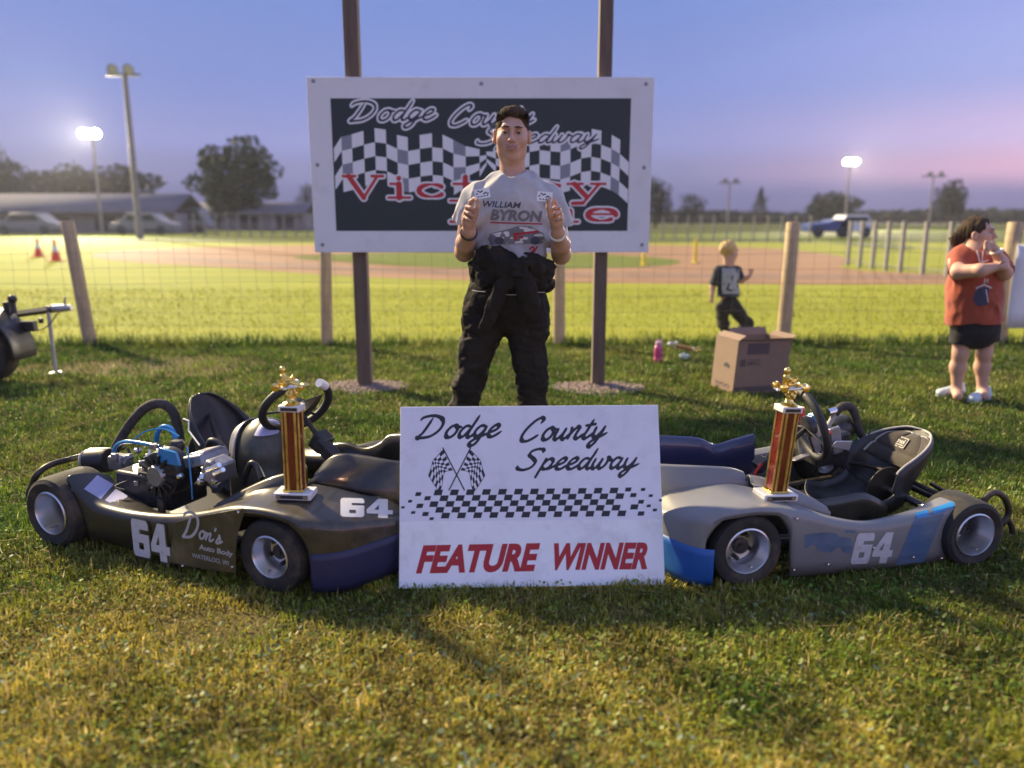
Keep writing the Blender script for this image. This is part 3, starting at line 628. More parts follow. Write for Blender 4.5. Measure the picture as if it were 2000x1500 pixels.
# long shed, parked vehicles and far fences
M_shedroof = mat('shed_roof', (.14, .14, .17), .95, spec=.05, var=.12, scale=.5)
M_shedwall = mat('shed_wall', (.22, .20, .21), .8, var=.12, scale=.6)
M_dark = mat('dark_gap', (.05, .05, .055), .9)
M_white = mat('white_paint', (.74, .74, .78), .5, var=.06, scale=8)
M_blue = mat('blue_paint', (.03, .06, .22), .4); M_car = mat('car_grey_white', (.20, .20, .22), .4)
def shed(label, x0, x1, Y, eave, ridge):
    X0 = P(x0, 420, Y)[0]; X1 = P(x1, 420, Y)[0]; L = X1 - X0; root = thing('long_shed', label, 'shed', ((X0 + X1) / 2, Y, 0))
    b = MB(); b.box(((X0 + X1) / 2, Y + 3, eave / 2), (L, 5, eave)); b.build('wall', M_shedwall, root)
    b = MB(); b.add([(X0 - .4, Y - .4, eave), (X1 + .4, Y - .4, eave), (X1 + .4, Y + 3, ridge), (X0 - .4, Y + 3, ridge), (X1 + .4, Y + 6.4, eave), (X0 - .4, Y + 6.4, eave)], [(0, 1, 2, 3), (3, 2, 4, 5)]); b.build('roof', M_shedroof, root, solid=.12)
    k = int(L / 3.2)
    for i in range(k):
        b = MB(); b.box((X0 + (i + .5) * L / k, Y + .49, eave * .45), (1.7, .04, eave * .7)); b.build('opening', M_dark, root)
shed('long grey roofed shed at far left beyond the track', -120, 335, 62, 1.55, 3.0)
shed('low grey shed behind the big round tree', 375, 590, 78, 1.6, 2.6)
def car(name, label, px, Y, L, col, cat, cab=(.25, .75), hh=1.5):
    c = P(px, 440, Y); X0 = c[0]; root = thing(name, label, cat, (X0, Y, 0), group='vehicles parked beyond the track')
    prof = [(-.5, .35), (-.5, .75), (-.47, .85), (cab[0] - .5 - .08, .92), (cab[0] - .5 + .06, hh), (cab[1] - .5 - .06, hh), (cab[1] - .5 + .08, .95), (.46, .82), (.5, .7), (.5, .35)]
    b = MB(); b.prism([(p[0] * L, p[1]) for p in prof], 1.7, ((X0, Y - .85, 0), (1, 0, 0), (0, 0, 1), (0, 1, 0))); b.build('body', col, root, bevel=.05)
    b = MB(); b.prism([((cab[0] - .5 + .02) * L, .98), ((cab[0] - .5 + .075) * L, hh - .1), ((cab[1] - .5 - .075) * L, hh - .1), ((cab[1] - .5 - .01) * L, .98)], .02, ((X0, Y - .87, 0), (1, 0, 0), (0, 0, 1), (0, 1, 0))); b.build('window', M_dark, root)
    for k in (-.3, .3):
        b = MB(); b.lathe([(.001, -.11), (.2, -.11), (.33, -.09), (.33, .09), (.2, .11)], (X0 + k * L, Y - .8, .33), (0, 1, 0), 18); b.build('wheel', M_dark, root)
car('parked_car', 'white car parked in front of the shed behind the tall light pole', 285, 58, 4.6, M_car, 'car')
car('parked_car', 'white car parked far left in front of the long shed', 60, 58, 4.8, M_car, 'car')
car('parked_van', 'white van parked beyond the track left of the round tree', 372, 66, 3.6, M_car, 'van', cab=(.05, .85), hh=1.9)
car('parked_van', 'white van at right beyond the track next to blue trailer', 1661, 50, 2.0, M_white, 'van', cab=(.12, .9), hh=1.35)
car('parked_pickup', 'blue low vehicle parked left of the white van at right', 1612, 50, 2.4, M_blue, 'car', cab=(.55, .9), hh=1.1)
M_fpost = mat('pale_post', (.26, .25, .23), .8, var=.15, scale=6)
def far_fence(label, pts, hgt, n, rail=True):
    A = [G(*p) for p in pts]; root = thing('track_fence', label, 'fence', tuple(A[0]))
    d = np.cumsum([0] + [np.linalg.norm(b - a) for a, b in zip(A[:-1], A[1:])]); pos = [np.array([np.interp(t, d, [a[k] for a in A]) for k in range(3)]) for t in np.linspace(0, d[-1], n)]
    b = MB(); b.box((0, 0, hgt / 2), (.075, .075, hgt)); first = None
    for p in pos:
        if first is None: o = b.build('post', M_fpost, None); first = o
        else: o = first.copy(); COL.objects.link(o)
        o.parent = root; o.matrix_parent_inverse = Matrix.Translation(root.location).inverted(); o.location = p
    b = MB()
    for zz in (.1, .5, .95): b.tube([p + np.array([0, 0, zz * hgt]) for p in pos], .012, 4)
    b.build('wire', M_lampbody, root)
far_fence('far fence of pale posts behind the track left of the billboard', [(380, 463), (640, 464), (860, 463)], 1.5, 22)
far_fence('far fence of pale posts right of the billboard', [(1270, 470), (1420, 472), (1580, 474)], 1.3, 13)
far_fence('nearer pale post fence curving away beside the woman', [(1655, 519), (1760, 533), (1900, 545)], 1.15, 8)
# cones and yellow track markers
M_cone = mat('cone_orange', (.75, .09, .04), .6); M_yel = mat('yellow_plastic', (.75, .55, .02), .6)
def cone(label, px, py, h):
    g = G(px, py); root = thing('traffic_cone', label, 'traffic cone', tuple(g), group='traffic cones on the far grass')
    b = MB(); b.box((g[0], g[1], .02), (h * .62, h * .62, .04)); b.build('base', M_cone, root, bevel=.01)
    b = MB(); b.lathe([(h * .22, .04), (h * .13, h * .45)], g, (0, 0, 1), 16); b.lathe([(h * .085, h * .72), (h * .05, h), (.001, h)], g, (0, 0, 1), 16); b.build('body', M_cone, root)
    b = MB(); b.lathe([(h * .134, h * .45), (h * .087, h * .72)], g, (0, 0, 1), 16); b.build('reflective_band', M_white, root)
cone('orange cone with white band, nearer of the pair at far left', 110, 510, .62); cone('orange cone farther left beside the other cone', 76, 502, .6)
def marker(label, px, py, h):
    g = G(px, py); root = thing('track_marker', label, 'marker', tuple(g), group='yellow markers on the infield')
    b = MB(); b.lathe([(.12, 0), (.12, .03), (.05, .05), (.045, h * .9), (.03, h), (.001, h)], g, (0, 0, 1), 12); b.build('post', M_yel, root)
    b = MB(); b.lathe([(.14, 0.0), (.14, .025), (.06, .03)], g + np.array([0, 0, .003]), (0, 0, 1), 12); b.build('base', M_dark, root)
marker('short yellow marker on the infield beside the billboard', 1257, 519, .35); marker('tall yellow marker on the track left of the child', 1357, 515, .65)

# dusty evening air over the whole place
_hz = bpy.data.materials.new('haze'); _hz.use_nodes = True; _hz.node_tree.nodes.remove(_hz.node_tree.nodes['Principled BSDF']); _v = _hz.node_tree.nodes.new('ShaderNodeVolumePrincipled')
_v.inputs['Color'].default_value = (.86, .87, .95, 1); _v.inputs['Density'].default_value = .0006; _v.inputs['Anisotropy'].default_value = .0; _hz.node_tree.links.new(_v.outputs[0], _hz.node_tree.nodes['Material Output'].inputs['Volume'])
b = MB(); b.box((15, 82, 8), (420, 190, 18)); _o = b.build('haze', _hz, smooth=False); tag(_o, 'thin dusty evening haze over the race track', 'haze', kind='stuff')
# ------------------------------------------------------------ wire fence with round wooden posts
M_wood = mat('fence_post_wood', (.44, .33, .20), .8, var=.25, scale=5, bump=.004, bscale=30, stretch=(6, 6, .8))
M_wire = mat('fence_wire', (.20, .20, .19), .5, metal=.7)
root = thing('wire_fence', 'wire mesh fence on round wooden posts behind the billboard', 'fence', (0, 7.85, 0))
for px, r, h in ((-300, .062, 1.2), (161, .062, 1.21), (638, .058, 1.19), (1092, .058, 1.2), (1541, .066, 1.20), (1972, .075, 1.20), (2380, .06, 1.2)):
    X = P(px, 560, 7.85)[0]; b = MB(); lx = RNG.normal(0, .015) + (-.03 if px == 161 else 0)
    b.tube([(X - lx, FEN(X), -.02), (X, FEN(X), h * .5), (X + lx, FEN(X), h - .012), (X + lx, FEN(X), h)], [r * 1.06, r, r * .97, r * .86], 16); b.build('post', M_wood, root)
b = MB()
for z in (.06, .2, .34, .48, .62, .76, .9, 1.02, 1.1):
    b.tube([(x, FEN(x) - .07, z + .012 * math.sin(x * 1.7 + z * 9)) for x in np.linspace(-9, 9, 46)], .0014, 4, caps=False)
for x in np.arange(-9, 9, .155):
    b.tube([(x, FEN(x) - .072, .03), (x + .01 * math.sin(x * 7), FEN(x) - .072, .55), (x + .012 * math.sin(x * 5), FEN(x) - .072, 1.1)], .0013, 4, caps=False)
b.build('wire_mesh', M_wire, root)
# white banner tied to the fence at the far right
M_banner = mat('banner_vinyl', (.72, .72, .76), .5, var=.04, scale=4)
b = MB(); X0 = P(1988, 560, 7.7)[0]; b.grid([[(X0 + u * 1.6, FEN(X0) - .11 + .012 * math.sin(u * 9 + v * 4), .17 + v * .82) for u in np.linspace(0, 1, 14)] for v in np.linspace(0, 1, 6)])
tag(b.build('banner', M_banner, solid=.003), 'plain white banner on the fence at the right edge', 'banner')

# ------------------------------------------------------------ billboard
M_board = mat('board_white', (.74, .745, .77), .55, var=.05, scale=3, wear=((.45, .44, .42), .35, 6))
M_ink = mat('sign_dark_print', (.018, .032, .034), .5, var=.15, scale=3)
M_pw = mat('print_white', (.78, .78, .80), .5)
M_pr = mat('print_red', (.50, .03, .035), .5)
M_pg = mat('print_grey', (.24, .25, .30), .5)
M_navy = mat('print_navy', (.02, .022, .05), .5)
M_post = mat('sign_post_brown', (.13, .092, .068), .75, var=.3, scale=5, bump=.003, bscale=40, stretch=(5, 5, .6))
M_screw = mat('screw_steel', (.28, .28, .3), .4, metal=.8)
YB = 5.72
BX0 = P(606, 320, YB)[0]; BX1 = P(1273, 320, YB)[0]; BZ0 = P(1000, 493, YB)[2]; BZ1 = P(1000, 150, YB)[2]
bill = thing('billboard', 'large white and dark victory lane billboard on two brown posts', 'sign', (.5 * (BX0 + BX1), YB, 0))
for px0, px1, w in ((690, 714, .1), (1187, 1167, .092)):
    X = P(px1, 755, YB + .09)[0]; b = MB(); b.box((X, YB + .09, 1.7), (w, .1, 3.5)); b.build('post', M_post, bill, bevel=.006)
b = MB(); b.box(((BX0 + BX1) / 2, YB + .02, (BZ0 + BZ1) / 2), (BX1 - BX0, .03, BZ1 - BZ0)); b.build('panel', M_board, bill, bevel=.003)
BF = (np.array([BX0, YB + .005, BZ0]), np.array([1., 0, 0]), np.array([0, 0, 1.]), np.array([0, -1., 0]))      # lower left corner of the panel face
BW, BH = BX1 - BX0, BZ1 - BZ0
def bp(x, y):                                                    # pixel of the photograph -> place on the panel
    q = P(x, y, YB + .005); return np.array([q[0] - BX0, q[2] - BZ0])
c4 = [bp(657, 451), bp(1225, 451), bp(1233, 194), bp(646, 190)]
DX0, DX1 = bp(651, 320)[0], bp(1229, 320)[0]; DZ0, DZ1 = bp(940, 451)[1], bp(940, 192)[1]
put_print('dark_print', (np.array([(DX0, DZ0), (DX1, DZ0), (DX1, DZ1), (DX0, DZ1)]), [(0, 1, 2, 3)]), BF, M_ink, bill, .0008)
for x, y in ((612, 158), (940, 163), (1262, 164), (620, 322), (1258, 327), (630, 478), (1254, 478)):
    q = bp(x, y); b = MB(); b.lathe([(.001, .006), (.011, .005), (.014, .0)], BF[0] + BF[1] * q[0] + BF[2] * q[1], (0, -1, 0), 10); b.build('screw', M_screw, bill)
# checkered flags (print): two waving bands that meet in a point behind the winner
def flag_cells(top, rows, rowh, ncol, phase=0, skip=None):
    t = spline([bp(x, y) for x, y in top], 6); s = np.linspace(0, 1, ncol + 1); k = np.linspace(0, 1, len(t))
    T = np.stack([np.interp(s, k, t[:, 0]), np.interp(s, k, t[:, 1])], 1); W = []; Gy = []
    for i in range(ncol):
        for j in range(rows):
            a = np.array([0, -rowh * j]); c = np.array([0, -rowh * (j + 1)]); fa = 1 - .75 * max(0, (i - ncol + 3.) / 3); fb = 1 - .75 * max(0, (i + 1 - ncol + 3.) / 3)
            q = [T[i] + c * fa, T[i + 1] + c * fb, T[i + 1] + a * fb, T[i] + a * fa]
            (W if (i + j + phase) % 2 == 0 else Gy).append(q)
    return W, Gy, T
rowh = bp(800, 300)[1] - bp(800, 327)[1]
L_top = [(652, 290), (668, 266), (690, 262), (715, 254), (738, 250), (762, 256), (785, 268), (808, 266), (835, 261), (858, 261), (880, 270), (905, 284), (935, 291), (950, 296)]
R_top = [(1229, 290), (1210, 272), (1192, 262), (1170, 254), (1150, 252), (1128, 258), (1105, 268), (1085, 270), (1062, 266), (1040, 268), (1020, 276), (995, 288), (970, 296), (950, 296)]
for top, nm in ((L_top, 0), (R_top, 1)):
    W, Gy, T = flag_cells(top, 4, rowh, 14, phase=nm)
    vs_ = []; fs_ = []
    for q in W: o = len(vs_); vs_ += q; fs_.append((o, o + 1, o + 2, o + 3))
    tag(put_print('checkered_flag', (np.array(vs_), fs_), BF, M_pw, bill, .0016), kind='stuff')
    vs_ = []; fs_ = []
    for i_, q in enumerate(Gy):
        if (i_ // 2) % 5 in (1,): o = len(vs_); vs_ += q; fs_.append((o, o + 1, o + 2, o + 3))
    if fs_: tag(put_print('checkered_flag', (np.array(vs_), fs_), BF, M_pg, bill, .0016), kind='stuff')

# brush script: pen strokes in units of the x-height line, slanted afterwards
GL = {  # glyph: (advance, [strokes])
 'D': (1.55, [[(.55, 1.45), (.42, .9), (.25, .35), (.05, .03), (.30, .02), (.75, .12), (1.12, .5), (1.25, 1.0), (1.05, 1.42), (.55, 1.62), (.02, 1.5), (-.12, 1.28)]]),
 'C': (1.3, [[(.98, 1.25), (1.08, 1.5), (.9, 1.66), (.55, 1.4), (.2, .85), (.06, .35), (.18, .03), (.5, .0), (.85, .22), (1.05, .42)]]),
 'S': (1.25, [[(1.12, 1.32), (1.1, 1.55), (.8, 1.62), (.45, 1.45), (.38, 1.15), (.66, .88), (.86, .58), (.7, .18), (.3, .0), (-.05, .1), (-.1, .32)]]),
 'o': (.78, [[(.55, .85), (.28, .82), (.08, .45), (.14, .1), (.36, .02), (.58, .25), (.64, .6), (.5, .86), (.62, .78), (.85, .76)]]),
 'd': (.85, [[(.58, .8), (.3, .8), (.08, .4), (.14, .06), (.32, .06), (.52, .4), (.72, .95), (.88, 1.6)], [(.72, .95), (.58, .35), (.6, .06), (.75, .05), (.95, .3)]]),
 'g': (.82, [[(.6, .78), (.32, .82), (.1, .45), (.16, .1), (.34, .1), (.56, .42), (.68, .8)], [(.68, .8), (.52, .1), (.34, -.45), (.1, -.62), (-.02, -.42), (.2, -.15), (.6, .1), (.92, .32)]]),
 'e': (.68, [[(.06, .32), (.3, .42), (.52, .62), (.5, .84), (.32, .84), (.1, .5), (.12, .12), (.32, .0), (.56, .16), (.78, .4)]]),
 'u': (.86, [[(.14, .82), (.04, .3), (.1, .04), (.28, .08), (.52, .45), (.62, .82)], [(.62, .82), (.5, .28), (.56, .03), (.72, .08), (.95, .38)]]),
 'n': (.9, [[(.1, .82), (.12, .5), (.02, .0)], [(.07, .25), (.25, .62), (.46, .85), (.56, .7), (.46, .25), (.54, .03), (.72, .08), (.96, .36)]]),
 't': (.62, [[(.42, 1.35), (.22, .6), (.1, .15), (.2, .0), (.4, .1), (.66, .38)], [(.04, .92), (.3, .95), (.62, 1.02)]]),
 'y': (.86, [[(.12, .82), (.05, .35), (.12, .08), (.3, .12), (.52, .45), (.66, .84)], [(.66, .84), (.46, .1), (.26, -.42), (.04, -.62), (-.06, -.42), (.16, -.15), (.5, .06), (.9, .34)]]),
 'p': (.86, [[(.22, .9), (.08, .2), (-.1, -.65)], [(.08, .3), (.28, .7), (.5, .84), (.66, .62), (.54, .2), (.3, .02), (.12, .14)], [(.4, .02), (.62, .1), (.92, .36)]]),
 'w': (1.05, [[(.12, .82), (.02, .3), (.1, .03), (.28, .12), (.46, .55), (.52, .8)], [(.52, .8), (.42, .25), (.5, .03), (.7, .16), (.84, .5), (.86, .84), (.98, .7), (1.12, .7)]]),
 'a': (.84, [[(.56, .8), (.3, .82), (.08, .42), (.14, .06), (.32, .06), (.54, .42), (.66, .84)], [(.66, .84), (.52, .3), (.56, .04), (.72, .08), (.95, .36)]]),
 's': (.62, [[(.02, .1), (.34, .72), (.36, .86), (.46, .5), (.4, .1), (.16, .0), (.02, .12)], [(.4, .08), (.75, .34)]]),
 "'": (.3, [[(.2, 1.55), (.1, 1.25)]]), ' ': (.75, [])}
def script_field(word, x0, y0, xh, width, wid=.085, slant=.32, h=.0015, yrise=0., track=1.0, pen=.55):
    """stroke field for a word whose baseline starts at x0,y0; fitted to the given width"""
    segs = []; cx = 0
    for ch in word:
        adv, st = GL[ch]
        for s in st: segs.append(spline([(x + cx, y) for x, y in s], 7))
        cx += adv * track
    tot = cx; sx = width / (tot * xh); X, Y = f_grid(x0 - .6 * xh, x0 + width + 1.0 * xh, y0 - .9 * xh, y0 + 2.2 * xh + abs(yrise), h); F = np.full(X.shape, 9.)
    for s in segs:
        q = np.stack([x0 + (s[:, 0] * sx + s[:, 1] * slant) * xh, y0 + s[:, 1] * xh + yrise * s[:, 0] / tot], 1)
        d = np.gradient(q, axis=0); ang = np.arctan2(d[:, 1], d[:, 0]); r = wid * xh * (1 - pen * np.abs(np.cos(ang - R(38)))); t = np.linspace(0, 1, len(q)); r = r * np.clip(np.minimum(t, 1 - t) * 9 + .45, 0, 1)
        F = np.minimum(F, f_stroke(X, Y, q, r))
    return F, X[0, 0], Y[0, 0], h
def script_on_board(word, pxa, pxb, base, xh_px, wid=.12):
    a = bp(pxa, base); c = bp(pxb, base); xh = bp(pxa, base - xh_px)[1] - a[1]
    F, x0, y0, h = script_field(word, a[0], a[1], xh, c[0] - a[0], wid, .36, .0042, yrise=.01, pen=.35)
    put_print('lettering', field_mesh(F, x0, y0, h, .0125), BF, M_pw, bill, .0024)
    put_print('lettering', field_mesh(F, x0, y0, h, .0), BF, M_navy, bill, .0034)
script_on_board('Dodge', 682, 846, 237, 24); script_on_board('County', 876, 1040, 245, 24); script_on_board('Speedway', 934, 1166, 281, 20)
# wide serif capitals of the lower lines, drawn as thick strokes with slab serifs
def slab(word, box, hscale=1.0):
    SG = {'V': [(0, 1, .3, 1, .07), (.72, 1, 1.0, 1, .07), (.14, 1, .5, 0, .12), (.5, 0, .86, 1, .07)], 'i': [(.1, .64, .5, .64, .06), (.0, 0, 1, 0, .06), (.5, .62, .5, 0, .14), (.5, .9, .5, .9, .12)],
          'c': ['arc', (.5, .33, .46, .33, 40, 320)], 't': [(0, .64, .95, .64, .06), (.4, .95, .4, .15, .13), (.4, .12, .6, 0, .1), (.6, 0, .95, .06, .06)], 'o': ['arc', (.5, .33, .46, .33, 0, 360)],
          'r': [(0, .64, .3, .64, .06), (0, 0, .62, 0, .06), (.28, .62, .28, 0, .13), (.3, .42, .6, .62, .08), (.6, .62, .9, .55, .1)], 'y': [(0, .64, .4, .64, .06), (.62, .64, 1, .64, .06), (.18, .64, .52, .02, .12), (.84, .64, .42, -.25, .07), (.42, -.25, .14, -.27, .09)],
          'L': [(0, 1, .6, 1, .06), (0, 0, 1, 0, .07), (.28, 1, .28, 0, .14), (1, 0, 1, .3, .06)], 'a': ['arc', (.42, .22, .36, .2, 0, 360), (.8, .45, .8, .05, .13), (.8, .04, 1, 0, .06), (.16, .55, .5, .66, .07), (.5, .66, .78, .5, .09)],
          'n': [(0, .64, .24, .64, .06), (0, 0, .44, 0, .06), (.6, 0, 1.0, 0, .06), (.22, .62, .22, 0, .13), (.24, .48, .5, .64, .07), (.5, .64, .78, .5, .1), (.8, .5, .8, 0, .13)], 'e': ['arc', (.5, .33, .46, .33, 0, 312), (.1, .36, .92, .36, .05)]}
    ad = {'V': 1.0, 'i': .55, 'c': .85, 't': .75, 'o': .9, 'r': .85, 'y': .95, 'L': .95, 'a': .9, 'n': 1.0, 'e': .9}
    (x0, y0), (x1, y1) = box; tot = sum(ad[c] + .12 for c in word); k = (x1 - x0) / tot; H = y1 - y0; X, Y = f_grid(x0 - .05, x1 + .05, y0 - .4 * H, y1 + .1 * H, .0045); F = np.full(X.shape, 9.); cx = x0
    for ch in word:
        g = SG[ch]; w = ad[ch] * k; i = 0
        while i < len(g):
            if g[i] == 'arc':
                ex, ey, rx, ry, a0, a1 = g[i + 1]; tt = np.radians(np.linspace(a0, a1, 40)); q = np.stack([cx + (ex + rx * .82 * np.cos(tt)) * w, y0 + (ey + ry * .86 * np.sin(tt)) * H], 1)
                F = np.minimum(F, f_stroke(X, Y, q, H * (.045 + .085 * np.abs(np.cos(tt))))); i += 2
            else:
                xa, ya, xb, yb, t = g[i]; F = np.minimum(F, f_stroke(X, Y, [(cx + xa * w, y0 + ya * H), (cx + xb * w, y0 + yb * H + 1e-5)], H * t)); i += 1
        cx += w + .12 * k
    put_print('lettering', field_mesh(F, X[0, 0], Y[0, 0], .0045, .012), BF, M_pw, bill, .0040)
    put_print('lettering', field_mesh(F, X[0, 0], Y[0, 0], .0045, 0.), BF, M_pr, bill, .0050)
slab('Victory', (bp(672, 386), bp(1192, 344))); slab('Lane', (bp(880, 433), bp(1222, 392)))
# ------------------------------------------------------------ racing karts
M_tyre = mat('tyre_rubber', (.022, .021, .020), .8, var=.3, scale=9, bump=.002, bscale=60, wear=((.16, .12, .075), .55, 5))
M_rim = mat('rim_aluminium', (.60, .60, .62), .32, metal=.9, var=.1, scale=12)
M_hub = mat('hub_dark', (.06, .06, .06), .5, metal=.6)
M_tube = mat('chassis_tube', (.05, .042, .036), .45, metal=.5, wear=((.2, .15, .1), .5, 14))
M_blk = mat('engine_black', (.018, .018, .02), .4, var=.3, scale=30, wear=((.14, .12, .09), .4, 18))
M_alu = mat('cast_aluminium', (.30, .30, .33), .42, metal=.75, var=.15, scale=25, bump=.001, wear=((.25, .21, .16), .5, 20))
M_chrome = mat('bright_steel', (.75, .75, .77), .18, metal=1.)
M_hose = mat('blue_hose', (.02, .22, .50), .25, coat=.6)
M_wrap = mat('exhaust_wrap', (.055, .047, .042), .9, var=.4, scale=40, bump=.004, bscale=70)
M_seatsh = mat('seat_shell', (.020, .020, .024), .38, var=.25, scale=7, wear=((.12, .12, .13), .25, 6))
M_pad = mat('seat_pad', (.055, .045, .035), .85, var=.2, scale=30, bump=.001, bscale=300, sheen=.3)
M_pipe = mat('piping_grey', (.42, .40, .36), .7)
M_redp = mat('red_anodised', (.45, .02, .02), .35, metal=.3)
M_grip = mat('grip_black', (.02, .02, .021), .6, bump=.001, bscale=90)
M_tape = mat('white_tape', (.7, .7, .74), .6)
M_bodyL = mat('body_black', (.020, .017, .014), .36, coat=.4, var=.35, scale=5, wear=((.15, .115, .07), .5, 3.2))
M_bodyR = mat('body_grey', (.19, .19, .195), .42, coat=.15, var=.07, scale=4, wear=((.16, .155, .14), .5, 5))
M_navy2 = mat('navy_tape', (.014, .016, .06), .5, var=.15, scale=6)
M_blu2 = mat('blue_tape', (.012, .095, .34), .42, var=.12, scale=6, bump=.001, bscale=12)
M_dec = mat('decal_white', (.52, .52, .55), .5, wear=((.35, .32, .28), .5, 25))
M_decg = mat('decal_grey', (.42, .42, .44), .55, wear=((.25, .23, .2), .6, 25))
M_lil = mat('decal_lilac', (.38, .38, .58), .4); M_bpr = mat('decal_blue', (.05, .07, .32), .4)
M_plate = mat('side_plate', (.050, .042, .030), .3, coat=.4, var=.25, scale=8, wear=((.2, .165, .11), .5, 6))
M_inR = mat('body_inside_blue', (.020, .026, .085), .3, coat=.4)

class Kart:
    def __init__(s, name, label, front_px, th, side):
        r = ray(*front_px); t = (.13 - CAM_H) / r[2]; p = np.array([0, 0, CAM_H]) + r * t
        s.a = np.array([math.cos(th), math.sin(th), 0]); s.n = np.array([math.sin(th), -math.cos(th), 0]) * side
        s.O = p - s.n * .46; s.O[2] = 0; s.side = side
        s.root = thing(name, label, 'go-kart', tuple(s.O), th, 'racing go-karts parked nose to nose', world=False)
        s.T = lambda u, w, z: (u, -side * w, z)
    def at(s, x, y, w):                              # line of sight cut with the kart's lengthwise plane w -> (u, w, z)
        r = ray(x, y); c = np.array([0, 0, CAM_H]); t = (w - (c - s.O) @ s.n) / (r @ s.n); q = c + r * t - s.O
        return np.array([q @ s.a, w, q[2]])
    def path(s, pts): return [s.at(*p) for p in pts]
    def w2(s, p): return s.O + s.a * p[0] + s.n * p[1] + np.array([0, 0, p[2]])
    def mb(s): return MB(s.T)
    def bvh(s, o):
        me = o.data; V = [s.w2((v.co[0], -s.side * v.co[1], v.co[2])) for v in me.vertices]
        return BVHTree.FromPolygons([tuple(v) for v in V], [tuple(p.vertices) for p in me.polygons])
    def loc(s, q):
        d = np.asarray(q) - s.O; return np.array([d @ s.a, d @ s.n, d[2]])
    def decal(s, name, vf, m, parent, w, sub=False):      # flat print given in (u, z)
        v, f = vf; b = s.mb(); b.add([(x[0], w, x[1]) for x in v], f); return b.build(name, m, parent, smooth=False, fix=False)
def drape(kart, name, vf, to_px, bvh, m, parent, eps=.0034):
    """lay a print on a bodywork surface; drawn where it is seen, kept at the surface"""
    v, f = vf; out = []; c = Vector((0, 0, CAM_H))
    for q in v:
        d = Vector(ray(*to_px(q))).normalized(); h = bvh.ray_cast(c, d)
        out.append(None if h[0] is None else kart.loc(np.array(h[0]) - np.array(d) * eps))
    f = [q for q in f if all(out[i] is not None for i in q)]; b = kart.mb(); b.add([o if o is not None else (0, 0, 0) for o in out], f)
    return b.build(name, m, parent, smooth=False, fix=False)
def f_box(X, Y, x0, x1, y0, y1, r=0.):
    qx = np.abs(X - (x0 + x1) / 2) - (x1 - x0) / 2 + r; qy = np.abs(Y - (y0 + y1) / 2) - (y1 - y0) / 2 + r
    return np.hypot(np.maximum(qx, 0), np.maximum(qy, 0)) + np.minimum(np.maximum(qx, qy), 0) - r
def num64(w, h, shear=0., grow=0., n=90):
    """block figures 64 in a box w x h"""
    X, Y = f_grid(-.1, 2.3, -.1, 1.1, 1. / n); a, b_ = 1.0, 1.0
    F6 = f_box(X, Y, 0, .98, 0, 1, .14); F6 = np.maximum(F6, -f_box(X, Y, .46, 1.3, .62, .74, .01)); F6 = np.maximum(F6, -f_box(X, Y, .36, .64, .20, .38, .03))
    F4 = np.minimum(f_poly(X, Y, [(1.08, .22), (1.08, .42), (1.55, 1), (1.95, 1), (1.95, .42), (2.15, .42), (2.15, .2), (1.95, .2), (1.95, 0), (1.55, 0), (1.55, .22)]), 9)
    F4 = np.maximum(F4, -f_poly(X, Y, [(1.38, .42), (1.58, .42), (1.58, .68)]))
    v, f = field_mesh(np.minimum(F6, F4), X[0, 0], Y[0, 0], 1. / n, grow)
    v = v * np.array([w / 2.15, h]); v[:, 0] += v[:, 1] * shear
    return v, f
WHEEL_CACHE = {}
def wheel(k, u, w_out, r, wid, rim_r, z=None):
    z = r if z is None else z; d = 1 if w_out > 0 else -1; c = (u, w_out - d * wid / 2, z); ax = (0, d, 0); h = wid / 2
    root = bpy.data.objects.new('wheel', None); COL.objects.link(root); root.parent = k.root; root.location = k.T(*c); root.empty_display_size = .05
    T = lambda a, b, e: k.T(a, b, e); b = MB(T)
    prof = [(rim_r, -h * .86), (rim_r + .012, -h * .95), (r * .86, -h), (r * .96, -h * .90), (r * .995, -h * .7), (r, 0), (r * .995, h * .7), (r * .96, h * .90), (r * .86, h), (rim_r + .012, h * .95), (rim_r, h * .86)]
    b.lathe(prof, (0, 0, 0), ax, 40); b.build('tyre', M_tyre, root)
    b = MB(T); b.lathe([(rim_r, -h * .9), (rim_r * 1.03, h * .82), (rim_r * 1.05, h * .93), (rim_r * .99, h * .97), (rim_r * .95, h * .9), (rim_r * .92, h * .60), (rim_r * .80, h * .42), (rim_r * .74, h * .0), (rim_r * .70, -h * .25), (rim_r * .45, -h * .30), (rim_r * .42, -h * .1), (.001, -h * .1)], (0, 0, 0), ax, 40); rim = b.build('rim', M_rim, root)
    b = MB(T); b.lathe([(rim_r * .36, -h * .12), (rim_r * .36, h * .10), (rim_r * .25, h * .14), (.012, h * .14), (.012, h * .22), (.001, h * .22)], (0, 0, 0), ax, 16)
    for q in range(4): t = q * math.pi / 2 + .4; b.lathe([(.001, .03), (.008, .03), (.008, 0)], (math.cos(t) * rim_r * .55, d * -h * .28, math.sin(t) * rim_r * .55), ax, 8)
    b.build('hub', M_hub, root)
    b = MB(T); b.tube([(rim_r * .86 * math.cos(4.4), d * h * .5, rim_r * .86 * math.sin(4.4)), (rim_r * .72 * math.cos(4.4), d * h * .9, rim_r * .78 * math.sin(4.4))], .0028, 6); b.build('valve', M_rim, root)
def lerp_tab(tab, u):
    tab = np.array(sorted(tab)); return np.array([np.interp(u, tab[:, 0], tab[:, i]) for i in range(1, tab.shape[1])]).T
def smooth_tab(tab, n=8):
    t = np.array(sorted(tab), float); return spline(t, n)
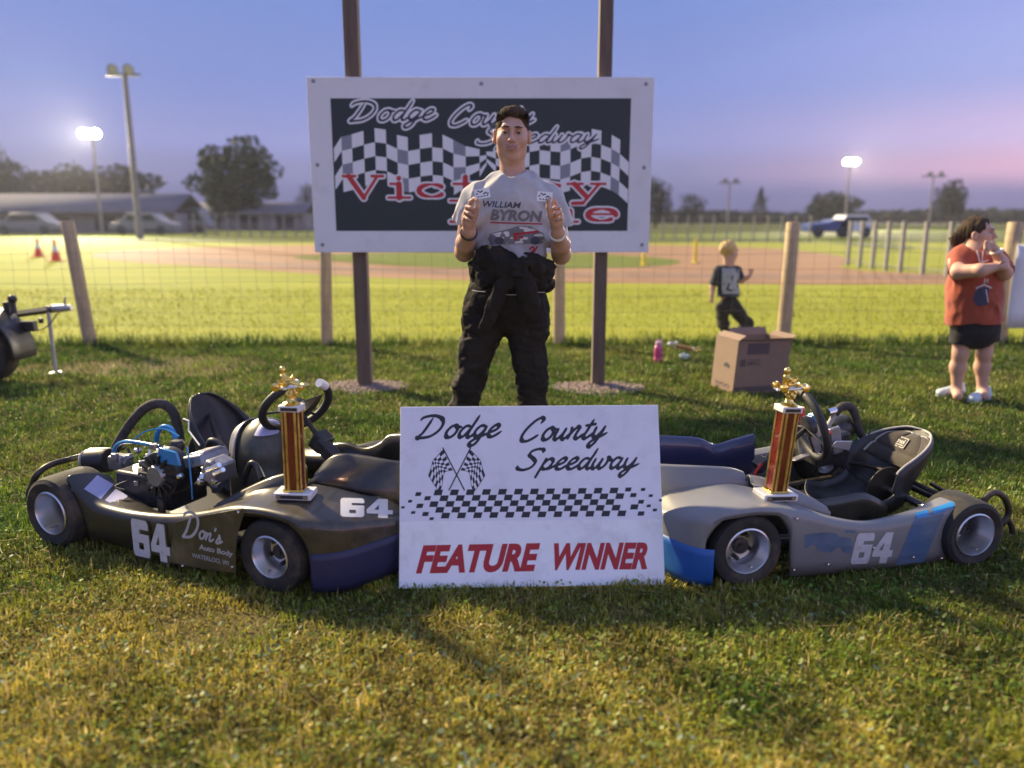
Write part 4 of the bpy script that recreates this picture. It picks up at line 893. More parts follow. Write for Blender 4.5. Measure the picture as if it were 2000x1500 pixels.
def side_body(k, tab, arch_r, rear, M, name='body_panel', sgn=1):
    """bodywork of one side, from the rear tyre along the pod, over the front wheel and round to the nose.
       tab rows: u_out, w_out, z_bottom, z_top, u_in, w_in, z_in"""
    S = spline(np.array(tab, float), 9); rows = []
    for (uo, wo, zb, zt, ui, wi, zi) in S:
        if abs(uo) < arch_r: zb = max(zb, .125 + math.sqrt(arch_r ** 2 - uo ** 2))
        if uo < rear[0]: q = min(1, (rear[0] - uo) / (rear[0] - rear[1])); zb = max(zb, .055 + (zt - .075 - .0) * q ** .75)
        zb = min(zb, zt - .03); hgt = zt - zb
        d = np.array([ui - uo, wi - wo]); D = np.linalg.norm(d) + 1e-9; d /= D; r = min(.028, D * .45, hgt * .6)
        pt = lambda q, z: (uo + d[0] * q, sgn * (wo + d[1] * q), z)
        row = [pt(.012, zb), pt(.002, zb + .25 * hgt), pt(-.003, zb + .55 * hgt), pt(0, zt - r * 1.05), pt(r * .12, zt - r * .5), pt(r * .45, zt - r * .12), pt(r, zt)]
        for q in np.linspace(.12, 1, 6): e = r + (D - r) * q; row.append(pt(e, zt + (zi - zt) * (q ** 1.2)))
        row.append(pt(D + .006, zi - .03)); row.append(pt(D + .004, zi - .07)); rows.append(row)
    b = k.mb(); b.grid(rows); return b.build(name, M, k.root, solid=.003, angle=60)
def cockpit_wall(k, name, pts, M, thick=.012):
    """pts rows: u, w_base, z_base, w_top, z_top"""
    S = spline(np.array(pts, float), 8); rows = []
    for u, wb, zb, wt, zt in S:
        s = -1 if wb > 0 else 1
        rows.append([(u, wb, zb - .03), (u, wb, zb), (u, wb + .15 * (wt - wb), zb + .35 * (zt - zb)), (u, wt - s * .01, zt - .025), (u, wt, zt - .006), (u, wt + s * .012, zt), (u, wt + s * .024, zt - .006), (u, wt + s * .03, zt - .04), (u, wt + s * .035, zb - .12)])
    b = k.mb(); b.grid(rows); return b.build(name, M, k.root, solid=.003, angle=60)
def seat(k, u0, w0, tilt, M, hw=.19, back=.40, z0=.05):
    """moulded seat shell: pan then back along a bent centre line"""
    cl = [(u0 + .30, z0 + .045), (u0 + .2, z0 + .0), (u0 + .08, z0 + .0), (u0 - .01, z0 + .04), (u0 - .05, z0 + .11)]
    d = np.array([-math.sin(tilt), math.cos(tilt)]); p = np.array(cl[-1])
    for q in np.linspace(.06, back, 6): cl.append(tuple(p + d * q))
    C = spline(np.array(cl), 5); n = len(C); rows = []
    for i, c in enumerate(C):
        s = i / (n - 1); t = C[min(i + 1, n - 1)] - C[max(i - 1, 0)]; t /= np.linalg.norm(t) + 1e-9; nrm = np.array([t[1], -t[0]])
        if nrm[0] < 0 and s > .5: nrm = -nrm
        if s <= .5 and nrm[1] < 0: nrm = -nrm
        top = math.sqrt(max(.003, 1 - max(0, (s - .50) / .5) ** 2.6)); half = hw * top * (1 if s > .3 else .86 + .14 * s / .3); wing = (.13 * (1 - abs(s - .45) / .6) + .03) * top; row = []
        for v in np.linspace(-1, 1, 17):
            e = abs(v) ** 3.2; row.append((c[0] + nrm[0] * wing * e, w0 + half * math.sin(v * 1.45) / math.sin(1.45), c[1] + nrm[1] * wing * e))
        rows.append(row)
    b = k.mb(); b.grid(rows); return b.build('seat', M, k.root, solid=.006), np.array(rows)
def bolts(k, pts, parent, w=.47, r=.0055, m=None):
    for p in pts:
        c = k.at(p[0], p[1], w); b = k.mb(); b.lathe([(.001, .006), (r * .7, .005), (r, .001), (r, -.002)], c, (0, 1, 0), 8); b.build('bolt', m or M_chrome, parent)

# ================================================================== left kart (black)
KL = Kart('black_go_kart', 'dusty black go-kart on the left with blue engine hoses and sponsor lettering', (525, 1090), R(-24), 1)
tabL = [(-.945, .470, .25, .292, -.93, .40, .285), (-.90, .471, .05, .262, -.90, .335, .262), (-.82, .472, .055, .205, -.83, .325, .215), (-.70, .472, .05, .192, -.70, .355, .19), (-.56, .472, .048, .198, -.56, .39, .175), (-.42, .472, .05, .215, -.42, .395, .19), (-.28, .472, .052, .248, -.28, .37, .24), (-.14, .471, .055, .288, -.15, .30, .30), (-.02, .470, .055, .302, -.03, .24, .318), (.10, .468, .04, .298, .08, .22, .315), (.19, .448, .035, .285, .16, .21, .305), (.26, .385, .03, .265, .21, .195, .295), (.305, .285, .03, .245, .24, .17, .288), (.345, .175, .03, .228, .27, .11, .28), (.37, .08, .03, .215, .28, .04, .275), (.378, -.01, .03, .215, .28, -.01, .275)]
bodyL = side_body(KL, tabL, .168, (-.865, -.945), M_bodyL)
tabLf = [r for r in tabL]; side_body(KL, tabLf, .168, (-.865, -.945), M_bodyL, 'far_body_panel', -1)
cockpit_wall(KL, 'cockpit_wall', [(-.03, .20, .305, .16, .335), (.01, .20, .31, .135, .385), (.06, .195, .31, .12, .405), (.16, .185, .305, .11, .405), (.25, .155, .29, .10, .398), (.33, .10, .26, .06, .385)], M_bodyL)
cockpit_wall(KL, 'cockpit_wall', [(-.20, -.22, .30, -.20, .335), (-.14, -.22, .30, -.20, .345), (-.05, -.22, .30, -.20, .335), (.02, -.22, .30, -.205, .36), (.08, -.215, .30, -.20, .405), (.2, -.2, .29, -.18, .42), (.31, -.14, .26, -.12, .41)], M_bodyL)
cockpit_wall(KL, 'fender_fin', [(-.33, .36, .225, .352, .232), (-.24, .335, .25, .32, .285), (-.14, .30, .29, .28, .335), (-.07, .27, .305, .25, .355), (-.03, .25, .31, .24, .355)], M_bodyL)
# navy tape over the lower nose
def nose_tape(k, tab, z1, M, name, u_from, u_to=.5):
    S = spline(np.array(tab, float), 9); rows = []
    for (uo, wo, zb, zt, ui, wi, zi) in S:
        if uo < u_from or uo > u_to: continue
        d = np.array([ui - uo, wi - wo]); d /= np.linalg.norm(d) + 1e-9
        row = [(uo - d[0] * (.0055 - .012 * max(0, .25 - q) * 4), wo - d[1] * (.0055 - .012 * max(0, .25 - q) * 4), zb + (min(z1(uo), zt - .04) - zb) * q) for q in np.linspace(0, 1, 6)]; rows.append(row)
    b = k.mb(); b.grid(rows); return b.build(name, M, k.root, solid=.0012, angle=60)
nose_tape(KL, tabL, lambda u: .175, M_navy2, 'nose_tape', .165)
# side plate with the sponsor's lettering
pl = [KL.at(x, y, .476) for x, y in ((344, 1019), (400, 1006), (478, 992), (476, 1006), (466, 1040), (461, 1075), (462, 1119), (405, 1112), (330, 1098))]
b = KL.mb(); b.prism([(p[0], p[2]) for p in pl], .002, ((0, .4765, 0), (1, 0, 0), (0, 0, 1), (0, 1, 0))); plate = b.build('side_plate', M_plate, KL.root, bevel=.0006)
bolts(KL, [(466, 1000), (454, 1107), (357, 1105)], plate, .4785)
def lpx(x, y): p = KL.at(x, y, .48); return np.array([p[0], p[2]])
o_ = lpx(262, 1084); e_ = lpx(333, 1092); t_ = lpx(262, 1013)
v, f = num64(e_[0] - o_[0], t_[1] - o_[1]); KL.decal('number', (v + o_, f), M_dec, KL.root, .4795)
v, f = num64(e_[0] - o_[0], t_[1] - o_[1], grow=.05); KL.decal('number_outline', (v + o_ + np.array([.004, -.004]), f), M_plate, KL.root, .4788)
a_ = lpx(352, 1049); c_ = lpx(440, 1049)
F, x0, y0, h = script_field("D", a_[0] + .012, a_[1] + .004, .060, .078, .12, .25, .0012, pen=.3); KL.decal('lettering', field_mesh(F, x0, y0, h, 0.), M_decg, plate, .4802)
F, x0, y0, h = script_field("on's", a_[0] + .088, a_[1] + .012, .034, .100, .16, .2, .0012, yrise=-.006, pen=.3); KL.decal('lettering', field_mesh(F, x0, y0, h, 0.), M_decg, plate, .4806)
def ktext(k, s, p0, p1, hh, m, parent, w, bold=.03, shear=0., rise=0., spacing=1.):
    v, f = text_fit(s, p1[0] - p0[0], hh, bold, shear, spacing); v = v + p0; v[:, 1] += rise * (v[:, 0] - p0[0]) / (p1[0] - p0[0]); return k.decal('lettering', (v, f), m, parent, w)
ktext(KL, 'Auto Body', lpx(389, 1076), lpx(455, 1080), .026, M_decg, plate, .4802, .03, .1); ktext(KL, 'WATERLOO, WI', lpx(376, 1090), lpx(447, 1098), .020, M_decg, plate, .4802, .012, .1)
# number on the nose top, stripes on the rear of the pod
bvL = KL.bvh(bodyL)
MAXRUN = 4; v, f = num64(102, 37, n=70); drape(KL, 'number', (v, f), lambda q: (665 + q[0], 1009 - q[1] + q[0] * .03), bvL, M_dec, KL.root, .0042); MAXRUN = 100000
def quadgrid(p, n=8):
    p = np.array(p, float); vs = []; fs = []
    for i in range(n + 1):
        for j in range(n + 1):
            u, w = i / n, j / n; vs.append((1 - u) * (1 - w) * p[0] + u * (1 - w) * p[1] + u * w * p[2] + (1 - u) * w * p[3])
    for i in range(n):
        for j in range(n): a = i * (n + 1) + j; fs.append((a, a + n + 1, a + n + 2, a + 1))
    return np.array(vs), fs
drape(KL, 'stripe', quadgrid([(164, 955), (190, 928), (222, 946), (197, 975)]), lambda q: q, bvL, M_lil, KL.root)
drape(KL, 'stripe', quadgrid([(205, 977), (226, 955), (250, 968), (232, 990)]), lambda q: q, bvL, M_lil, KL.root)
# wheels
wheel(KL, 0, .462, .131, .115, .073); wheel(KL, -1.022, .505, .140, .20, .083); wheel(KL, .0, -.462, .131, .115, .073); wheel(KL, -1.022, -.505, .140, .20, .083)
def under(k, ua, wr):
    b = k.mb(); b.tube([(ua, -wr, .137), (ua, wr, .137)], .016, 12); b.build('rear_axle', M_chrome, k.root)
    b = k.mb(); b.tube([(0, -.40, .131), (0, -.30, .10), (0, .30, .10), (0, .40, .131)], .012, 8); b.build('front_axle', M_tube, k.root)
    b = k.mb()
    for s in (-1, 1): b.tube(spline([(ua - .16, s * .26, .11), (ua + .1, s * .27, .09), (-.5, s * .28, .06), (-.2, s * .24, .06), (.15, s * .18, .07), (.33, s * .12, .08)], 5), .0145, 8)
    for u in (ua - .12, -.55, -.18, .3): b.tube([(u, -.2, .075), (u, .2, .075)], .0135, 8)
    b.build('chassis_frame', M_tube, k.root)
    b = k.mb(); b.box(((ua + .35) / 2, 0, .055), (abs(ua) + .1, .54, .004)); b.build('floor_pan', M_hub, k.root)
    b = k.mb(); b.tube([(ua, .02, .137), (ua, .026, .137)], .095, 26); b.build('sprocket', M_hub, k.root)
under(KL, -1.022, .40)
# rear bumper bar
b = KL.mb(); b.tube(spline([(-1.13, .30, .12), *KL.path([(63, 972, .42), (64, 945, .42), (74, 925, .41), (98, 908, .36), (140, 896, .25), (180, 887, .12), (240, 874, -.08)])], 6), .0125, 10); b.build('rear_bumper', M_tube, KL.root)
b = KL.mb(); b.tube(spline(KL.path([(78, 935, .40), (120, 913, .30), (190, 894, .08)]), 4) - np.array([0, 0, .028]), .009, 8); b.build('rear_bumper_rail', M_tube, KL.root)
# seat, cowl, steering
seatL, _ = seat(KL, -.68, -.10, R(18), M_seatsh, .155, .35, .06)
b = KL.mb(); b.tube(spline(KL.path([(410, 808, -.12), (418, 835, -.08), (430, 866, -.02)]), 5), [.004, .009, .01, .011, .011, .012, .012, .012, .012, .012, .012], 8); b.build('seat_strut', M_tube, KL.root)
# rounded tank cowl behind the wheel, with a worn metal guard round its rear edge
M_cowl = mat('cowl_olive', (.055, .055, .04), .42, var=.2, scale=6, wear=((.14, .13, .1), .5, 6)); M_guard = mat('worn_guard', (.30, .30, .34), .5, metal=.5, var=.3, scale=12, wear=((.08, .07, .05), .8, 16))
c0 = KL.at(522, 872, -.02); s_ = SDF(c0 - .22, c0 + .22, .006)
s_.ell(c0 + np.array([0, 0, -.045]), (.125, .13, .165), .02); s_.rbox(c0 + np.array([0, 0, -.15]), (.115, .125, .07), .04, .05)
V, Q = s_.mesh(); np_mesh('tank_cowl', np.array([KL.T(*p) for p in V]), Q[:, ::-1] if KL.side > 0 else Q, np.full(len(Q), 4), M_cowl, KL.root, True)
b = KL.mb(); rows = []
for t in np.linspace(R(-20), R(200), 30): rows.append([c0 + np.array([-.045 - .055 * q - .03 * math.sin(t), math.cos(t) * (.135 - .035 * q), -.06 + math.sin(t) * (.168 - .03 * q)]) for q in np.linspace(0, 1, 5)])
b.grid(rows); b.build('metal_guard', M_guard, KL.root, solid=.004)
b = KL.mb(); b.grid([[c0 + np.array([.035 + .05 * math.cos(t) * q, .02 + .075 * math.sin(t) * q, .122 - .05 * q * q]) for q in np.linspace(.02, 1, 5)] for t in np.linspace(0, 6.283, 20)]); b.build('filler_pad', M_lil, KL.root)
def steering(k, c, r, ax, shaft_end, tape=True, gap=(R(62), R(112))):
    d, sx, sy = frame_from(ax); sx = np.cross(np.array([0, 1., 0]), d); sx /= np.linalg.norm(sx); sy = np.array([0, 1., 0]) - d * d[1]; sy /= np.linalg.norm(sy)      # sx: up in the rim, sy: across (w)
    root = bpy.data.objects.new('steering_wheel', None); COL.objects.link(root); root.parent = k.root; root.empty_display_size = .05
    pt = lambda t, q: c + q * (math.cos(t) * sy + math.sin(t) * sx * (1.0 if math.sin(t) > 0 else .88))
    b = k.mb(); t0, t1 = gap; b.tube([pt(t, r) for t in np.linspace(t1, t0 + 2 * math.pi, 44)], .0165, 10); b.build('rim', M_grip, root)
    for t in (t1 + .06, t0 - .06) if tape else ():
        b = k.mb(); b.tube([pt(t + q, r) for q in np.linspace(-.2, .12, 6)], .0178, 10); b.build('tape', M_tape, root)
    for t in (R(200), R(-20), R(270)):
        b = k.mb(); b.tube([c - d * .012, pt(t, r * .5) - d * .008, pt(t, r)], .009, 8, flat=.6); b.build('spoke', M_grip, root)
    b = k.mb(); b.lathe([(.001, .02), (.035, .02), (.045, 0), (.045, -.015), (.001, -.02)], c, d, 18); b.build('hub', M_blk, root)
    b = k.mb(); e = np.asarray(shaft_end, float); b.tube([c, c + (e - c) * .5, e], .0105, 10); b.tube([c + (e - c) * .42, c + (e - c) * .56], .022, 12); b.build('shaft', M_tube, root)
    return root
cL = np.array([-.257, -.031, .518]); stL = steering(KL, cL, .139, (-.74, -.33, .59), cL + np.array([.30, .03, -.28]))
b = KL.mb(); b.prism([(-.10, -.02), (-.06, .085), (.06, .085), (.105, -.02), (.06, -.09), (-.06, -.09)], .004, (cL + np.array([.03, 0, -.015]), np.array([0, 1., 0]), np.array([.70, 0, .70]), np.array([-.70, 0, .70]))); b.build('dash_plate', M_bodyL, KL.root, bevel=.002)
b = KL.mb(); b.box(KL.at(628, 862, .0), (.06, .07, .07), ry=.6); b.box(KL.at(640, 880, .02), (.10, .05, .05), ry=.7); b.build('steering_support', M_blk, KL.root, bevel=.008)
# engine on the near side
WE = .26
def kbox(k, name, px0, px1, w, dw, m, parent=None, ry=0, bev=.004):
    a, c = k.at(*px0, w), k.at(*px1, w); ctr = (a + c) / 2; b = k.mb(); b.box(ctr, (abs(a[0] - c[0]), dw, abs(a[2] - c[2])), ry=ry); return b.build(name, m, parent or k.root, bevel=bev)
eng = bpy.data.objects.new('engine', None); COL.objects.link(eng); eng.parent = KL.root; eng.empty_display_size = .05
kbox(KL, 'crankcase', (262, 905), (372, 985), .24, .19, M_blk, eng, bev=.012)
b = KL.mb(); c = KL.at(318, 925, .34); b.lathe([(.001, .03), (.04, .028), (.085, .012), (.092, -.02), (.09, -.06)], c, (0, 1, 0), 30)
for q in range(14): t = q * math.tau / 14; b.box(c + np.array([math.cos(t) * .062, .028, math.sin(t) * .062]), (.008, .012, .04), ry=-t + math.pi / 2)
b.build('blower_housing', M_blk, eng)
b = KL.mb(); b.lathe([(.001, .012), (.036, .012), (.045, 0), (.045, -.02)], c + np.array([0, .03, 0]), (0, 1, 0), 20); b.build('starter_cup', M_alu, eng)
for i in range(9): kb = KL.mb(); p = KL.at(352, 902 + i * 6, .24); kb.box(p, (.125, .165, .0035), ry=-.25); kb.build('cooling_fin', M_blk, eng)
kb = KL.mb(); p = KL.at(398, 893, .24); kb.box(p, (.135, .15, .045), ry=-.25, taper=.86); kb.build('valve_cover', M_alu, eng, bevel=.008)
kb = KL.mb(); kb.box(p + np.array([.012, 0, .027]), (.085, .10, .01), ry=-.25, taper=.9); kb.build('valve_cover_lid', M_alu, eng, bevel=.003)
kb = KL.mb(); p2 = KL.at(428, 915, .27); kb.box(p2, (.075, .12, .075), ry=.35, taper=.8); kb.build('head_shroud', M_alu, eng, bevel=.008)
kb = KL.mb(); kb.tube(KL.path([(405, 918, .34), (428, 908, .345)]), .01, 8); kb.tube(KL.path([(418, 925, .34), (436, 917, .345)]), .009, 8); kb.build('spark_lead_clamp', M_chrome, eng)
kb = KL.mb(); kb.lathe([(.001, .05), (.048, .05), (.052, .04), (.052, -.05), (.046, -.055), (.001, -.055)], KL.at(196, 899, .20), (1, -.15, .1), 24); kb.build('air_filter', M_blk, eng)
kb = KL.mb(); kb.lathe([(.001, 0), (.044, 0), (.047, -.006), (.044, -.012)], KL.at(173, 899, .20), (1, -.15, .1), 24); kb.build('filter_cap', M_pipe, eng)
kb = KL.mb(); p = KL.at(235, 902, .22); kb.box(p, (.07, .06, .055)); kb.lathe([(.02, -.05), (.024, 0), (.02, .05)], p, (1, 0, 0), 12); kb.box(p + np.array([.01, .03, .03]), (.03, .02, .03)); kb.build('carburettor', M_alu, eng, bevel=.004)
kb = KL.mb(); kb.tube(spline(KL.path([(222, 893, .22), (224, 876, .22), (236, 865, .22), (258, 863, .23), (290, 868, .24), (312, 872, .25)]), 6), .0085, 10); kb.build('fuel_hose', M_hose, eng)
kb = KL.mb(); kb.tube(spline(KL.path([(305, 862, .14), (309, 842, .14), (322, 833, .13), (336, 840, .13), (343, 858, .14)]), 6), .0105, 10); kb.build('vent_hose', M_hose, eng)
kb = KL.mb(); kb.tube(spline(KL.path([(365, 872, .30), (370, 905, .32), (374, 945, .34), (376, 975, .34)]), 5), .003, 6); kb.tube(spline(KL.path([(258, 862, .2), (285, 842, .19), (320, 838, .18), (350, 852, .2)]), 5), .003, 6); kb.build('cable', M_hose, eng)
kb = KL.mb(); p = KL.at(346, 866, .22); kb.lathe([(.001, .012), (.022, .012), (.028, .004), (.028, -.016), (.02, -.03)], p, (0, 0, 1), 20); kb.build('oil_cap', M_blk, eng)
kb = KL.mb(); kb.tube(KL.path([(292, 880, .26), (296, 905, .3), (302, 930, .34)]), .006, 6); kb.tube(KL.path([(300, 885, .28), (316, 905, .33)]), .005, 6); kb.tube(KL.path([(285, 890, .26), (275, 930, .34)]), .004, 6); kb.build('throttle_linkage', M_chrome, eng)
kb = KL.mb()
for q, (x, y, w) in enumerate(((300, 872, .27), (312, 884, .29), (290, 893, .29), (325, 880, .26), (306, 898, .31), (278, 905, .31))): kb.box(KL.at(x, y, w), (.03 - .003 * (q % 3), .02, .022 + .004 * (q % 2)), ry=.3 * q, rz=.4 * q)
kb.build('bracket_cluster', [M_blk, M_alu][1], eng, bevel=.003)
for q, (x, y, w, s) in enumerate(((252, 893, .27, .016), (268, 880, .25, .014), (338, 890, .30, .015), (352, 930, .35, .013), (300, 950, .36, .012), (392, 940, .33, .016), (412, 905, .33, .012))):
    kb = KL.mb(); kb.lathe([(.001, .014), (s * .6, .013), (s, .006), (s, -.012)], KL.at(x, y, w), (.2, 1, .15), 6); kb.build('engine_bolt', M_chrome if q % 2 else M_alu, eng)
rg = np.random.default_rng(21)
for q in range(46):                                    # small fittings crowded round the engine
    x = rg.uniform(250, 440); y = rg.uniform(868, 968); w = rg.uniform(.16, .35); p = KL.at(x, y, w)
    if p[2] < .07 or p[2] > .36: continue
    kb = KL.mb(); t = q % 4; r_ = rg.uniform(.006, .014)
    if t == 0: kb.box(p, (r_ * 3, r_ * 2, r_ * 2.2), rz=rg.uniform(0, 3), ry=rg.uniform(0, 1))
    elif t == 1: kb.lathe([(.001, r_), (r_ * .6, r_), (r_, r_ * .5), (r_, -r_)], p, rg.normal(0, 1, 3) + np.array([0, 1.2, .4]), 10)
    elif t == 2: kb.tube(spline([p, p + rg.normal(0, .03, 3), p + rg.normal(0, .05, 3)], 4), r_ * .35, 6)
    else: kb.tube([p, p + rg.normal(0, .025, 3)], r_ * .6, 8)
    kb.build('engine_fitting', [M_blk, M_alu, M_hub, M_blk, M_tube, M_chrome][int(rg.integers(0, 6))], eng, bevel=.001)
kb = KL.mb(); kb.box(KL.at(316, 996, .36), (.03, .012, .09)); kb.build('engine_mount', M_tube, eng, bevel=.002)
kb = KL.mb(); kb.prism([(-.06, 0), (.065, 0), (.05, .05), (-.03, .06)], .012, (KL.at(330, 905, .35), (1, 0, 0), (0, 0, 1), (0, 1, 0))); kb.build('fan_guard', M_hose, eng, bevel=.003)
kb = KL.mb(); kb.tube(spline(KL.path([(215, 900, .10), (235, 858, .08), (262, 818, .05), (290, 793, .03), (318, 789, .0), (338, 805, -.02), (348, 838, -.02), (352, 872, .0)]), 7), .021, 12); kb.build('exhaust_pipe', M_wrap, eng)
kb = KL.mb(); kb.tube(KL.path([(358, 818, .02), (369, 822, .03), (369, 842, .05), (390, 870, .10)]), .0035, 6); kb.build('wire_bracket', M_tape, eng)
kb = KL.mb(); kb.tube(spline(KL.path([(405, 890, .10), (412, 862, .10), (432, 872, .10), (440, 893, .12)]), 5), .016, 10); kb.build('chain_guard', M_blk, eng)
kb = KL.mb(); kb.tube(spline(KL.path([(475, 945, .20), (488, 908, .2), (500, 910, .2), (512, 935, .22)]), 5), .013, 8); kb.build('side_hoop', M_blk, KL.root)

# ================================================================== right kart (grey and blue)
KR = Kart('grey_go_kart', 'grey go-kart with blue stripes and padded seat on the right', (1462, 1078), R(193), -1)
tabR = [(-.865, .470, .18, .236, -.86, .40, .236), (-.82, .471, .03, .232, -.82, .38, .230), (-.70, .472, .016, .214, -.70, .40, .205), (-.58, .472, .014, .198, -.58, .405, .185), (-.46, .472, .015, .193, -.46, .405, .178), (-.34, .472, .016, .216, -.34, .39, .205), (-.22, .472, .02, .252, -.22, .35, .25), (-.12, .471, .025, .278, -.12, .29, .285), (-.02, .470, .03, .290, -.03, .25, .30), (.08, .468, .02, .284, .06, .235, .298), (.165, .452, .018, .27, .14, .225, .29), (.212, .405, .016, .255, .19, .205, .28), (.248, .325, .016, .24, .215, .17, .27), (.285, .22, .016, .225, .24, .11, .265), (.335, .12, .016, .215, .26, .05, .26), (.345, -.01, .016, .21, .26, -.01, .26)]
bodyR = side_body(KR, tabR, .162, (-.80, -.865), M_bodyR)
side_body(KR, tabR, .162, (-.80, -.865), M_bodyR, 'far_body_panel', -1)
cockpit_wall(KR, 'cockpit_wall', [(-.11, .245, .285, .215, .325), (-.06, .245, .29, .21, .343), (.02, .24, .292, .20, .352), (.15, .225, .285, .185, .362), (.23, .195, .275, .165, .366), (.31, .13, .25, .11, .36)], M_bodyR)
cockpit_wall(KR, 'fender_fin', [(-.36, .385, .21, .37, .225), (-.30, .37, .225, .345, .262), (-.22, .345, .25, .315, .300), (-.15, .31, .275, .28, .322), (-.11, .285, .285, .25, .325)], M_bodyR)
cockpit_wall(KR, 'cockpit_wall', [(-.40, -.27, .25, -.25, .335), (-.30, -.27, .26, -.25, .315), (-.22, -.265, .26, -.25, .30), (-.14, -.26, .26, -.24, .335), (-.02, -.25, .26, -.225, .355), (.1, -.235, .26, -.21, .37), (.23, -.2, .25, -.17, .39), (.31, -.13, .24, -.11, .39)], [M_inR])
nose_tape(KR, tabR, lambda u: .152 + .06 * max(0, (u - .1)), M_blu2, 'nose_tape', .125)
bvR = KR.bvh(bodyR); M_bfade = mat('faded_blue_stripe', (.03, .10, .26), .45, col2=(.10, .15, .22), scale=7)
drape(KR, 'stripe', quadgrid([(1788, 1010), (1848, 994), (1800, 1107), (1745, 1112)], 12), lambda q: q, bvR, M_bfade, KR.root)
drape(KR, 'stripe', quadgrid([(1787, 1000), (1812, 994), (1815, 1008), (1790, 1013)], 6), lambda q: q, bvR, M_hose, KR.root, .0044); drape(KR, 'stripe', quadgrid([(1820, 993), (1862, 978), (1864, 990), (1823, 1005)], 6), lambda q: q, bvR, M_hose, KR.root, .0044)
MAXRUN = 5; v, f = num64(78, 60, shear=.25, n=60); drape(KR, 'number', (v, f), lambda q: (1660 + q[0], 1102 - q[1] - q[0] * .03), bvR, M_dec, KR.root, .0042)
M_smudge = mat('faded_blue_paint', (.10, .15, .24), .5, var=.3, scale=8)
X, Y = f_grid(0, 100, 0, 50, 2.); F = (np.hypot((X - 50) / 46, (Y - 25) / 19) - 1) * .5 + .9 * vnoise(X * .06, Y * .08, X * 0 + 2.2); drape(KR, 'faded_paint', field_mesh(F, 0, 0, 2., 0), lambda q: (1572 + q[0], 1085 - q[1]), bvR, M_smudge, KR.root, .0032); MAXRUN = 100000
bolts(KR, [(1556, 1013), (1550, 1113), (1617, 1102), (1783, 1088), (1838, 1090), (1878, 1002), (1706, 1070)], KR.root, .476)
bolts(KR, [(1450, 978), (1487, 992)], KR.root, .34, .012, M_dec)
wheel(KR, 0, .462, .130, .115, .080); wheel(KR, -.882, .505, .124, .17, .078); wheel(KR, 0, -.462, .130, .115, .08); wheel(KR, -.882, -.505, .124, .17, .078)
under(KR, -.882, .40)
seatR, SR = seat(KR, -.89, -.01, R(28), M_seatsh, .165, .25, .04)
# back pad: puffed cushion laid on the shell, with piping and a woven label
i0, i1 = int(len(SR) * .52), int(len(SR) * .93); rows = []; n = i1 - i0; edge = []
S0 = SR[i0:i1]; nr = np.array([.89, 0, .45])
for i in range(n):
    s = i / (n - 1); wv = .80 * (1 - .55 * max(0, (s - .72) / .28) ** 2); row = []
    for v in np.linspace(-1, 1, 17):
        q = (v * wv + 1) / 2 * (S0.shape[1] - 1); j = int(min(q, S0.shape[1] - 2)); p = S0[i, j] + (S0[i, j + 1] - S0[i, j]) * (q - j)
        puff = .010 + .016 * (1 - v ** 4) * (1 - (2 * s - 1) ** 6) - (.008 if min(abs(v - .33), abs(v + .33)) < .05 else 0) - (.006 if abs(s - .38) < .04 else 0); row.append(p + nr * puff)
    rows.append(row)
rows = np.array(rows); b = KR.mb(); b.grid(rows); pad = b.build('back_pad', M_pad, KR.root, solid=.008, off=-1)
loop = np.concatenate([rows[:, 0], rows[-1, 1:], rows[::-1, -1][1:]]); b = KR.mb(); b.tube(loop + nr * .004, .0055, 8); b.build('piping', M_pipe, pad)
ci, cj = int(n * .66), 6; ex = rows[ci, cj + 1] - rows[ci, cj - 1]; ex = -ex / np.linalg.norm(ex); ey = rows[ci + 1, cj] - rows[ci - 1, cj]; ey /= np.linalg.norm(ey); en = nr; fr0 = rows[ci, cj] + en * .006
def on_pad(vf, off, m, nm):
    v, f = vf; b = KR.mb(); b.add([fr0 + ex * q[0] + ey * q[1] + en * off for q in v], f); return b.build(nm, m, pad, smooth=False, fix=False)
X, Y = f_grid(-.05, .05, -.03, .03, .0012); on_pad(field_mesh(f_box(X, Y, -.040, .040, -.024, .024, .006), -.05, -.03, .0012), .001, M_pipe, 'label_border'); on_pad(field_mesh(f_box(X, Y, -.035, .035, -.019, .019, .005), -.05, -.03, .0012), .0016, M_pad, 'label')
v, f = text_fit('kart', .052, .02, .03, .1); on_pad((v - np.array([.026, .006]), f), .0022, M_dec, 'lettering'); on_pad(([np.array(q) for q in ((-.030, -.015), (.030, -.015), (.030, -.010), (-.030, -.010))], [(0, 1, 2, 3)]), .0022, M_pipe, 'label_bar')
# bright bead round the shell's rim
rim = np.concatenate([SR[int(len(SR) * .45):, -1], SR[-1, ::-1][1:], SR[::-1, 0][1:int(len(SR) * .3)]]); b = KR.mb(); b.tube(rim, .0045, 8); b.build('seat_rim_bead', M_pipe, KR.root)
b = KR.mb(); b.tube(spline([SR[8, 0] + np.array([.0, -.01, .01]), SR[14, 0] + np.array([-.02, -.0, .02]), (-.90, .0, .20), (-.95, .22, .18)], 5), .010, 8); b.build('seat_strut', M_tube, KR.root)
cR = KR.at(1580, 832, -.02); stR = steering(KR, cR, .150, (-.95, .15, .3), cR + np.array([.33, .0, -.26]), gap=(R(76), R(80)), tape=False)
b = KR.mb(); b.box(cR + np.array([.2, .0, -.15]), (.05, .06, .05), ry=.6); b.tube([cR + np.array([.30, .05, -.24]), cR + np.array([.18, .06, -.13])], .008, 8); b.build('steering_support', M_blk, KR.root, bevel=.006)
b = KR.mb(); b.tube(KR.path([(1470, 935, .05), (1478, 918, .05), (1488, 905, .05)]), .006, 8); b.build('pedal_spring', M_redp, KR.root)
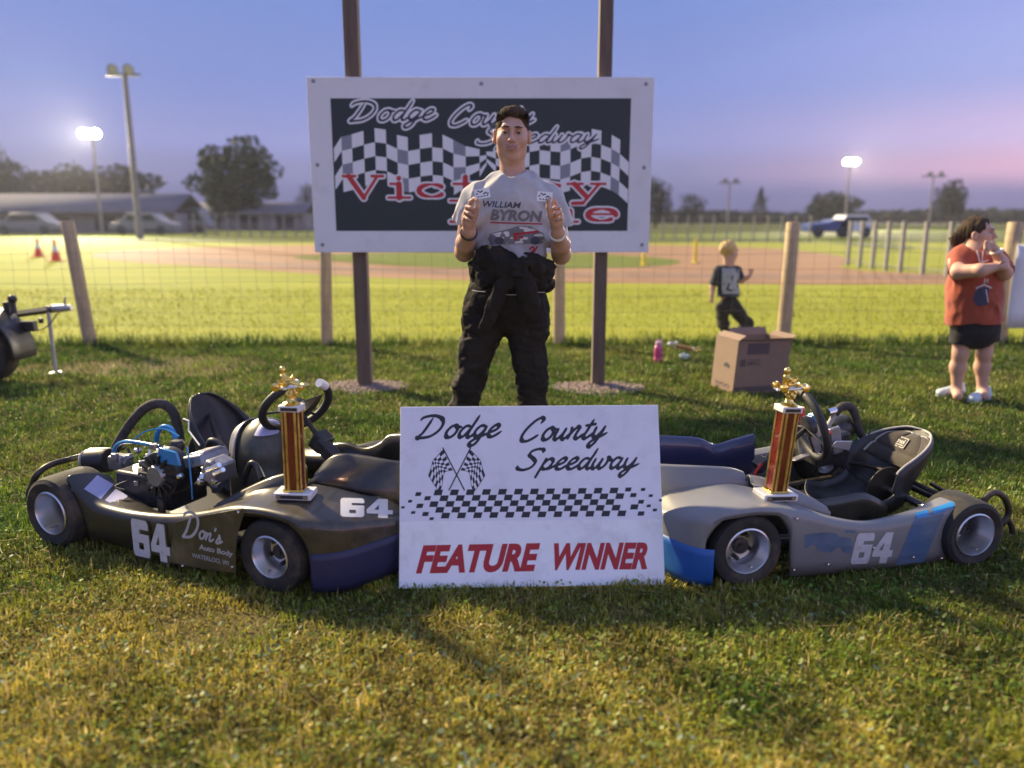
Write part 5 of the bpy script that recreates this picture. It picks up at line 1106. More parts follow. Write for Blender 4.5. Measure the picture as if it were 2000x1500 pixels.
engR = bpy.data.objects.new('engine', None); COL.objects.link(engR); engR.parent = KR.root; engR.empty_display_size = .05
we = -.26
b = KR.mb(); b.box(KR.at(1605, 868, we), (.17, .18, .14), ry=.1); b.build('crankcase', M_blk, engR, bevel=.012)
b = KR.mb(); b.box(KR.at(1580, 865, -.16), (.10, .02, .11), ry=.25); b.box(KR.at(1632, 860, -.15), (.05, .02, .12), ry=.25); b.build('side_cover', M_alu, engR, bevel=.005)
b = KR.mb(); b.box(KR.at(1562, 893, -.12), (.085, .08, .006), ry=.3, rx=.3); b.build('gear_plate', M_alu, engR, bevel=.002)
b = KR.mb(); b.lathe([(.001, .04), (.045, .038), (.055, .02), (.055, -.04)], KR.at(1545, 838, we), (.3, 1, .1), 20); b.build('clutch_cover', M_redp, engR)
b = KR.mb(); b.lathe([(.001, .03), (.022, .03), (.026, .02), (.03, -.03)], KR.at(1560, 808, we), (0, 0, 1), 16); b.build('carburettor_cap', M_redp, engR)
b = KR.mb(); b.lathe([(.001, .014), (.026, .014), (.03, .006), (.03, -.02)], KR.at(1590, 815, we), (0, 0, 1), 18); b.build('fuel_cap', M_hose, engR)
b = KR.mb(); b.lathe([(.001, .05), (.05, .048), (.055, .04), (.055, -.05), (.001, -.05)], KR.at(1637, 838, we - .04), (1, .3, -.2), 20); b.build('air_filter', M_blk, engR)
b = KR.mb(); b.tube(spline(KR.path([(1600, 868, we), (1616, 835, we), (1632, 806, we)]), 5), .012, 10); b.build('exhaust_header', M_pipe, engR)
b = KR.mb(); b.tube(KR.path([(1618, 806, we), (1640, 800, we)]), .017, 10); b.tube(KR.path([(1684, 852, we), (1693, 862, we)]), .021, 10); b.build('hose_clamp', M_chrome, engR)
b = KR.mb(); b.tube(spline(KR.path([(1630, 808, we), (1643, 795, we), (1660, 794, we), (1670, 812, we), (1676, 838, we), (1690, 858, we), (1708, 872, we)]), 6), .019, 12); b.build('exhaust_pipe', M_wrap, engR)
b = KR.mb(); b.tube(spline(KR.path([(1686, 855, we), (1715, 876, we), (1740, 890, we)]), 4), .013, 10); b.build('tail_pipe', M_tube, engR)
b = KR.mb(); b.prism([(-.05, -.03), (.05, -.005), (.045, .035), (-.03, .04)], .004, (KR.at(1645, 872, -.12), (1, 0, .1), (0, .6, .75), (0, -.75, .6))); b.build('number_bracket', M_tape, engR, bevel=.001)
b = KR.mb(); b.tube(KR.path([(1585, 802, we), (1593, 790, we)]), .005, 6); b.tube(KR.path([(1548, 830, -.2), (1560, 822, -.2)]), .005, 6); b.build('throttle_arm', M_tape, engR)
for q, (x, y, w, s) in enumerate(((1575, 850, -.14, .009), (1590, 880, -.13, .009), (1620, 845, -.13, .008), (1537, 850, -.18, .014), (1560, 835, -.18, .016), (1610, 830, -.2, .012))):
    b = KR.mb(); b.lathe([(.001, .014), (s * .6, .013), (s, .006), (s, -.012)], KR.at(x, y, w), (.2, 1, .15), 8); b.build('engine_bolt', [M_chrome, M_alu, M_redp][q % 3], engR)
# battery box side, rear guard loops
b = KR.mb(); b.grid([[(u, .20 + .01 * math.sin(u * 9), .06 + q * (.15 + .02 * math.sin(u * 5)) * min(1, (u + .76) * 6 + .15) ** .5) for q in np.linspace(0, 1, 4)] for u in np.linspace(-.75, -.25, 14)]); b.build('seat_side_panel', M_bodyL, KR.root, solid=.004)
b = KR.mb(); b.tube(spline(KR.path([(1918, 992, .30), (1926, 972, .30), (1944, 962, .30), (1962, 973, .30), (1970, 1000, .30), (1958, 1022, .30), (1935, 1030, .28)]), 6), .0125, 10); b.build('rear_bumper', M_tube, KR.root)
b = KR.mb(); b.tube(spline(KR.path([(1965, 1010, .30), (1976, 1030, .30), (1974, 1048, .30), (1950, 1058, .28), (1930, 1056, .25)]), 6), .0115, 10); b.tube([(-1.03, -.30, .12), (-1.03, .26, .12)], .0125, 10); b.build('rear_bumper_rail', M_tube, KR.root)
b = KR.mb(); b.tube(spline(KR.path([(1818, 945, .1), (1850, 962, .2), (1885, 972, .28)]), 4), .008, 8); b.build('seat_stay', M_tube, KR.root)
# ------------------------------------------------------------ winner's sign leaning on the karts
M_coro = mat('sign_board', (.88, .88, .88), .45, var=.04, scale=3, wear=((.5, .48, .44), .4, 9)); M_vinyl = mat('sign_vinyl', (.77, .77, .82), .4, var=.03, scale=4, wear=((.5, .5, .5), .3, 14))
M_sblk = mat('sign_black', (.014, .014, .022), .5); M_sred = mat('sign_red', (.42, .012, .02), .5)
A0 = G(779, 1150, .008); A1 = G(1299, 1142, .008); exs = A1 - A0; SW = np.linalg.norm(exs); exs /= SW
lean = R(20.5); eys = np.array([-exs[1] * 0, math.sin(lean), math.cos(lean)]); eys -= exs * (eys @ exs); eys /= np.linalg.norm(eys); ens = np.cross(exs, eys); SH = .625
fsign = thing('winner_sign', 'white sign with black script and red lettering leaning between the karts', 'sign', tuple((A0 + A1) / 2))
b = MB(); b.prism([(0, 0), (SW, 0), (SW, SH), (0, SH)], -.006, (A0, exs, eys, ens)); b.build('board', M_coro, fsign, bevel=.001)
def sp(x, y):                                                   # pixel -> place on the sign
    r = ray(x, y); c = np.array([0, 0, CAM_H]); t = ((A0 - c) @ ens) / (r @ ens); q = c + r * t - A0; return np.array([q @ exs, q @ eys])
SF = (A0, exs, eys, ens)
_m = sp(1000, 1016)[1]; put_print('vinyl_sheet', (np.array([(.002, _m), (SW - .002, _m - .003), (SW - .002, SH - .002), (.002, SH - .002)]), [(0, 1, 2, 3)]), SF, M_vinyl, fsign, .0002)
def sscript(word, pxa, pxb, base_a, base_b, xh_px, wid=.20):
    a = sp(pxa, base_a); c = sp(pxb, base_b); xh = sp(pxa, base_a - xh_px)[1] - a[1]
    F, x0, y0, h = script_field(word, a[0], a[1], xh, c[0] - a[0], wid, .36, .0011, yrise=c[1] - a[1], pen=.55); put_print('lettering', field_mesh(F, x0, y0, h, 0), SF, M_sblk, fsign, .0005)
sscript('Dodge', 813, 972, 856, 853, 27); sscript('County', 1014, 1182, 862, 854, 27); sscript('Speedway', 1012, 1244, 918, 914, 25)
def ital(word, p0, p1, h0):
    a, c = sp(*p0), sp(*p1); H = sp(p0[0], p0[1] - h0)[1] - a[1]; v, f = text_fit(word, 1, 1, .047, .0, 1.0); v = v * np.array([c[0] - a[0] - .27 * H, H]); v[:, 0] += v[:, 1] * .27; v[:, 1] += (c[1] - a[1]) * v[:, 0] / (c[0] - a[0]); put_print('lettering', (v + a, f), SF, M_sred, fsign, .0006)
ital('FEATURE', (812, 1121), (1057, 1116), 56); ital('WINNER', (1069, 1114), (1278, 1112), 53)
# band of slanted checks that breaks up at both ends
def para(cx, cy, w, h, sl): return [(cx - w / 2 - sl * h / 2, cy - h / 2), (cx + w / 2 - sl * h / 2, cy - h / 2), (cx + w / 2 + sl * h / 2, cy + h / 2), (cx - w / 2 + sl * h / 2, cy + h / 2)]
vs_, fs_ = [], []
o0 = sp(856, 962); px = (sp(1199, 958)[0] - sp(856, 962)[0]) / 11; rh = (o0[1] - sp(871, 1007)[1]) / 4
for r_ in range(5):
    for c_ in range(12):
        x = o0[0] + c_ * px + (0, .36, -.27, .10, .45)[r_] * px; y = o0[1] - r_ * rh + c_ * (sp(1199, 958)[1] - o0[1]) / 11
        if c_ == 0 and r_ in (1, 4): pass
        o = len(vs_); vs_ += para(x, y, px * .5, rh * .98, .28); fs_.append((o, o + 1, o + 2, o + 3))
for x, y, s in ((817, 965, .7), (801, 979, .5), (835, 973, .75), (787, 991, .42), (820, 988, .8), (807, 1001, .5), (831, 1004, .75), (843, 1013, .5), (1227, 956, .75), (1256, 956, .55), (1237, 967, .75), (1271, 968, .5), (1252, 980, .7), (1290, 977, .4), (1267, 988, .5), (1239, 990, .95), (1279, 996, .5), (1252, 1003, .8)):
    q = sp(x, y); o = len(vs_); vs_ += para(q[0], q[1], px * .5 * s, rh * .95 * s, .28); fs_.append((o, o + 1, o + 2, o + 3))
tag(put_print('check_band', (np.array(vs_), fs_), SF, M_sblk, fsign, .0005), kind='stuff')
# crossed checkered flags
for sgn in (1, -1):
    cx = 892; pole = [(cx + sgn * -27, 875), (cx + sgn * 15, 957)]; d = [sp(*p) for p in pole]; X, Y = f_grid(min(d[0][0], d[1][0]) - .01, max(d[0][0], d[1][0]) + .01, d[1][1] - .01, d[0][1] + .01, .0012)
    put_print('flag_pole', field_mesh(f_stroke(X, Y, d, .0022), X[0, 0], Y[0, 0], .0012, 0), SF, M_sblk, fsign, .0008 + .0002 * (sgn > 0))
    NC, NR = 7, 7; vs2, fs2 = [], []
    def fp(u, v):
        a = np.array([cx - sgn * 26, 878.]) + np.array([sgn * 18, 36.]) * v; drop = np.array([-sgn * 34, 30.]) * u + np.array([-sgn * 5 * math.sin(u * 5), 5 * math.sin(u * 6 + v * 2)]) + np.array([-sgn * 0, 22.]) * u * u * (1 - .2 * v); q = a + drop * (1 - .12 * v); return sp(q[0], q[1])
    for i in range(NC):
        for j in range(NR):
            if (i + j) % 2: continue
            o = len(vs2); vs2 += [fp(i / NC, (j + 1) / NR), fp((i + 1) / NC, (j + 1) / NR), fp((i + 1) / NC, j / NR), fp(i / NC, j / NR)]; fs2.append((o, o + 1, o + 2, o + 3))
    tag(put_print('checkered_flag', (np.array(vs2), fs2), SF, M_sblk, fsign, .0006), kind='stuff')
    ol = [fp(u, 0) for u in np.linspace(0, 1, 12)] + [fp(1, v) for v in np.linspace(0, 1, 8)] + [fp(u, 1) for u in np.linspace(1, 0, 12)]
    ol = np.array(ol); X, Y = f_grid(ol[:, 0].min() - .01, ol[:, 0].max() + .01, ol[:, 1].min() - .01, ol[:, 1].max() + .01, .0012); put_print('flag_edge', field_mesh(f_stroke(X, Y, ol, .0009), X[0, 0], Y[0, 0], .0012, 0), SF, M_sblk, fsign, .0007)

# ------------------------------------------------------------ trophies
M_marble = mat('white_marble', (.74, .72, .70), .35, var=.06, scale=30)
M_gold = mat('gold_plate', (.85, .62, .18), .16, metal=1., var=.1, scale=40)
M_goldd = mat('gold_foil', (.62, .42, .14), .3, metal=.8, var=.45, scale=60, stretch=(1, 1, .4))
M_redfoil = mat('red_foil', (.17, .022, .014), .22, metal=.35, var=.25, scale=30, coat=.5)
M_silver = mat('silver_plate', (.8, .8, .8), .14, metal=1.)
M_label = mat('trophy_label', (.03, .028, .03), .4); M_labt = mat('trophy_label_trim', (.35, .27, .16), .4, metal=.4)
def trophy(label, base, rz, s=1.0, rx=0, ry=0, colh=.272, group='tall red and gold racing trophies', fallen=False):
    root = bpy.data.objects.new('trophy', None); COL.objects.link(root); root.location = tuple(base); root.rotation_euler = (rx, ry, rz); root.scale = (s, s, s); root.empty_display_size = .1
    tag(root, label, 'trophy', group)
    z = 0; b = MB(); b.box((0, 0, .012), (.128, .080, .024)); base_o = b.build('base', M_marble, root, bevel=.003)
    b = MB(); b.box((0, -.0408, .0115), (.108, .0015, .013)); b.build('name_plate', M_label, base_o)
    for x in (-.047, .047): b = MB(); b.box((x, -.0420, .0115), (.016, .001, .008)); b.build('plate_emblem', M_labt, base_o)
    b = MB(); b.box((0, 0, .028), (.072, .056, .007)); b.build('base_trim', M_gold, root, bevel=.0015)
    z0 = .0316; b = MB(); b.box((0, 0, z0 + colh / 2), (.056, .042, colh)); col = b.build('column', M_redfoil, root, bevel=.002)
    for x in (-.016, .016):
        b = MB(); b.tube([(x, -.0212, z0), (x, -.0212, z0 + colh)], .0050, 10); b.build('gold_strip', M_goldd, col)
    for x, y in ((-.028, -.021), (.028, -.021), (-.028, .021), (.028, .021)):
        b = MB(); b.tube([(x, y, z0), (x, y, z0 + colh)], .0032, 8); b.build('corner_bead', M_goldd, col)
    zt = z0 + colh; b = MB(); b.box((0, 0, zt + .0105), (.074, .058, .021)); top = b.build('top_plate', M_marble, root, bevel=.003)
    b = MB(); b.box((0, -.0298, zt + .010), (.056, .0015, .011)); b.build('name_plate', M_label, top)
    # figure: racing kart with its driver on a leaping pedestal
    zf = zt + .021; fig = bpy.data.objects.new('kart_figure', None); COL.objects.link(fig); fig.parent = root; fig.location = (0, 0, zf); fig.scale = (1.12, 1.12, 1.12); fig.empty_display_size = .03
    b = MB(); b.lathe([(.001, 0), (.026, 0), (.026, .004), (.018, .008), (.012, .014), (.010, .024), (.013, .03), (.009, .036), (.007, .046), (.001, .046)], (0, 0, 0), (0, 0, 1), 18)
    for q in range(3): b.tube(spline([(.012, 0, .02), (.018 * math.cos(q * 2.1), .018 * math.sin(q * 2.1), .035), (.006, 0, .048)], 4), [.004] * 9, 6)
    b.build('pedestal', M_gold, fig)
    b = MB(); b.grid([[(u * .052, v * .017 * (1 - .35 * abs(u) ** 3), .054 + .010 * (u * .25) - .006 * (1 - v * v) * (1 - u * u) + .004 * u) for v in np.linspace(-1, 1, 7)] for u in np.linspace(-1, 1, 15)]); b.build('kart_body', M_silver, fig, solid=.006)
    b = MB(); b.ball((.046, 0, .060), (.016, .014, .007), 10, 6); b.build('kart_nose', M_gold, fig)
    for x, y, r_ in ((-.038, -.022, .0125), (-.038, .022, .0125), (.036, -.021, .010), (.036, .021, .010)):
        b = MB(); b.lathe([(.001, -.006), (r_ * .7, -.006), (r_, -.004), (r_, .004), (r_ * .7, .006), (.001, .006)], (x, y, .053 + .002), (0, 1, 0), 14); b.build('kart_wheel', M_gold, fig)
    s2 = SDF((-.05, -.04, .04), (.04, .04, .13), .0022); s2.cone((-.018, 0, .060), (-.022, 0, .085), .012, .011, .006); s2.ell((-.022, 0, .104), (.0105, .010, .0115), .004)
    for y in (-1, 1): s2.chain([(-.021, y * .011, .086), (-.008, y * .016, .076), (.006, y * .008, .079)], [.005, .0042, .004], .004); s2.chain([(-.014, y * .006, .062), (.006, y * .01, .068), (.026, y * .008, .060)], [.006, .0055, .004], .004)
    s2.build('driver', M_gold, fig)
    b = MB(); b.tube([(.008 + .0 * t, .012 * math.cos(t), .080 + .010 * math.sin(t)) for t in np.linspace(0, 6.283, 14)], .0018, 6); b.build('kart_steering_wheel', M_gold, fig)
    return root
def body_top(k, bv, p, eps=.003):
    q = k.w2(p); h = bv.ray_cast(Vector((q[0], q[1], 1.0)), Vector((0, 0, -1))); return np.array(h[0]) + np.array([0, 0, eps])
qa = KL.at(577, 952, .34); zl = body_top(KL, bvL, qa)
trophy('tall red and gold trophy standing on the black kart at left', zl, R(-4), 1.0, ry=R(.6))
qb = KR.at(1512, 983, .36); zr = body_top(KR, bvR, qb)
trophy('tall red and gold trophy standing on the grey kart at right', zr, R(14), 1.03, ry=R(4.0), rx=R(1.5), colh=.275)
# ------------------------------------------------------------ people
M_skin = mat('skin', (.53, .32, .235), .5, var=.10, scale=14, spec=.4); M_skin.node_tree.nodes['Principled BSDF'].inputs['Subsurface Weight'].default_value = .12; M_skin.node_tree.nodes['Principled BSDF'].inputs['Subsurface Radius'].default_value = (.02, .008, .005)
M_hair = mat('dark_brown_hair', (.055, .038, .025), .85, spec=.15, var=.5, scale=60, bump=.002, bscale=160, stretch=(1, 1, .3))
M_blond = mat('blond_hair', (.50, .33, .12), .55, var=.35, scale=40, bump=.003, bscale=90, stretch=(1, 1, .3))
M_brow = mat('eyebrow', (.035, .024, .016), .8); M_eye = mat('eye_white', (.34, .32, .31), .25); M_iris = mat('iris', (.03, .025, .02), .2)
M_lip = mat('lips', (.40, .18, .145), .5); M_teeth = mat('teeth', (.50, .46, .42), .4)
M_shirt = mat('grey_shirt', (.40, .40, .42), .85, var=.06, scale=40, bump=.0008, bscale=260, sheen=.2)
M_suit = mat('race_suit', (.015, .012, .0095), .85, spec=.25, var=.35, scale=7, bump=.0015, bscale=120)
M_stitch = mat('white_stitching', (.5, .48, .45), .8)
M_band = mat('black_band', (.012, .012, .013), .5); M_wband = mat('white_band', (.68, .66, .6), .6)
M_boot = mat('black_boot', (.02, .02, .021), .5)
def Rz(a): return Matrix.Rotation(a, 3, 'Z')
class Head:
    """face built in head space: x right, y back (face looks to -y), z up"""
    def __init__(s, c, yaw=0, pitch=0, roll=0, sc=1.0): s.c = np.asarray(c, float); s.M = Matrix.Rotation(yaw, 3, 'Z') @ Matrix.Rotation(roll, 3, 'Y') @ Matrix.Rotation(pitch, 3, 'X'); s.k = sc
    def p(s, x, y, z): return s.c + np.array(s.M @ Vector((x, y, z))) * s.k
    def e(s, S, c, r, k, op='add'): S.ell(s.p(*c), np.array(r) * s.k, k * s.k, op, s.M.to_4x4())
    def co(s, S, a, b, ra, rb, k): S.cone(s.p(*a), s.p(*b), ra * s.k, rb * s.k, k * s.k)
    def face(s, S, neck=None):
        s.e(S, (0, .016, .03), (.0715, .092, .086), .02); s.e(S, (0, -.022, -.035), (.060, .064, .078), .03)
        s.e(S, (0, -.05, -.092), (.032, .030, .026), .03)
        for x in (-1, 1):
            s.e(S, (x * .042, -.045, -.022), (.026, .034, .028), .02); s.e(S, (x * .043, -.012, -.068), (.018, .032, .026), .03)
        s.co(S, (-.034, -.079, .030), (.034, -.079, .030), .012, .012, .02)
        for x in (-1, 1): s.e(S, (x * .030, -.094, .011), (.020, .016, .0125), .012, 'sub')
        s.co(S, (0, -.086, .014), (0, -.104, -.022), .0075, .0120, .012)
        for x in (-1, 1): s.e(S, (x * .0105, -.096, -.027), (.0085, .0095, .0075), .006)
        s.e(S, (0, -.083, -.056), (.030, .014, .017), .015)
        s.e(S, (0, -.098, -.0585), (.026, .008, .0035), .006, 'sub')
        for x in (-1, 1): s.e(S, (x * .079, .010, -.010), (.0125, .019, .032), .006); s.e(S, (x * .088, .002, -.008), (.007, .011, .018), .005, 'sub')
        if neck is not None: S.cone(s.p(0, .012, -.055), neck, .054 * s.k, .062 * s.k, .03)
    def features(s, parent, lips=True, smile=True):
        for x in (-1, 1):
            b = MB(); b.ball(s.p(x * .030, -.0735, .0085), .0115 * s.k, 12, 8); e = b.build('eye', M_eye, parent)
            b = MB(); b.ball(s.p(x * .030, -.0805, .0080), .0066 * s.k, 10, 6); b.build('iris', M_iris, e)
            b = MB(); b.tube([s.p(x * .030 + .014 * q, -.0850 + .006 * q * q, .0145 - .004 * q * q) for q in np.linspace(-1, 1, 7)], [.001, .0034, .0045, .005, .0045, .0034, .001], 6); b.build('eyelid', M_skin, parent)
            b = MB(); b.tube([s.p(x * (.012 + .036 * q), -.093 + .012 * q * q, .029 + .008 * q - .010 * q * q) for q in np.linspace(0, 1, 7)], np.array([.0022, .0034, .0038, .0036, .003, .0022, .001]) * s.k, 6); b.build('eyebrow', M_brow, parent)
        if lips:
            c = .011 if smile else 0
            b = MB(); b.tube([s.p(.031 * q, -.0985 + .014 * q * q, -.0530 + c * q * q * 1.0) for q in np.linspace(-1, 1, 9)], np.array([.0012, .0028, .0036, .004, .0036, .004, .0036, .0028, .0012]) * s.k, 8); b.build('upper_lip', M_lip, parent)
            b = MB(); b.tube([s.p(.029 * q, -.0975 + .014 * q * q, -.0655 + c * 1.3 * q * q) for q in np.linspace(-1, 1, 9)], np.array([.001, .003, .0042, .0048, .005, .0048, .0042, .003, .001]) * s.k, 8); b.build('lower_lip', M_lip, parent)
            if smile: b = MB(); b.tube([s.p(.025 * q, -.0950 + .014 * q * q, -.0590 + c * q * q) for q in np.linspace(-1, 1, 7)], np.array([.001, .003, .0038, .004, .0038, .003, .001]) * s.k, 6); b.build('teeth', M_teeth, parent)
def folds(amp, fx, fz, seed=0, ridge=True):
    def fn(x, y, z):
        w = .35 * vnoise(x * 5 + seed, y * 5, z * 5); a = vnoise(x * fx + w * 3 + seed, y * fx, z * fz + w * 4); q = vnoise(x * fx * 2.2 + seed, y * fx * 2.2 + 3, z * fz * 2.0 + w * 3)
        r = (1 - 4 * np.abs(a)) if ridge else 2 * a
        return -amp * (.65 * r + .5 * q)
    return fn
def person(label, loc, cat='person'): return thing('person', label, cat, loc)

# ================================================================== the winner
YM = 3.80
man = person('smiling winner in grey racing shirt and black race suit holding two cards', (-.06, YM, 0))
Q_ = lambda x, y, dy=0: P(x, y, YM + dy)
hd = Head(Q_(1000, 263, -.02), yaw=R(0), pitch=R(4), roll=R(1.5), sc=1.02)
S = SDF((-.36, YM - .36, -.01), (.34, YM + .19, 1.80), .0042)
nk = np.array([.005, YM + .015, 1.395])
hd.face(S, nk)
S.cone((.0, YM, 1.30), (.0, YM, 1.05), .13, .13, .04, flat=(1, .72, 1)); S.cone((-.15, YM + .01, 1.335), (.15, YM + .01, 1.335), .05, .05, .04); S.ell((0, YM, .95), (.16, .12, .12), .05)
elb = {-1: Q_(907, 492, .035), 1: Q_(1096, 497, .035)}; wri = {-1: Q_(916, 452, -.20), 1: Q_(1089, 453, -.20)}; shl = {-1: np.array([-.185, YM + .01, 1.335]), 1: np.array([.190, YM + .01, 1.335])}
for s in (-1, 1):
    S.cone(shl[s], elb[s], .052, .044, .02); S.cone(elb[s], (elb[s] + wri[s]) / 2 + np.array([s * .006, 0, -.004]), .044, .042, .02); S.cone((elb[s] + wri[s]) / 2 + np.array([s * .006, 0, -.004]), wri[s], .042, .029, .02)
    # hand: palm, four curled fingers of unequal length, thumb pinching the card
    hx = 916 if s < 0 else 1087; f = lambda x, y, dy: Q_(x, y, dy)
    S.cone(wri[s], f(hx, 436, -.225), .027, .029, .015); S.ell(f(hx - s * 0, 426, -.235), (.033, .024, .040), .015)
    sg = -s                                     # towards the chest
    kn = [(hx + sg * 2, 404), (hx - sg * 5, 409), (hx - sg * 8, 419), (hx - sg * 9, 429)]; ln = [1.0, .95, .9, .75]
    for i, (kx, ky) in enumerate(kn):
        if i == 0: pts = [f(kx - sg * 4, ky + 8, -.235), f(kx + sg * 1, ky - 10, -.262), f(kx + sg * 9, ky - 16, -.285), f(kx + sg * 15, ky - 13, -.30)]
        else: pts = [f(kx, ky + 2, -.235), f(kx + sg * 1, ky - 5, -.272), f(kx + sg * 9 * ln[i], ky - 4 + i, -.292), f(kx + sg * 15 * ln[i], ky + 3, -.275)]
        r0 = [.0105, .0105, .0100, .0088][i]; S.chain(pts, [r0, r0 * .93, r0 * .86, r0 * .74], .002)
    S.chain([f(hx + sg * 6, 436, -.245), f(hx + sg * 13, 420, -.27), f(hx + sg * 16, 405, -.29), f(hx + sg * 16, 394, -.295)], [.0135, .0125, .0108, .0092], .006)
for hip, kne, ank in (((-.10, YM, .85), (-.208, YM - .02, .47), (-.29, YM, .09)), ((.05, YM, .85), (.098, YM - .02, .47), (.115, YM, .09))):
    S.cone(hip, kne, .075, .052, .04); S.cone(kne, ank, .052, .038, .03); S.cone(ank, np.array(ank) + np.array([0, -.10, -.05]), .036, .03, .03)
S.build('body', M_skin, man, 1)
hd.features(man)
# hair
H = SDF(hd.c - .13, hd.c + .15, .0036)
hd.e(H, (0, .020, .034), (.0745, .0950, .089), .01); hd.e(H, (.0, -.030, .092), (.056, .05, .030), .02)
H.rbox(hd.p(0, -.112, -.034), np.array((.057, .066, .106)) * hd.k, .028, .006, 'sub', hd.M.to_4x4()); hd.e(H, (0, .0, -.11), (.12, .16, .09), .02, 'sub')
for x in (-1, 1): hd.e(H, (x * .082, .0, -.015), (.022, .030, .034), .008, 'sub')
H.displace(lambda x, y, z: .007 * vnoise(x * 70, y * 35, z * 40) + .006 * vnoise(x * 140, y * 70, z * 60)); hair = H.build('hair', M_hair, man, 1)
b = MB(); rg = np.random.default_rng(5)
for q in range(1500):                                   # short locks standing off the crown and fringe
    t = rg.uniform(-.82, .82); u = rg.uniform(0, 1) ** 1.2; a = rg.uniform(-1, 1); x = .074 * math.sin(t * 1.45); yy = -.066 + u * .13; r2 = 1 - (x / .0775) ** 2 - ((yy - .02) / .0965) ** 2
    if r2 < .02: continue
    z = .034 + .088 * math.sqrt(r2); 
    if yy < -.03: z = max(z, .088 - .3 * abs(x))
    p0 = hd.p(x, yy, z - .006); d = np.array([x * 4 + rg.normal(0, .12) + .15, -.55 + rg.normal(0, .15), .6]); d /= np.linalg.norm(d); L = rg.uniform(.012, .020)
    b.tube([p0, p0 + d * L * .6, p0 + d * L + np.array([.001 * rg.normal(), -.004, -.003])], [.0017, .0014, .0004], 4, caps=False)
for q in range(110):                                    # fringe along the hairline
    x = rg.uniform(-.054, .054); p0 = hd.p(x, -.074 + 6 * x * x + .004, .078 - 4 * x * x); d = np.array([rg.normal(.2, .15), -.5, .25 + rg.normal(0, .2)]); d /= np.linalg.norm(d); L = rg.uniform(.006, .013)
    b.tube([p0, p0 + d * L * .6, p0 + d * L + np.array([0, .002, -.001])], [.0018, .0014, .0004], 4, caps=False)
b.build('hair_locks', M_hair, hair)
# shirt
T = SDF((-.34, YM - .20, .98), (.34, YM + .22, 1.50), .0045)
T.cone((.0, YM + .005, 1.285), (-.005, YM, 1.03), .178, .168, .05, flat=(1, .70, 1), cut1=True); T.cone((-.165, YM + .012, 1.332), (-.05, YM + .012, 1.36), .056, .058, .05); T.cone((.170, YM + .012, 1.332), (.055, YM + .012, 1.36), .056, .058, .05); T.cone((-.07, YM + .015, 1.362), (.075, YM + .015, 1.362), .048, .048, .04); T.cone((0, YM + .010, 1.38), (0, YM + .006, 1.425), .074, .068, .02, cut1=True)
for s in (-1, 1):
    tip = Q_(910 if s < 0 else 1092, 436 if s < 0 else 444, .025); T.cone(shl[s] + np.array([-s * .02, 0, .0]), tip, .060, .066, .03, flat=(1, 1.0, 1), cut1=True)
    T.cone(shl[s] + np.array([0, 0, -.02]), tip + (tip - shl[s]) * .25, .052, .064, .002, op='sub') if False else None
T.cone(nk + np.array([0, -.008, .012]), nk + np.array([0, -.014, .12]), .062, .075, .004, op='sub'); T.ell(nk + np.array([0, -.065, .052]), (.048, .05, .036), .008, 'sub')
T.displace(folds(.014, 10, 6, 1.3)); T.displace(folds(.009, 21, 11, 3.3)); T.displace(lambda x, y, z: -.007 * np.exp(-((np.abs(x) - .13 - (1.36 - z) * .12) / .035) ** 2) * np.sin((z + np.abs(x) * .8) * 75 + 4 * vnoise(x * 8, y * 8, z * 8))); T.displace(lambda x, y, z: -.006 * np.sin((x * 2.2 + (z - 1.1) * 1.0) * 34 + 3 * vnoise(x * 6, y * 6, z * 6)) * np.clip((1.24 - z) * 6, 0, 1)); shirt = T.build('shirt', M_shirt, man, 1)
Cn = [hd.p(0, 0, 0)]
b = MB(); ring = []
for t in np.linspace(0, math.tau, 48, endpoint=False): ring.append((nk[0] + .0665 * math.cos(t), nk[1] - .004 + .064 * math.sin(t), 1.424 + .010 * math.sin(t) - .012 * max(0, -math.sin(t)) ** 2))
b.tube(ring, .007, 8, closed=True); b.build('collar', M_shirt, man)
b = MB(); b.tube([(nk[0] + .060 * math.cos(t), nk[1] - .006 + .060 * math.sin(t), 1.436 + .012 * math.sin(t) - .012 * max(0, -math.sin(t)) ** 2) for t in np.linspace(0, math.tau, 40, endpoint=False)], .0018, 6, closed=True); b.build('necklace', M_band, man)
# trousers of the race suit, top half rolled down and tied by the sleeves
B = SDF((-.42, YM - .26, .02), (.33, YM + .24, 1.14), .0055)
B.ell((-.025, YM, .86), (.170, .135, .12), .03); B.cone((-.02, YM, 1.0), (-.03, YM, .88), .150, .172, .04, flat=(1, .78, 1))
for hip, kne, ank in (((-.105, YM, .83), (-.212, YM - .03, .46), (-.298, YM, .075)), ((.055, YM, .83), (.098, YM - .03, .46), (.115, YM, .075))):
    hip, kne, ank = map(np.array, (hip, kne, ank)); B.cone(hip, kne, .098, .066, .025); B.cone(kne, ank, .066, .066, .025, cut1=True)
B.ell((-.170, YM - .02, .79), (.055, .08, .09), .04); B.ell((-.195, YM - .02, .62), (.055, .08, .06), .04); B.ell((.115, YM - .02, .76), (.055, .08, .11), .04)
B.displace(folds(.012, 8, 10, 4.4)); B.displace(folds(.009, 19, 30, 7.7)); B.displace(folds(.005, 40, 55, 1.7))
B.displace(lambda x, y, z: .010 * np.sin(z * 70 + 6 * vnoise(x * 7, y * 7, z * 4) + x * 30) * np.clip((.42 - z) * 5, 0, 1)); B.build('trousers', M_suit, man, 1)
J = SDF((-.32, YM - .32, .62), (.28, YM + .25, 1.12), .005)
J.chain([Q_(940, 525, -.06), Q_(960, 502, -.13), Q_(985, 528, -.17), Q_(1010, 535, -.19)], [.052, .054, .048, .036], .02); J.chain([Q_(942, 545, -.04), Q_(955, 540, -.11), Q_(990, 548, -.15)], [.040, .044, .034], .02)
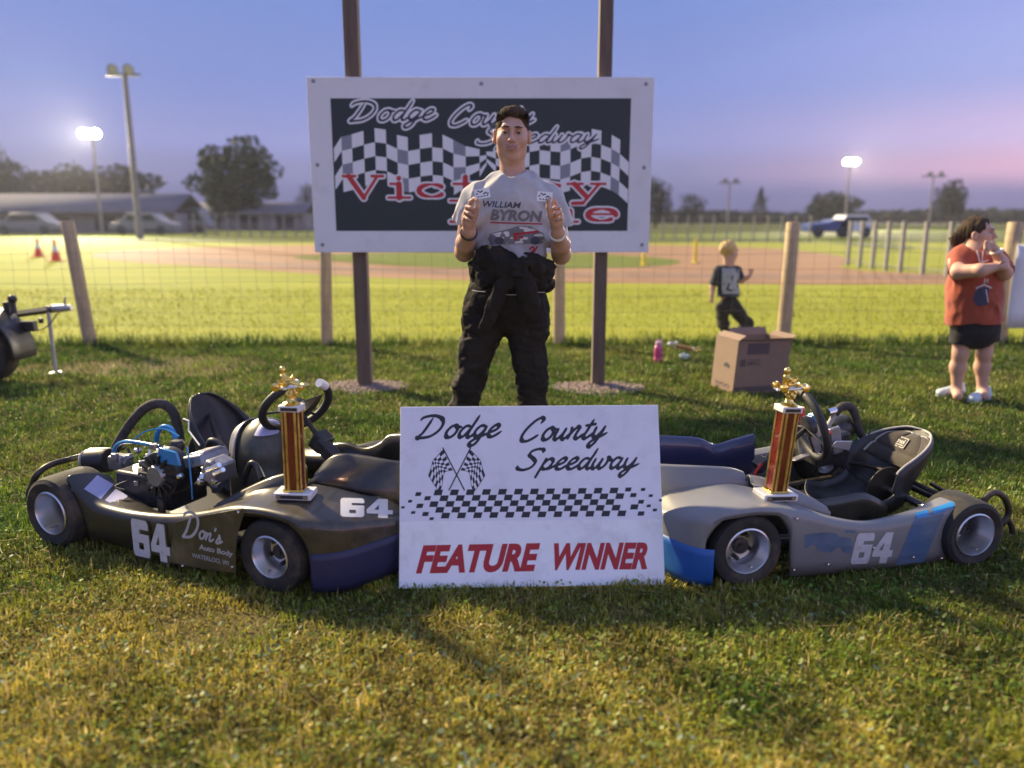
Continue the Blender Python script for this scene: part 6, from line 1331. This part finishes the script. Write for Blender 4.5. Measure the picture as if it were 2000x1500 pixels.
J.chain([Q_(1010, 530, -.19), Q_(1040, 520, -.14), Q_(1060, 528, -.05), Q_(1063, 550, .0)], [.034, .046, .048, .042], .02); J.chain([Q_(1030, 545, -.14), Q_(1056, 552, -.08)], [.034, .036], .02)
J.chain([(-.14, YM + .02, .98), (-.09, YM + .11, .97), (.06, YM + .11, .97), (.12, YM + .02, .98)], [.05, .06, .06, .05], .03)
J.cone((-.015, YM - .01, .96), (-.01, YM - .01, 1.00), .145, .145, .03, flat=(1, .85, 1))
J.ell(Q_(1012, 530, -.205), (.045, .035, .045), .015); J.displace(folds(.015, 14, 18, 9.1)); J.displace(folds(.013, 30, 34, 2.2)); J.build('rolled_jacket', M_suit, man, 1)
K_ = SDF((-.25, YM - .33, .60), (.18, YM - .02, 1.08), .0045)
K_.chain([Q_(1008, 535, -.20), Q_(978, 560, -.205), Q_(968, 590, -.20), Q_(958, 618, -.19), Q_(945, 640, -.185)], [.034, .030, .028, .024, .022], .012, flat=(1, .6, 1)); K_.chain([Q_(972, 578, -.20), Q_(957, 605, -.195), Q_(958, 622, -.19)], [.018, .014, .012], .01)
K_.chain([Q_(1015, 535, -.21), Q_(1030, 565, -.21), Q_(1036, 590, -.205), Q_(1034, 606, -.20)], [.036, .044, .040, .034], .012, flat=(1, .55, 1)); K_.displace(folds(.014, 24, 14, 5.2)); K_.build('tied_sleeve', M_suit, man, 1)
def seam(pts, r=.0016):
    b = MB(); b.tube(spline(pts, 5), r, 5); b.build('stitching', M_stitch, man)
seam([Q_(922, 567, -.115), Q_(935, 569, -.15), Q_(948, 570, -.163)]); seam([Q_(1050, 571, -.16), Q_(1064, 571, -.12)]); seam([Q_(982, 575, -.185), Q_(1000, 576, -.185), Q_(1016, 575, -.185)])
for s, M_, nm in ((-1, M_band, 'watch'), (1, M_wband, 'wristband')):
    d, sx, sy = frame_from(wri[s] - elb[s]); c = wri[s] - d * .016; b = MB(); b.tube([c + (math.cos(t) * sx + math.sin(t) * sy) * .0325 for t in np.linspace(0, math.tau, 26, endpoint=False)], .0085 if s > 0 else .0075, 8, closed=True); b.build(nm, M_, man)
    if s < 0: b = MB(); b.lathe([(.001, .006), (.016, .006), (.018, .0), (.018, -.006)], c + np.array([-.012, -.030, .008]), (-.3, -1, .1), 16); b.build('watch_face', M_band, man)
for x in (-.293, .115):
    Bt = SDF((x - .07, YM - .22, -.01), (x + .07, YM + .11, .15), .006); Bt.cone((x, YM + .02, .06), (x, YM + .02, .13), .048, .05, .02); Bt.cone((x, YM + .03, .045), (x, YM - .14, .038), .046, .04, .03); Bt.rbox((x, YM - .055, .008), (.05, .13, .012), .01, .01); Bt.build('boot', M_boot, man, 1)
# print on the shirt
me = shirt.data; vv = np.array([v.co for v in me.vertices]); bvS = BVHTree.FromPolygons([tuple(v) for v in vv], [tuple(p.vertices) for p in me.polygons])
def on_shirt(name, vf, m, eps=.0016, tf=lambda q: q):
    v, f = vf; out = []; c = Vector((0, 0, CAM_H))
    for q in v:
        d = Vector(ray(*tf(q))).normalized(); h = bvS.ray_cast(c, d); out.append(None if h[0] is None else np.array(h[0]) - np.array(d) * eps)
    f = [q for q in f if all(out[i] is not None for i in q)]; f = [q for q in f if max(abs(out[i][1] - out[q[0]][1]) for i in q) < .03]
    if not f: return
    b = MB(); b.add([o if o is not None else (0, YM, 1) for o in out], f); b.build(name, m, man, smooth=False, fix=False)
def shirt_text(s, x0, x1, y0, y1, bold, shear, h, dy=0):
    v, f = text_fit(s, x1 - x0, y1 - y0, bold, shear); F = raster((v, f), -2, x1 - x0 + 2, -2, y1 - y0 + 2, h); return field_mesh(F, -2, -2, h, 0), (lambda q: (x0 + q[0], y1 - q[1] + dy * q[0] / (x1 - x0)))
MAXRUN = 4
M_tdark = mat('shirt_print_dark', (.06, .065, .09), .9); M_tgrey = mat('shirt_print_grey', (.16, .16, .18), .9); M_twhite = mat('shirt_print_white', (.58, .58, .60), .9); M_tred = mat('shirt_print_red', (.36, .03, .05), .9)
vf, tf = shirt_text('WILLIAM', 943, 1018, 392, 404, .02, .25, .8, 3); on_shirt('shirt_lettering', vf, M_tdark, .0018, tf)
vf, tf = shirt_text('BYRON', 957, 1060, 408, 430, .05, .2, .9, 4); on_shirt('shirt_lettering', vf, M_tgrey, .0018, tf)
X, Y = f_grid(950, 1066, 425, 500, 1.0)
bar = lambda x0, x1, y0, y1, sl=.03: f_box(X, Y - (X - 1000) * sl, x0, x1, y0, y1, .3)
on_shirt('shirt_stripe', field_mesh(bar(957, 1060, 434.5, 437), 950, 425, 1., 0), M_tred, .0022); on_shirt('shirt_stripe', field_mesh(np.minimum(bar(1020, 1062, 398, 399.5), bar(1022, 1062, 402, 403.3)), 950, 425, 1., 0), M_tgrey, .0018)
carF = np.minimum(f_poly(X, Y, [(953, 466), (958, 456), (975, 452), (995, 447), (1012, 441), (1036, 442), (1050, 450), (1062, 456), (1064, 470), (1058, 476), (958, 478)]), 99); nzz = vnoise(X * .11, Y * .2, X * 0 + 3) * 7
on_shirt('shirt_car_print', field_mesh(carF, 950, 425, 1., 0), M_tgrey, .0018); on_shirt('shirt_car_print', field_mesh(np.maximum(carF + 1.5, nzz + 1.2), 950, 425, 1., 0), M_twhite, .0026)
on_shirt('shirt_car_print', field_mesh(np.minimum(bar(1002, 1052, 456, 460.5, -.12), np.minimum(bar(1004, 1010, 458, 470, 0), bar(1012, 1022, 461, 466, 0))), 950, 425, 1., 0), M_tred, .0034)
on_shirt('shirt_car_print', field_mesh(np.minimum(np.hypot((X - 975) / 9, (Y - 470) / 7.5) - 1, np.hypot((X - 1045) / 9, (Y - 470) / 7.5) - 1) * 8, 950, 425, 1., 0), M_tdark, .0030)
on_shirt('shirt_number', field_mesh(f_stroke(X, Y, spline([(1035, 486), (1040, 482), (1043, 486), (1036, 496), (1042, 494), (1049, 482)], 5), 1.7), 950, 425, 1., 0), M_tred, .0022)
MAXRUN = 100000
# the two cards
def card(label, px, tilt, dy):
    c = Q_(px[0], px[1], dy); ex = np.array([math.cos(tilt), 0, math.sin(tilt)]); ey = np.array([-math.sin(tilt) * .98, .14, math.cos(tilt) * .98]); en = np.cross(ex, ey); w, h = .066, .042
    root = thing('card', label, 'card', tuple(c), group='small prize cards in his hands'); o = c - ex * w / 2 - ey * h / 2
    b = MB(); b.prism([(0, 0), (w, 0), (w, h), (0, h)], .0012, (o, ex, ey, en)); b.build('card_stock', M_pw, root)
    vs, fs = [], []
    for j in range(2):
        for i in range(7):
            if (i + j) % 2: continue
            x = .006 + i * .0078; y = .019 + j * .006 + .006 * math.sin(i * .9); k = len(vs); vs += [(x, y), (x + .0074, y + .001), (x + .0074, y + .0068), (x, y + .0058)]; fs.append((k, k + 1, k + 2, k + 3))
    for i in range(4): k = len(vs); x = .01 + i * .013; vs += [(x, .007), (x + .008, .007), (x + .009, .0115), (x + .001, .0115)]; fs.append((k, k + 1, k + 2, k + 3))
    put_print('card_print', (np.array(vs), fs), (o, ex, ey, en), M_sblk, root, .0018)
card('small white checkered card in his hand at left', (942, 378), R(10), -.292); card('small white checkered card in his hand at right', (1064, 384), R(-4), -.292)

# ================================================================== the woman
YW = 5.36; W_ = lambda x, y, dy=0: P(x, y, YW + dy)
wom = person('woman in orange shirt and black shorts standing with hand at chin', tuple(W_(1905, 770) * np.array([1, 1, 0])))
M_orange = mat('orange_shirt', (.33, .060, .026), .85, var=.08, scale=20, bump=.001, bscale=200, sheen=.2); M_shorts = mat('black_shorts', (.012, .012, .014), .8, var=.3, scale=20)
M_shoe = mat('pale_blue_shoe', (.50, .58, .64), .7, var=.12, scale=60, bump=.001, bscale=150); M_sole = mat('white_sole', (.62, .62, .64), .6); M_wprint = mat('shirt_print_slate', (.05, .05, .09), .8)
hw = Head(W_(1912, 457, -.02), yaw=R(48), pitch=R(-2), sc=.95)
S = SDF(W_(1830, 470, 0) * np.array([1, 0, 0]) + np.array([0, YW - .42, -.01]), np.array([W_(1995, 470)[0], YW + .28, 1.33]), .0055)
hw.face(S, W_(1902, 492, .0)); S.cone(W_(1905, 505), W_(1905, 615), .11, .13, .05); S.cone(W_(1875, 500), W_(1945, 500), .05, .05, .03)
for pts, rr in (([W_(1868, 506, -.0), W_(1872, 531, -.13), W_(1915, 528, -.25), W_(1948, 521, -.25)], [.055, .046, .042, .028]), ([W_(1945, 508, 0), W_(1962, 533, -.13), W_(1956, 512, -.21), W_(1944, 490, -.24)], [.055, .046, .038, .028])): S.chain(pts, rr, .02)
S.ell(W_(1956, 520, -.26), (.035, .025, .022), .015); S.ell(W_(1936, 479, -.24), (.03, .022, .026), .015)
for i in range(4): S.chain([W_(1933, 474 + i * 3.2, -.25), W_(1926, 472 + i * 4, -.262), W_(1923, 477 + i * 3.6, -.25)], [.0095, .009, .0075], .004); S.chain([W_(1958, 517 + i * 2.6, -.27), W_(1966, 517 + i * 2.8, -.265), W_(1970, 518 + i * 2.8, -.24)], [.0095, .0088, .0075], .004)
S.chain([W_(1938, 484, -.25), W_(1930, 488, -.262), W_(1924, 486, -.26)], [.011, .010, .008], .005); S.chain([W_(1953, 516, -.27), W_(1958, 510, -.28), W_(1964, 509, -.275)], [.011, .010, .008], .005)
for kx, ax in ((1876, 1871), (1922, 1922)):
    kn = W_(kx, 690, .0); an = np.array([W_(ax, 765)[0], YW + .02, .075]); S.cone(W_(kx + 4, 640), kn, .070, .048, .03); S.cone(kn, kn + (an - kn) * .38 + np.array([0, .015, 0]), .046, .048, .03); S.cone(kn + (an - kn) * .38 + np.array([0, .015, 0]), an, .048, .032, .03); S.cone(an, an + np.array([-.02, -.06, -.03]), .036, .032, .02)
S.build('body', M_skin, wom, 1); hw.features(wom, smile=False)
Hh = SDF(hw.c - .17, hw.c + .17, .0045); hw.e(Hh, (0, .024, .036), (.080, .099, .090), .01); hw.e(Hh, (0, -.095, -.02), (.072, .075, .095), .012, 'sub'); hw.e(Hh, (0, .0, -.14), (.13, .09, .10), .02, 'sub')
for x in (-1, 1): hw.e(Hh, (x * .082, -.004, -.012), (.022, .026, .030), .008, 'sub')
Hh.chain([hw.p(0, .10, .02), hw.p(0, .135, -.03), hw.p(.0, .125, -.10)], [.040, .042, .026], .02); Hh.displace(lambda x, y, z: .012 * vnoise(x * 70, y * 70, z * 18) + .006 * vnoise(x * 30, y * 30, z * 30)); Hh.build('hair', M_hair, wom, 1)
T = SDF(np.array([W_(1830, 470)[0], YW - .33, W_(1905, 642)[2] - .03]), np.array([W_(1996, 470)[0], YW + .3, 1.12]), .006)
T.cone(W_(1902, 512), W_(1903, 575), .142, .160, .06, flat=(1, .84, 1)); T.cone(W_(1903, 565), W_(1903, 628), .160, .172, .05, flat=(1, .86, 1), cut1=True); T.cone(W_(1876, 504), W_(1934, 504), .062, .062, .05); T.cone(W_(1890, 493), W_(1922, 493), .06, .06, .05)
T.cone(W_(1874, 505), W_(1872, 534, -.10), .064, .066, .03, cut1=True); T.cone(W_(1943, 507), W_(1957, 532, -.09), .068, .070, .03, cut1=True)
T.cone(W_(1906, 488, -.02), W_(1908, 455, -.03), .06, .09, .008, op='sub'); T.displace(folds(.016, 8, 5, 12.)); T.displace(folds(.006, 18, 10, 2.)); tee = T.build('shirt', M_orange, wom, 1)
D = SDF(np.array([W_(1830, 470)[0], YW - .28, W_(1905, 690)[2]]), np.array([W_(1996, 470)[0], YW + .28, W_(1905, 610)[2]]), .006)
D.cone(W_(1905, 612), W_(1905, 640), .152, .152, .03, flat=(1, .9, 1)); D.cone(W_(1884, 632), W_(1879, 670), .084, .080, .02, cut1=True); D.cone(W_(1926, 632), W_(1925, 665), .084, .080, .02, cut1=True); D.displace(folds(.007, 12, 8, 3.)); D.build('shorts', M_shorts, wom, 1)
def shoe(parent, heel, toe, mu, msole):
    heel, toe = np.asarray(heel), np.asarray(toe); d = toe - heel; S2 = SDF(np.minimum(heel, toe) - .08, np.maximum(heel, toe) + np.array([.08, .08, .10]), .0055); S2.cone(heel + np.array([0, 0, .04]), toe + np.array([0, 0, .028]), .042, .034, .02); S2.cone(heel + np.array([0, 0, .045]) + d * .08, heel + np.array([0, 0, .085]) + d * .08, .042, .038, .02); S2.cone(heel + d * .1 + np.array([0, 0, .09]), heel + d * .1 + np.array([0, 0, .13]), .03, .03, .008, op='sub'); S2.build('shoe', mu, parent, 1)
    S3 = SDF(np.minimum(heel, toe) - .07, np.maximum(heel, toe) + .07, .0055); S3.cone(heel + np.array([0, 0, .012]), toe + np.array([0, 0, .012]), .043, .036, .01, flat=(1, 1, .35)); S3.build('sole', msole, parent, 1)
shoe(wom, G(1872, 772), G(1836, 776), M_shoe, M_sole); shoe(wom, G(1922, 781), G(1898, 787), M_shoe, M_sole)
b = MB(); c = W_(1947, 491, -.238); b.tube([c + np.array([.035 * math.cos(t) * .9, .032 * math.sin(t), .014 * math.cos(t)]) for t in np.linspace(0, math.tau, 20, endpoint=False)], .008, 8, closed=True); b.build('wristband', M_wband, wom)
bvW = BVHTree.FromPolygons([tuple(v.co) for v in tee.data.vertices], [tuple(p.vertices) for p in tee.data.polygons]); bvS = bvW; _man = man; man = wom; MAXRUN = 4
X, Y = f_grid(1890, 1945, 535, 605, 1.2); on_shirt('shirt_print', field_mesh(f_poly(X, Y, [(1903, 572), (1915, 560), (1932, 562), (1930, 582), (1929, 596), (1908, 598), (1900, 585)]), 1890, 535, 1.2, 0), M_wprint, .003)
on_shirt('shirt_print', field_mesh(np.minimum(np.minimum(f_stroke(X, Y, [(1907, 563), (1922, 556), (1936, 562)], 1.6), f_stroke(X, Y, [(1924, 545), (1923, 552)], 1.3)), np.minimum(f_stroke(X, Y, [(1929, 545), (1929, 551)], 1.2), f_stroke(X, Y, [(1926, 566), (1930, 590)], 1.1))), 1890, 535, 1.2, 0), M_twhite, .0045)
X, Y = f_grid(1900, 1955, 482, 520, 1.2); on_shirt('shirt_print', field_mesh(np.minimum(f_stroke(X, Y, [(1908, 490), (1914, 512)], 1.5), f_stroke(X, Y, [(1920, 490), (1918, 512), (1930, 508)], 1.2)), 1900, 482, 1.2, 0), M_twhite, .0035)
MAXRUN = 100000; man = _man

# ================================================================== the child on the far side of the fence
YC = 8.6; C_ = lambda x, y, dy=0: P(x, y, YC + dy)
kid = person('small blond child in dark shirt running beyond the wire fence', tuple(C_(1425, 655) * np.array([1, 1, 0])))
M_tee = mat('navy_child_shirt', (.022, .028, .036), .85, var=.2, scale=20); M_cpr = mat('child_shirt_print', (.34, .36, .38), .8, var=.3, scale=30)
hc = Head(C_(1425, 492, 0), yaw=R(112), pitch=R(4), sc=.95)
S = SDF(np.array([C_(1375, 500)[0], YC - .2, -.01]), np.array([C_(1485, 500)[0], YC + .25, 1.08]), .006); hc.face(S, C_(1424, 522))
S.cone(C_(1422, 535), C_(1422, 590), .085, .085, .03, flat=(1, .6, 1)); S.chain([C_(1402, 532), C_(1392, 560, .02), C_(1390, 578, .0)], [.036, .032, .024], .015); S.ell(C_(1390, 584, 0), (.02, .016, .03), .01)
S.chain([C_(1440, 532), C_(1448, 548, -.02), C_(1463, 540, -.08)], [.036, .032, .022], .015); S.ell(C_(1467, 534, -.09), (.018, .014, .026), .01)
for i in range(4): S.chain([C_(1464 + i * 2, 532, -.09), C_(1464 + i * 2.4, 525, -.095)], [.007, .006], .003); S.chain([C_(1386 + i * 2.4, 586, 0), C_(1387 + i * 2.2, 592, -.005)], [.007, .006], .003)
for pts in ([C_(1412, 600), C_(1413, 630, 0), np.array([C_(1416, 660)[0], YC + .02, .05])], [C_(1434, 600), C_(1458, 632, -.05), C_(1440, 655, .10)]): S.chain(pts, [.055, .045, .032], .02)
S.build('body', M_skin, kid, 1)
hc.features(kid, smile=False)
Hh = SDF(hc.c - .14, hc.c + .14, .0055); hc.e(Hh, (0, .026, .036), (.083, .105, .093), .01); hc.e(Hh, (0, -.10, -.02), (.072, .065, .095), .012, 'sub'); hc.e(Hh, (0, -.03, -.12), (.13, .13, .08), .02, 'sub'); Hh.displace(lambda x, y, z: .014 * vnoise(x * 60, y * 60, z * 30)); Hh.build('hair', M_blond, kid, 1)
T = SDF(np.array([C_(1380, 500)[0], YC - .2, .4]), np.array([C_(1475, 500)[0], YC + .2, .88]), .006); T.cone(C_(1422, 535), C_(1423, 603), .105, .128, .04, flat=(1, .76, 1), cut1=True); T.cone(C_(1404, 527), C_(1440, 527), .042, .042, .03); T.cone(C_(1403, 530), C_(1394, 556, .02), .047, .05, .02, cut1=True); T.cone(C_(1440, 530), C_(1447, 546, -.02), .047, .048, .02, cut1=True); T.displace(folds(.008, 12, 9, 2.)); tee = T.build('shirt', M_tee, kid, 1)
T = SDF(np.array([C_(1380, 500)[0], YC - .22, .05]), np.array([C_(1490, 500)[0], YC + .25, .52]), .006); T.ell(C_(1424, 594), (.110, .085, .095), .03)
for pts in ([C_(1411, 603), C_(1412, 632, 0), np.array([C_(1415, 655)[0], YC + .02, .10])], [C_(1436, 603), C_(1459, 632, -.05), C_(1443, 652, .09)]): T.chain(pts, [.075, .062, .052], .03)
T.displace(folds(.010, 12, 12, 6.)); T.build('trousers', mat('dark_child_trousers', (.022, .019, .015), .85, var=.3, scale=15), kid, 1)
shoe(kid, np.array([C_(1414, 660)[0], YC + .02, 0]), np.array([C_(1424, 660)[0], YC + .05, 0]), M_boot, M_sole); shoe(kid, C_(1440, 660, .12) * np.array([1, 1, 1]), C_(1446, 664, .12), M_boot, M_sole)
bvS = BVHTree.FromPolygons([tuple(v.co) for v in tee.data.vertices], [tuple(p.vertices) for p in tee.data.polygons]); man = kid; MAXRUN = 3
X, Y = f_grid(1404, 1450, 518, 580, 1.3); on_shirt('shirt_print', field_mesh(np.maximum(f_box(X, Y, 1410, 1444, 524, 574, 3), -np.minimum(f_stroke(X, Y, [(1424, 555), (1420, 565), (1430, 568)], 2.), 5 * vnoise(X * .2, Y * .2, X * 0) + 1.4)), 1404, 518, 1.3, 0), M_cpr, .005); MAXRUN = 100000; man = _man
# ------------------------------------------------------------ cardboard box, bottle, fallen trophy, litter
M_card = mat('cardboard', (.24, .165, .12), .85, var=.08, scale=12, bump=.0006, bscale=200); M_cardp = mat('cardboard_print', (.10, .075, .075), .8)
bx = thing('cardboard_box', 'open cardboard box standing tilted on the grass behind the grey kart', 'box', tuple(G(1475, 760)))
c0 = G(1431, 771); c1 = G(1531, 766); ex = (c1 - c0); BWd = np.linalg.norm(ex); ex /= BWd; ey = np.array([-ex[1], ex[0], 0]); cL_ = G(1397, 752); ey2 = cL_ - c0; BDp = .30; ey = np.array([-.62, .78, 0]); ey /= np.linalg.norm(ey); ey = np.array([-ex[1], ex[0], 0]) * .95 + ey * .18; ey /= np.linalg.norm(ey); up = np.array([.055, -.03, 1.]); up /= np.linalg.norm(up); BHt = .385
def panel(name, o, a, b_, th=.004, mats=M_card): 
    n_ = np.cross(a, b_); n_ /= np.linalg.norm(n_); m = MB(); m.prism([(0, 0), (1, 0), (1, 1), (0, 1)], th, (o, a, b_, n_)); return m.build(name, mats, bx)
z0 = np.array([0, 0, .006]); o = c0 + z0
front = panel('front_panel', o, ex * BWd, up * BHt); side_p = panel('side_panel', o + ey * BDp, -ey * BDp, up * BHt); panel('side_panel', o + ex * BWd, ey * BDp, up * BHt); panel('back_panel', o + ey * BDp + ex * BWd, -ex * BWd, up * BHt); panel('bottom_panel', o, ey * BDp, ex * BWd)
T_ = o + up * BHt
panel('flap', T_ + up * .002, ex * BWd, -up * .02 + np.array([0, -.03, .035])); panel('flap', T_ + ey * BDp, -ey * BDp, np.array([.05, .0, .035])); panel('flap', T_ + ey * BDp + ex * BWd, -ex * BWd * .7, up * .05 + ey * .03); panel('flap', T_ + ex * BWd, ey * BDp * .9, up * .03 + ex * .04)
fn = np.cross(ex, up); BFr = (o + fn * .0045, ex, up, fn); BFr = (o + np.cross(ex, up) / np.linalg.norm(np.cross(ex, up)) * .004, ex, up, fn / np.linalg.norm(fn))
def bxr(x0, x1, y0, y1, nm='print', m=None): put_print(nm, (np.array([(x0, y0), (x1, y0), (x1, y1), (x0, y1)]), [(0, 1, 2, 3)]), BFr, m or M_cardp, front, .001)
bxr(.07, .24, .285, .365); bxr(.025, .068, .20, .25); bxr(.0, BWd, .012, .05)
v, f = text_fit('SMALL', .11, .032, .02); put_print('lettering', (v + np.array([.08, .205]), f), BFr, M_cardp, front, .001); bxr(.08, .18, .243, .249)
sn = np.cross(up, ey); sn = sn / np.linalg.norm(sn); sn = sn if sn[0] < 0 else -sn; SFr = (o + ey * BDp, -ey, up, sn); X, Y = f_grid(0, BDp, 0, BHt, .003)
put_print('hand_hole', field_mesh(np.maximum(np.hypot((X - .185) / .035, (Y - .19) / .022) - 1, -(np.hypot((X - .18) / .022, (Y - .17) / .014) - 1)) * .02, 0, 0, .003, 0), SFr, M_dark, side_p, .006)
v, f = text_fit('VVOO', .20, .03, .0); put_print('lettering', (v + np.array([.05, .03]), f), SFr, M_cardp, side_p, .006)
M_pink = mat('pink_plastic', (.46, .05, .20), .4, var=.08, scale=20, coat=.3); M_pcap = mat('bottle_cap', (.55, .30, .42), .5)
g = G(1285, 709); bt = thing('water_bottle', 'bright pink bottle standing in the grass near the fence', 'bottle', tuple(g)); b = MB(); b.lathe([(.001, .0), (.033, 0), (.036, .006), (.036, .05), (.034, .055), (.036, .06), (.036, .13), (.032, .152), (.024, .16), (.001, .16)], g, (0, 0, 1), 24); b.build('flask', M_pink, bt)
b = MB(); b.lathe([(.026, .160), (.028, .165), (.028, .185), (.024, .192), (.001, .193)], g, (0, 0, 1), 20); b.tube(spline([g + np.array([-.025, 0, .18]), g + np.array([-.012, 0, .205]), g + np.array([.012, 0, .205]), g + np.array([.025, 0, .18])], 4), .004, 6); b.build('cap', M_pcap, bt)
ft = trophy('small red trophy lying on its side by the pink bottle', G(1318, 684) + np.array([0, 0, .045]), R(-38), .62, ry=R(97)); 
def crumple(label, px, py, r, m, nm='paper_scrap'):
    g = G(px, py); b = MB(); b.ball(g + np.array([0, 0, r * .5]), (r, r * .8, r * .6), 10, 7); b.v = [tuple(np.array(v) + r * .35 * RNG.normal(0, .4, 3)) for v in b.v]; tag(b.build(nm, m, smooth=False), label, 'litter')
crumple('crumpled pale plastic bag beside the fallen trophy', 1336, 702, .05, mat('pale_plastic', (.50, .60, .50), .3)); crumple('white scrap of paper in the grass behind the fallen trophy', 1310, 676, .04, M_tape); crumple('tiny white scrap in the grass below the pink bottle', 1309, 725, .02, M_tape)
# ------------------------------------------------------------ small trailer at the left edge
M_fend = mat('trailer_black', (.022, .021, .023), .45, var=.2, scale=10, wear=((.12, .1, .08), .4, 12)); M_galv = mat('galvanised_steel', (.45, .45, .47), .45, metal=.7, var=.15, scale=30)
YT = 6.0; tc_ = P(-30, 698, YT); wr_ = .235; tr = thing('utility_trailer', 'black trailer with grey coupler at the left edge', 'trailer', (tc_[0], YT, 0)); cx = tc_[0]
b = MB(); b.lathe([(.13, -.08), (.17, -.1), (wr_ * .93, -.1), (wr_, -.07), (wr_, .07), (wr_ * .93, .1), (.17, .1), (.13, .08)], (cx, YT, wr_), (0, 1, 0), 36); b.build('tyre', M_tyre, tr)
b = MB(); b.lathe([(.13, .08), (.135, -.085), (.12, -.08), (.10, -.05), (.06, -.045), (.05, -.07), (.001, -.07)], (cx, YT, wr_), (0, 1, 0), 30); b.build('rim', M_rim, tr)
b = MB(); rows = [[(cx + (wr_ + .07) * math.cos(t) * 1.04, YT + y, wr_ + (wr_ + .10) * math.sin(t)) for y in (-.16, -.14, .14)] for t in np.linspace(R(-8), R(188), 22)]; b.grid(rows); b.build('mudguard', M_fend, tr, solid=.006)
b = MB(); t_ = P(34, 612, YT + .1); b.box((cx - .2, YT + .12, .42), (1.1, .06, .08)); b.box((t_[0] - .08, YT + .12, .44), (.05, .05, .34)); b.build('frame', M_fend, tr, bevel=.006)
a_ = P(30, 614, YT + .35); e_ = P(118, 602, YT + .35); b = MB(); b.tube([a_, e_], .028, 4); b.tube([a_ + np.array([.2, 0, -.03]), a_ + np.array([.2, 0, -.07])], .02, 8); b.build('tongue', M_fend, tr)
b = MB(); b.tube([e_ - np.array([.06, 0, 0]), e_, e_ + np.array([.09, 0, .005])], [.03, .034, .024], 10); b.build('coupler', M_galv, tr)
b = MB(); b.tube([e_ + np.array([.03, 0, .02]), e_ + np.array([.05, 0, .09])], .008, 8); b.build('latch', M_galv, tr)
j_ = P(95, 612, YT + .35); b = MB(); b.tube([j_ + np.array([0, 0, .06]), (j_[0], j_[1], .02)], .016, 10); b.lathe([(.05, 0), (.05, .01), (.02, .02)], (j_[0], j_[1], 0), (0, 0, 1), 14); b.build('jack_stand', M_galv, tr)
b = MB(); b.tube(spline([a_, a_ + np.array([.12, -.03, -.12]), a_ + np.array([.25, -.02, -.10]), e_ - np.array([.02, 0, .03])], 5), .005, 6); b.build('safety_chain', M_hub, tr)
b = MB(); b.tube([P(24, 588, YT + .1), P(28, 612, YT + .1)], .022, 10); b.ball(P(24, 584, YT + .1), .035, 10, 6); b.build('jack_handle', M_fend, tr)
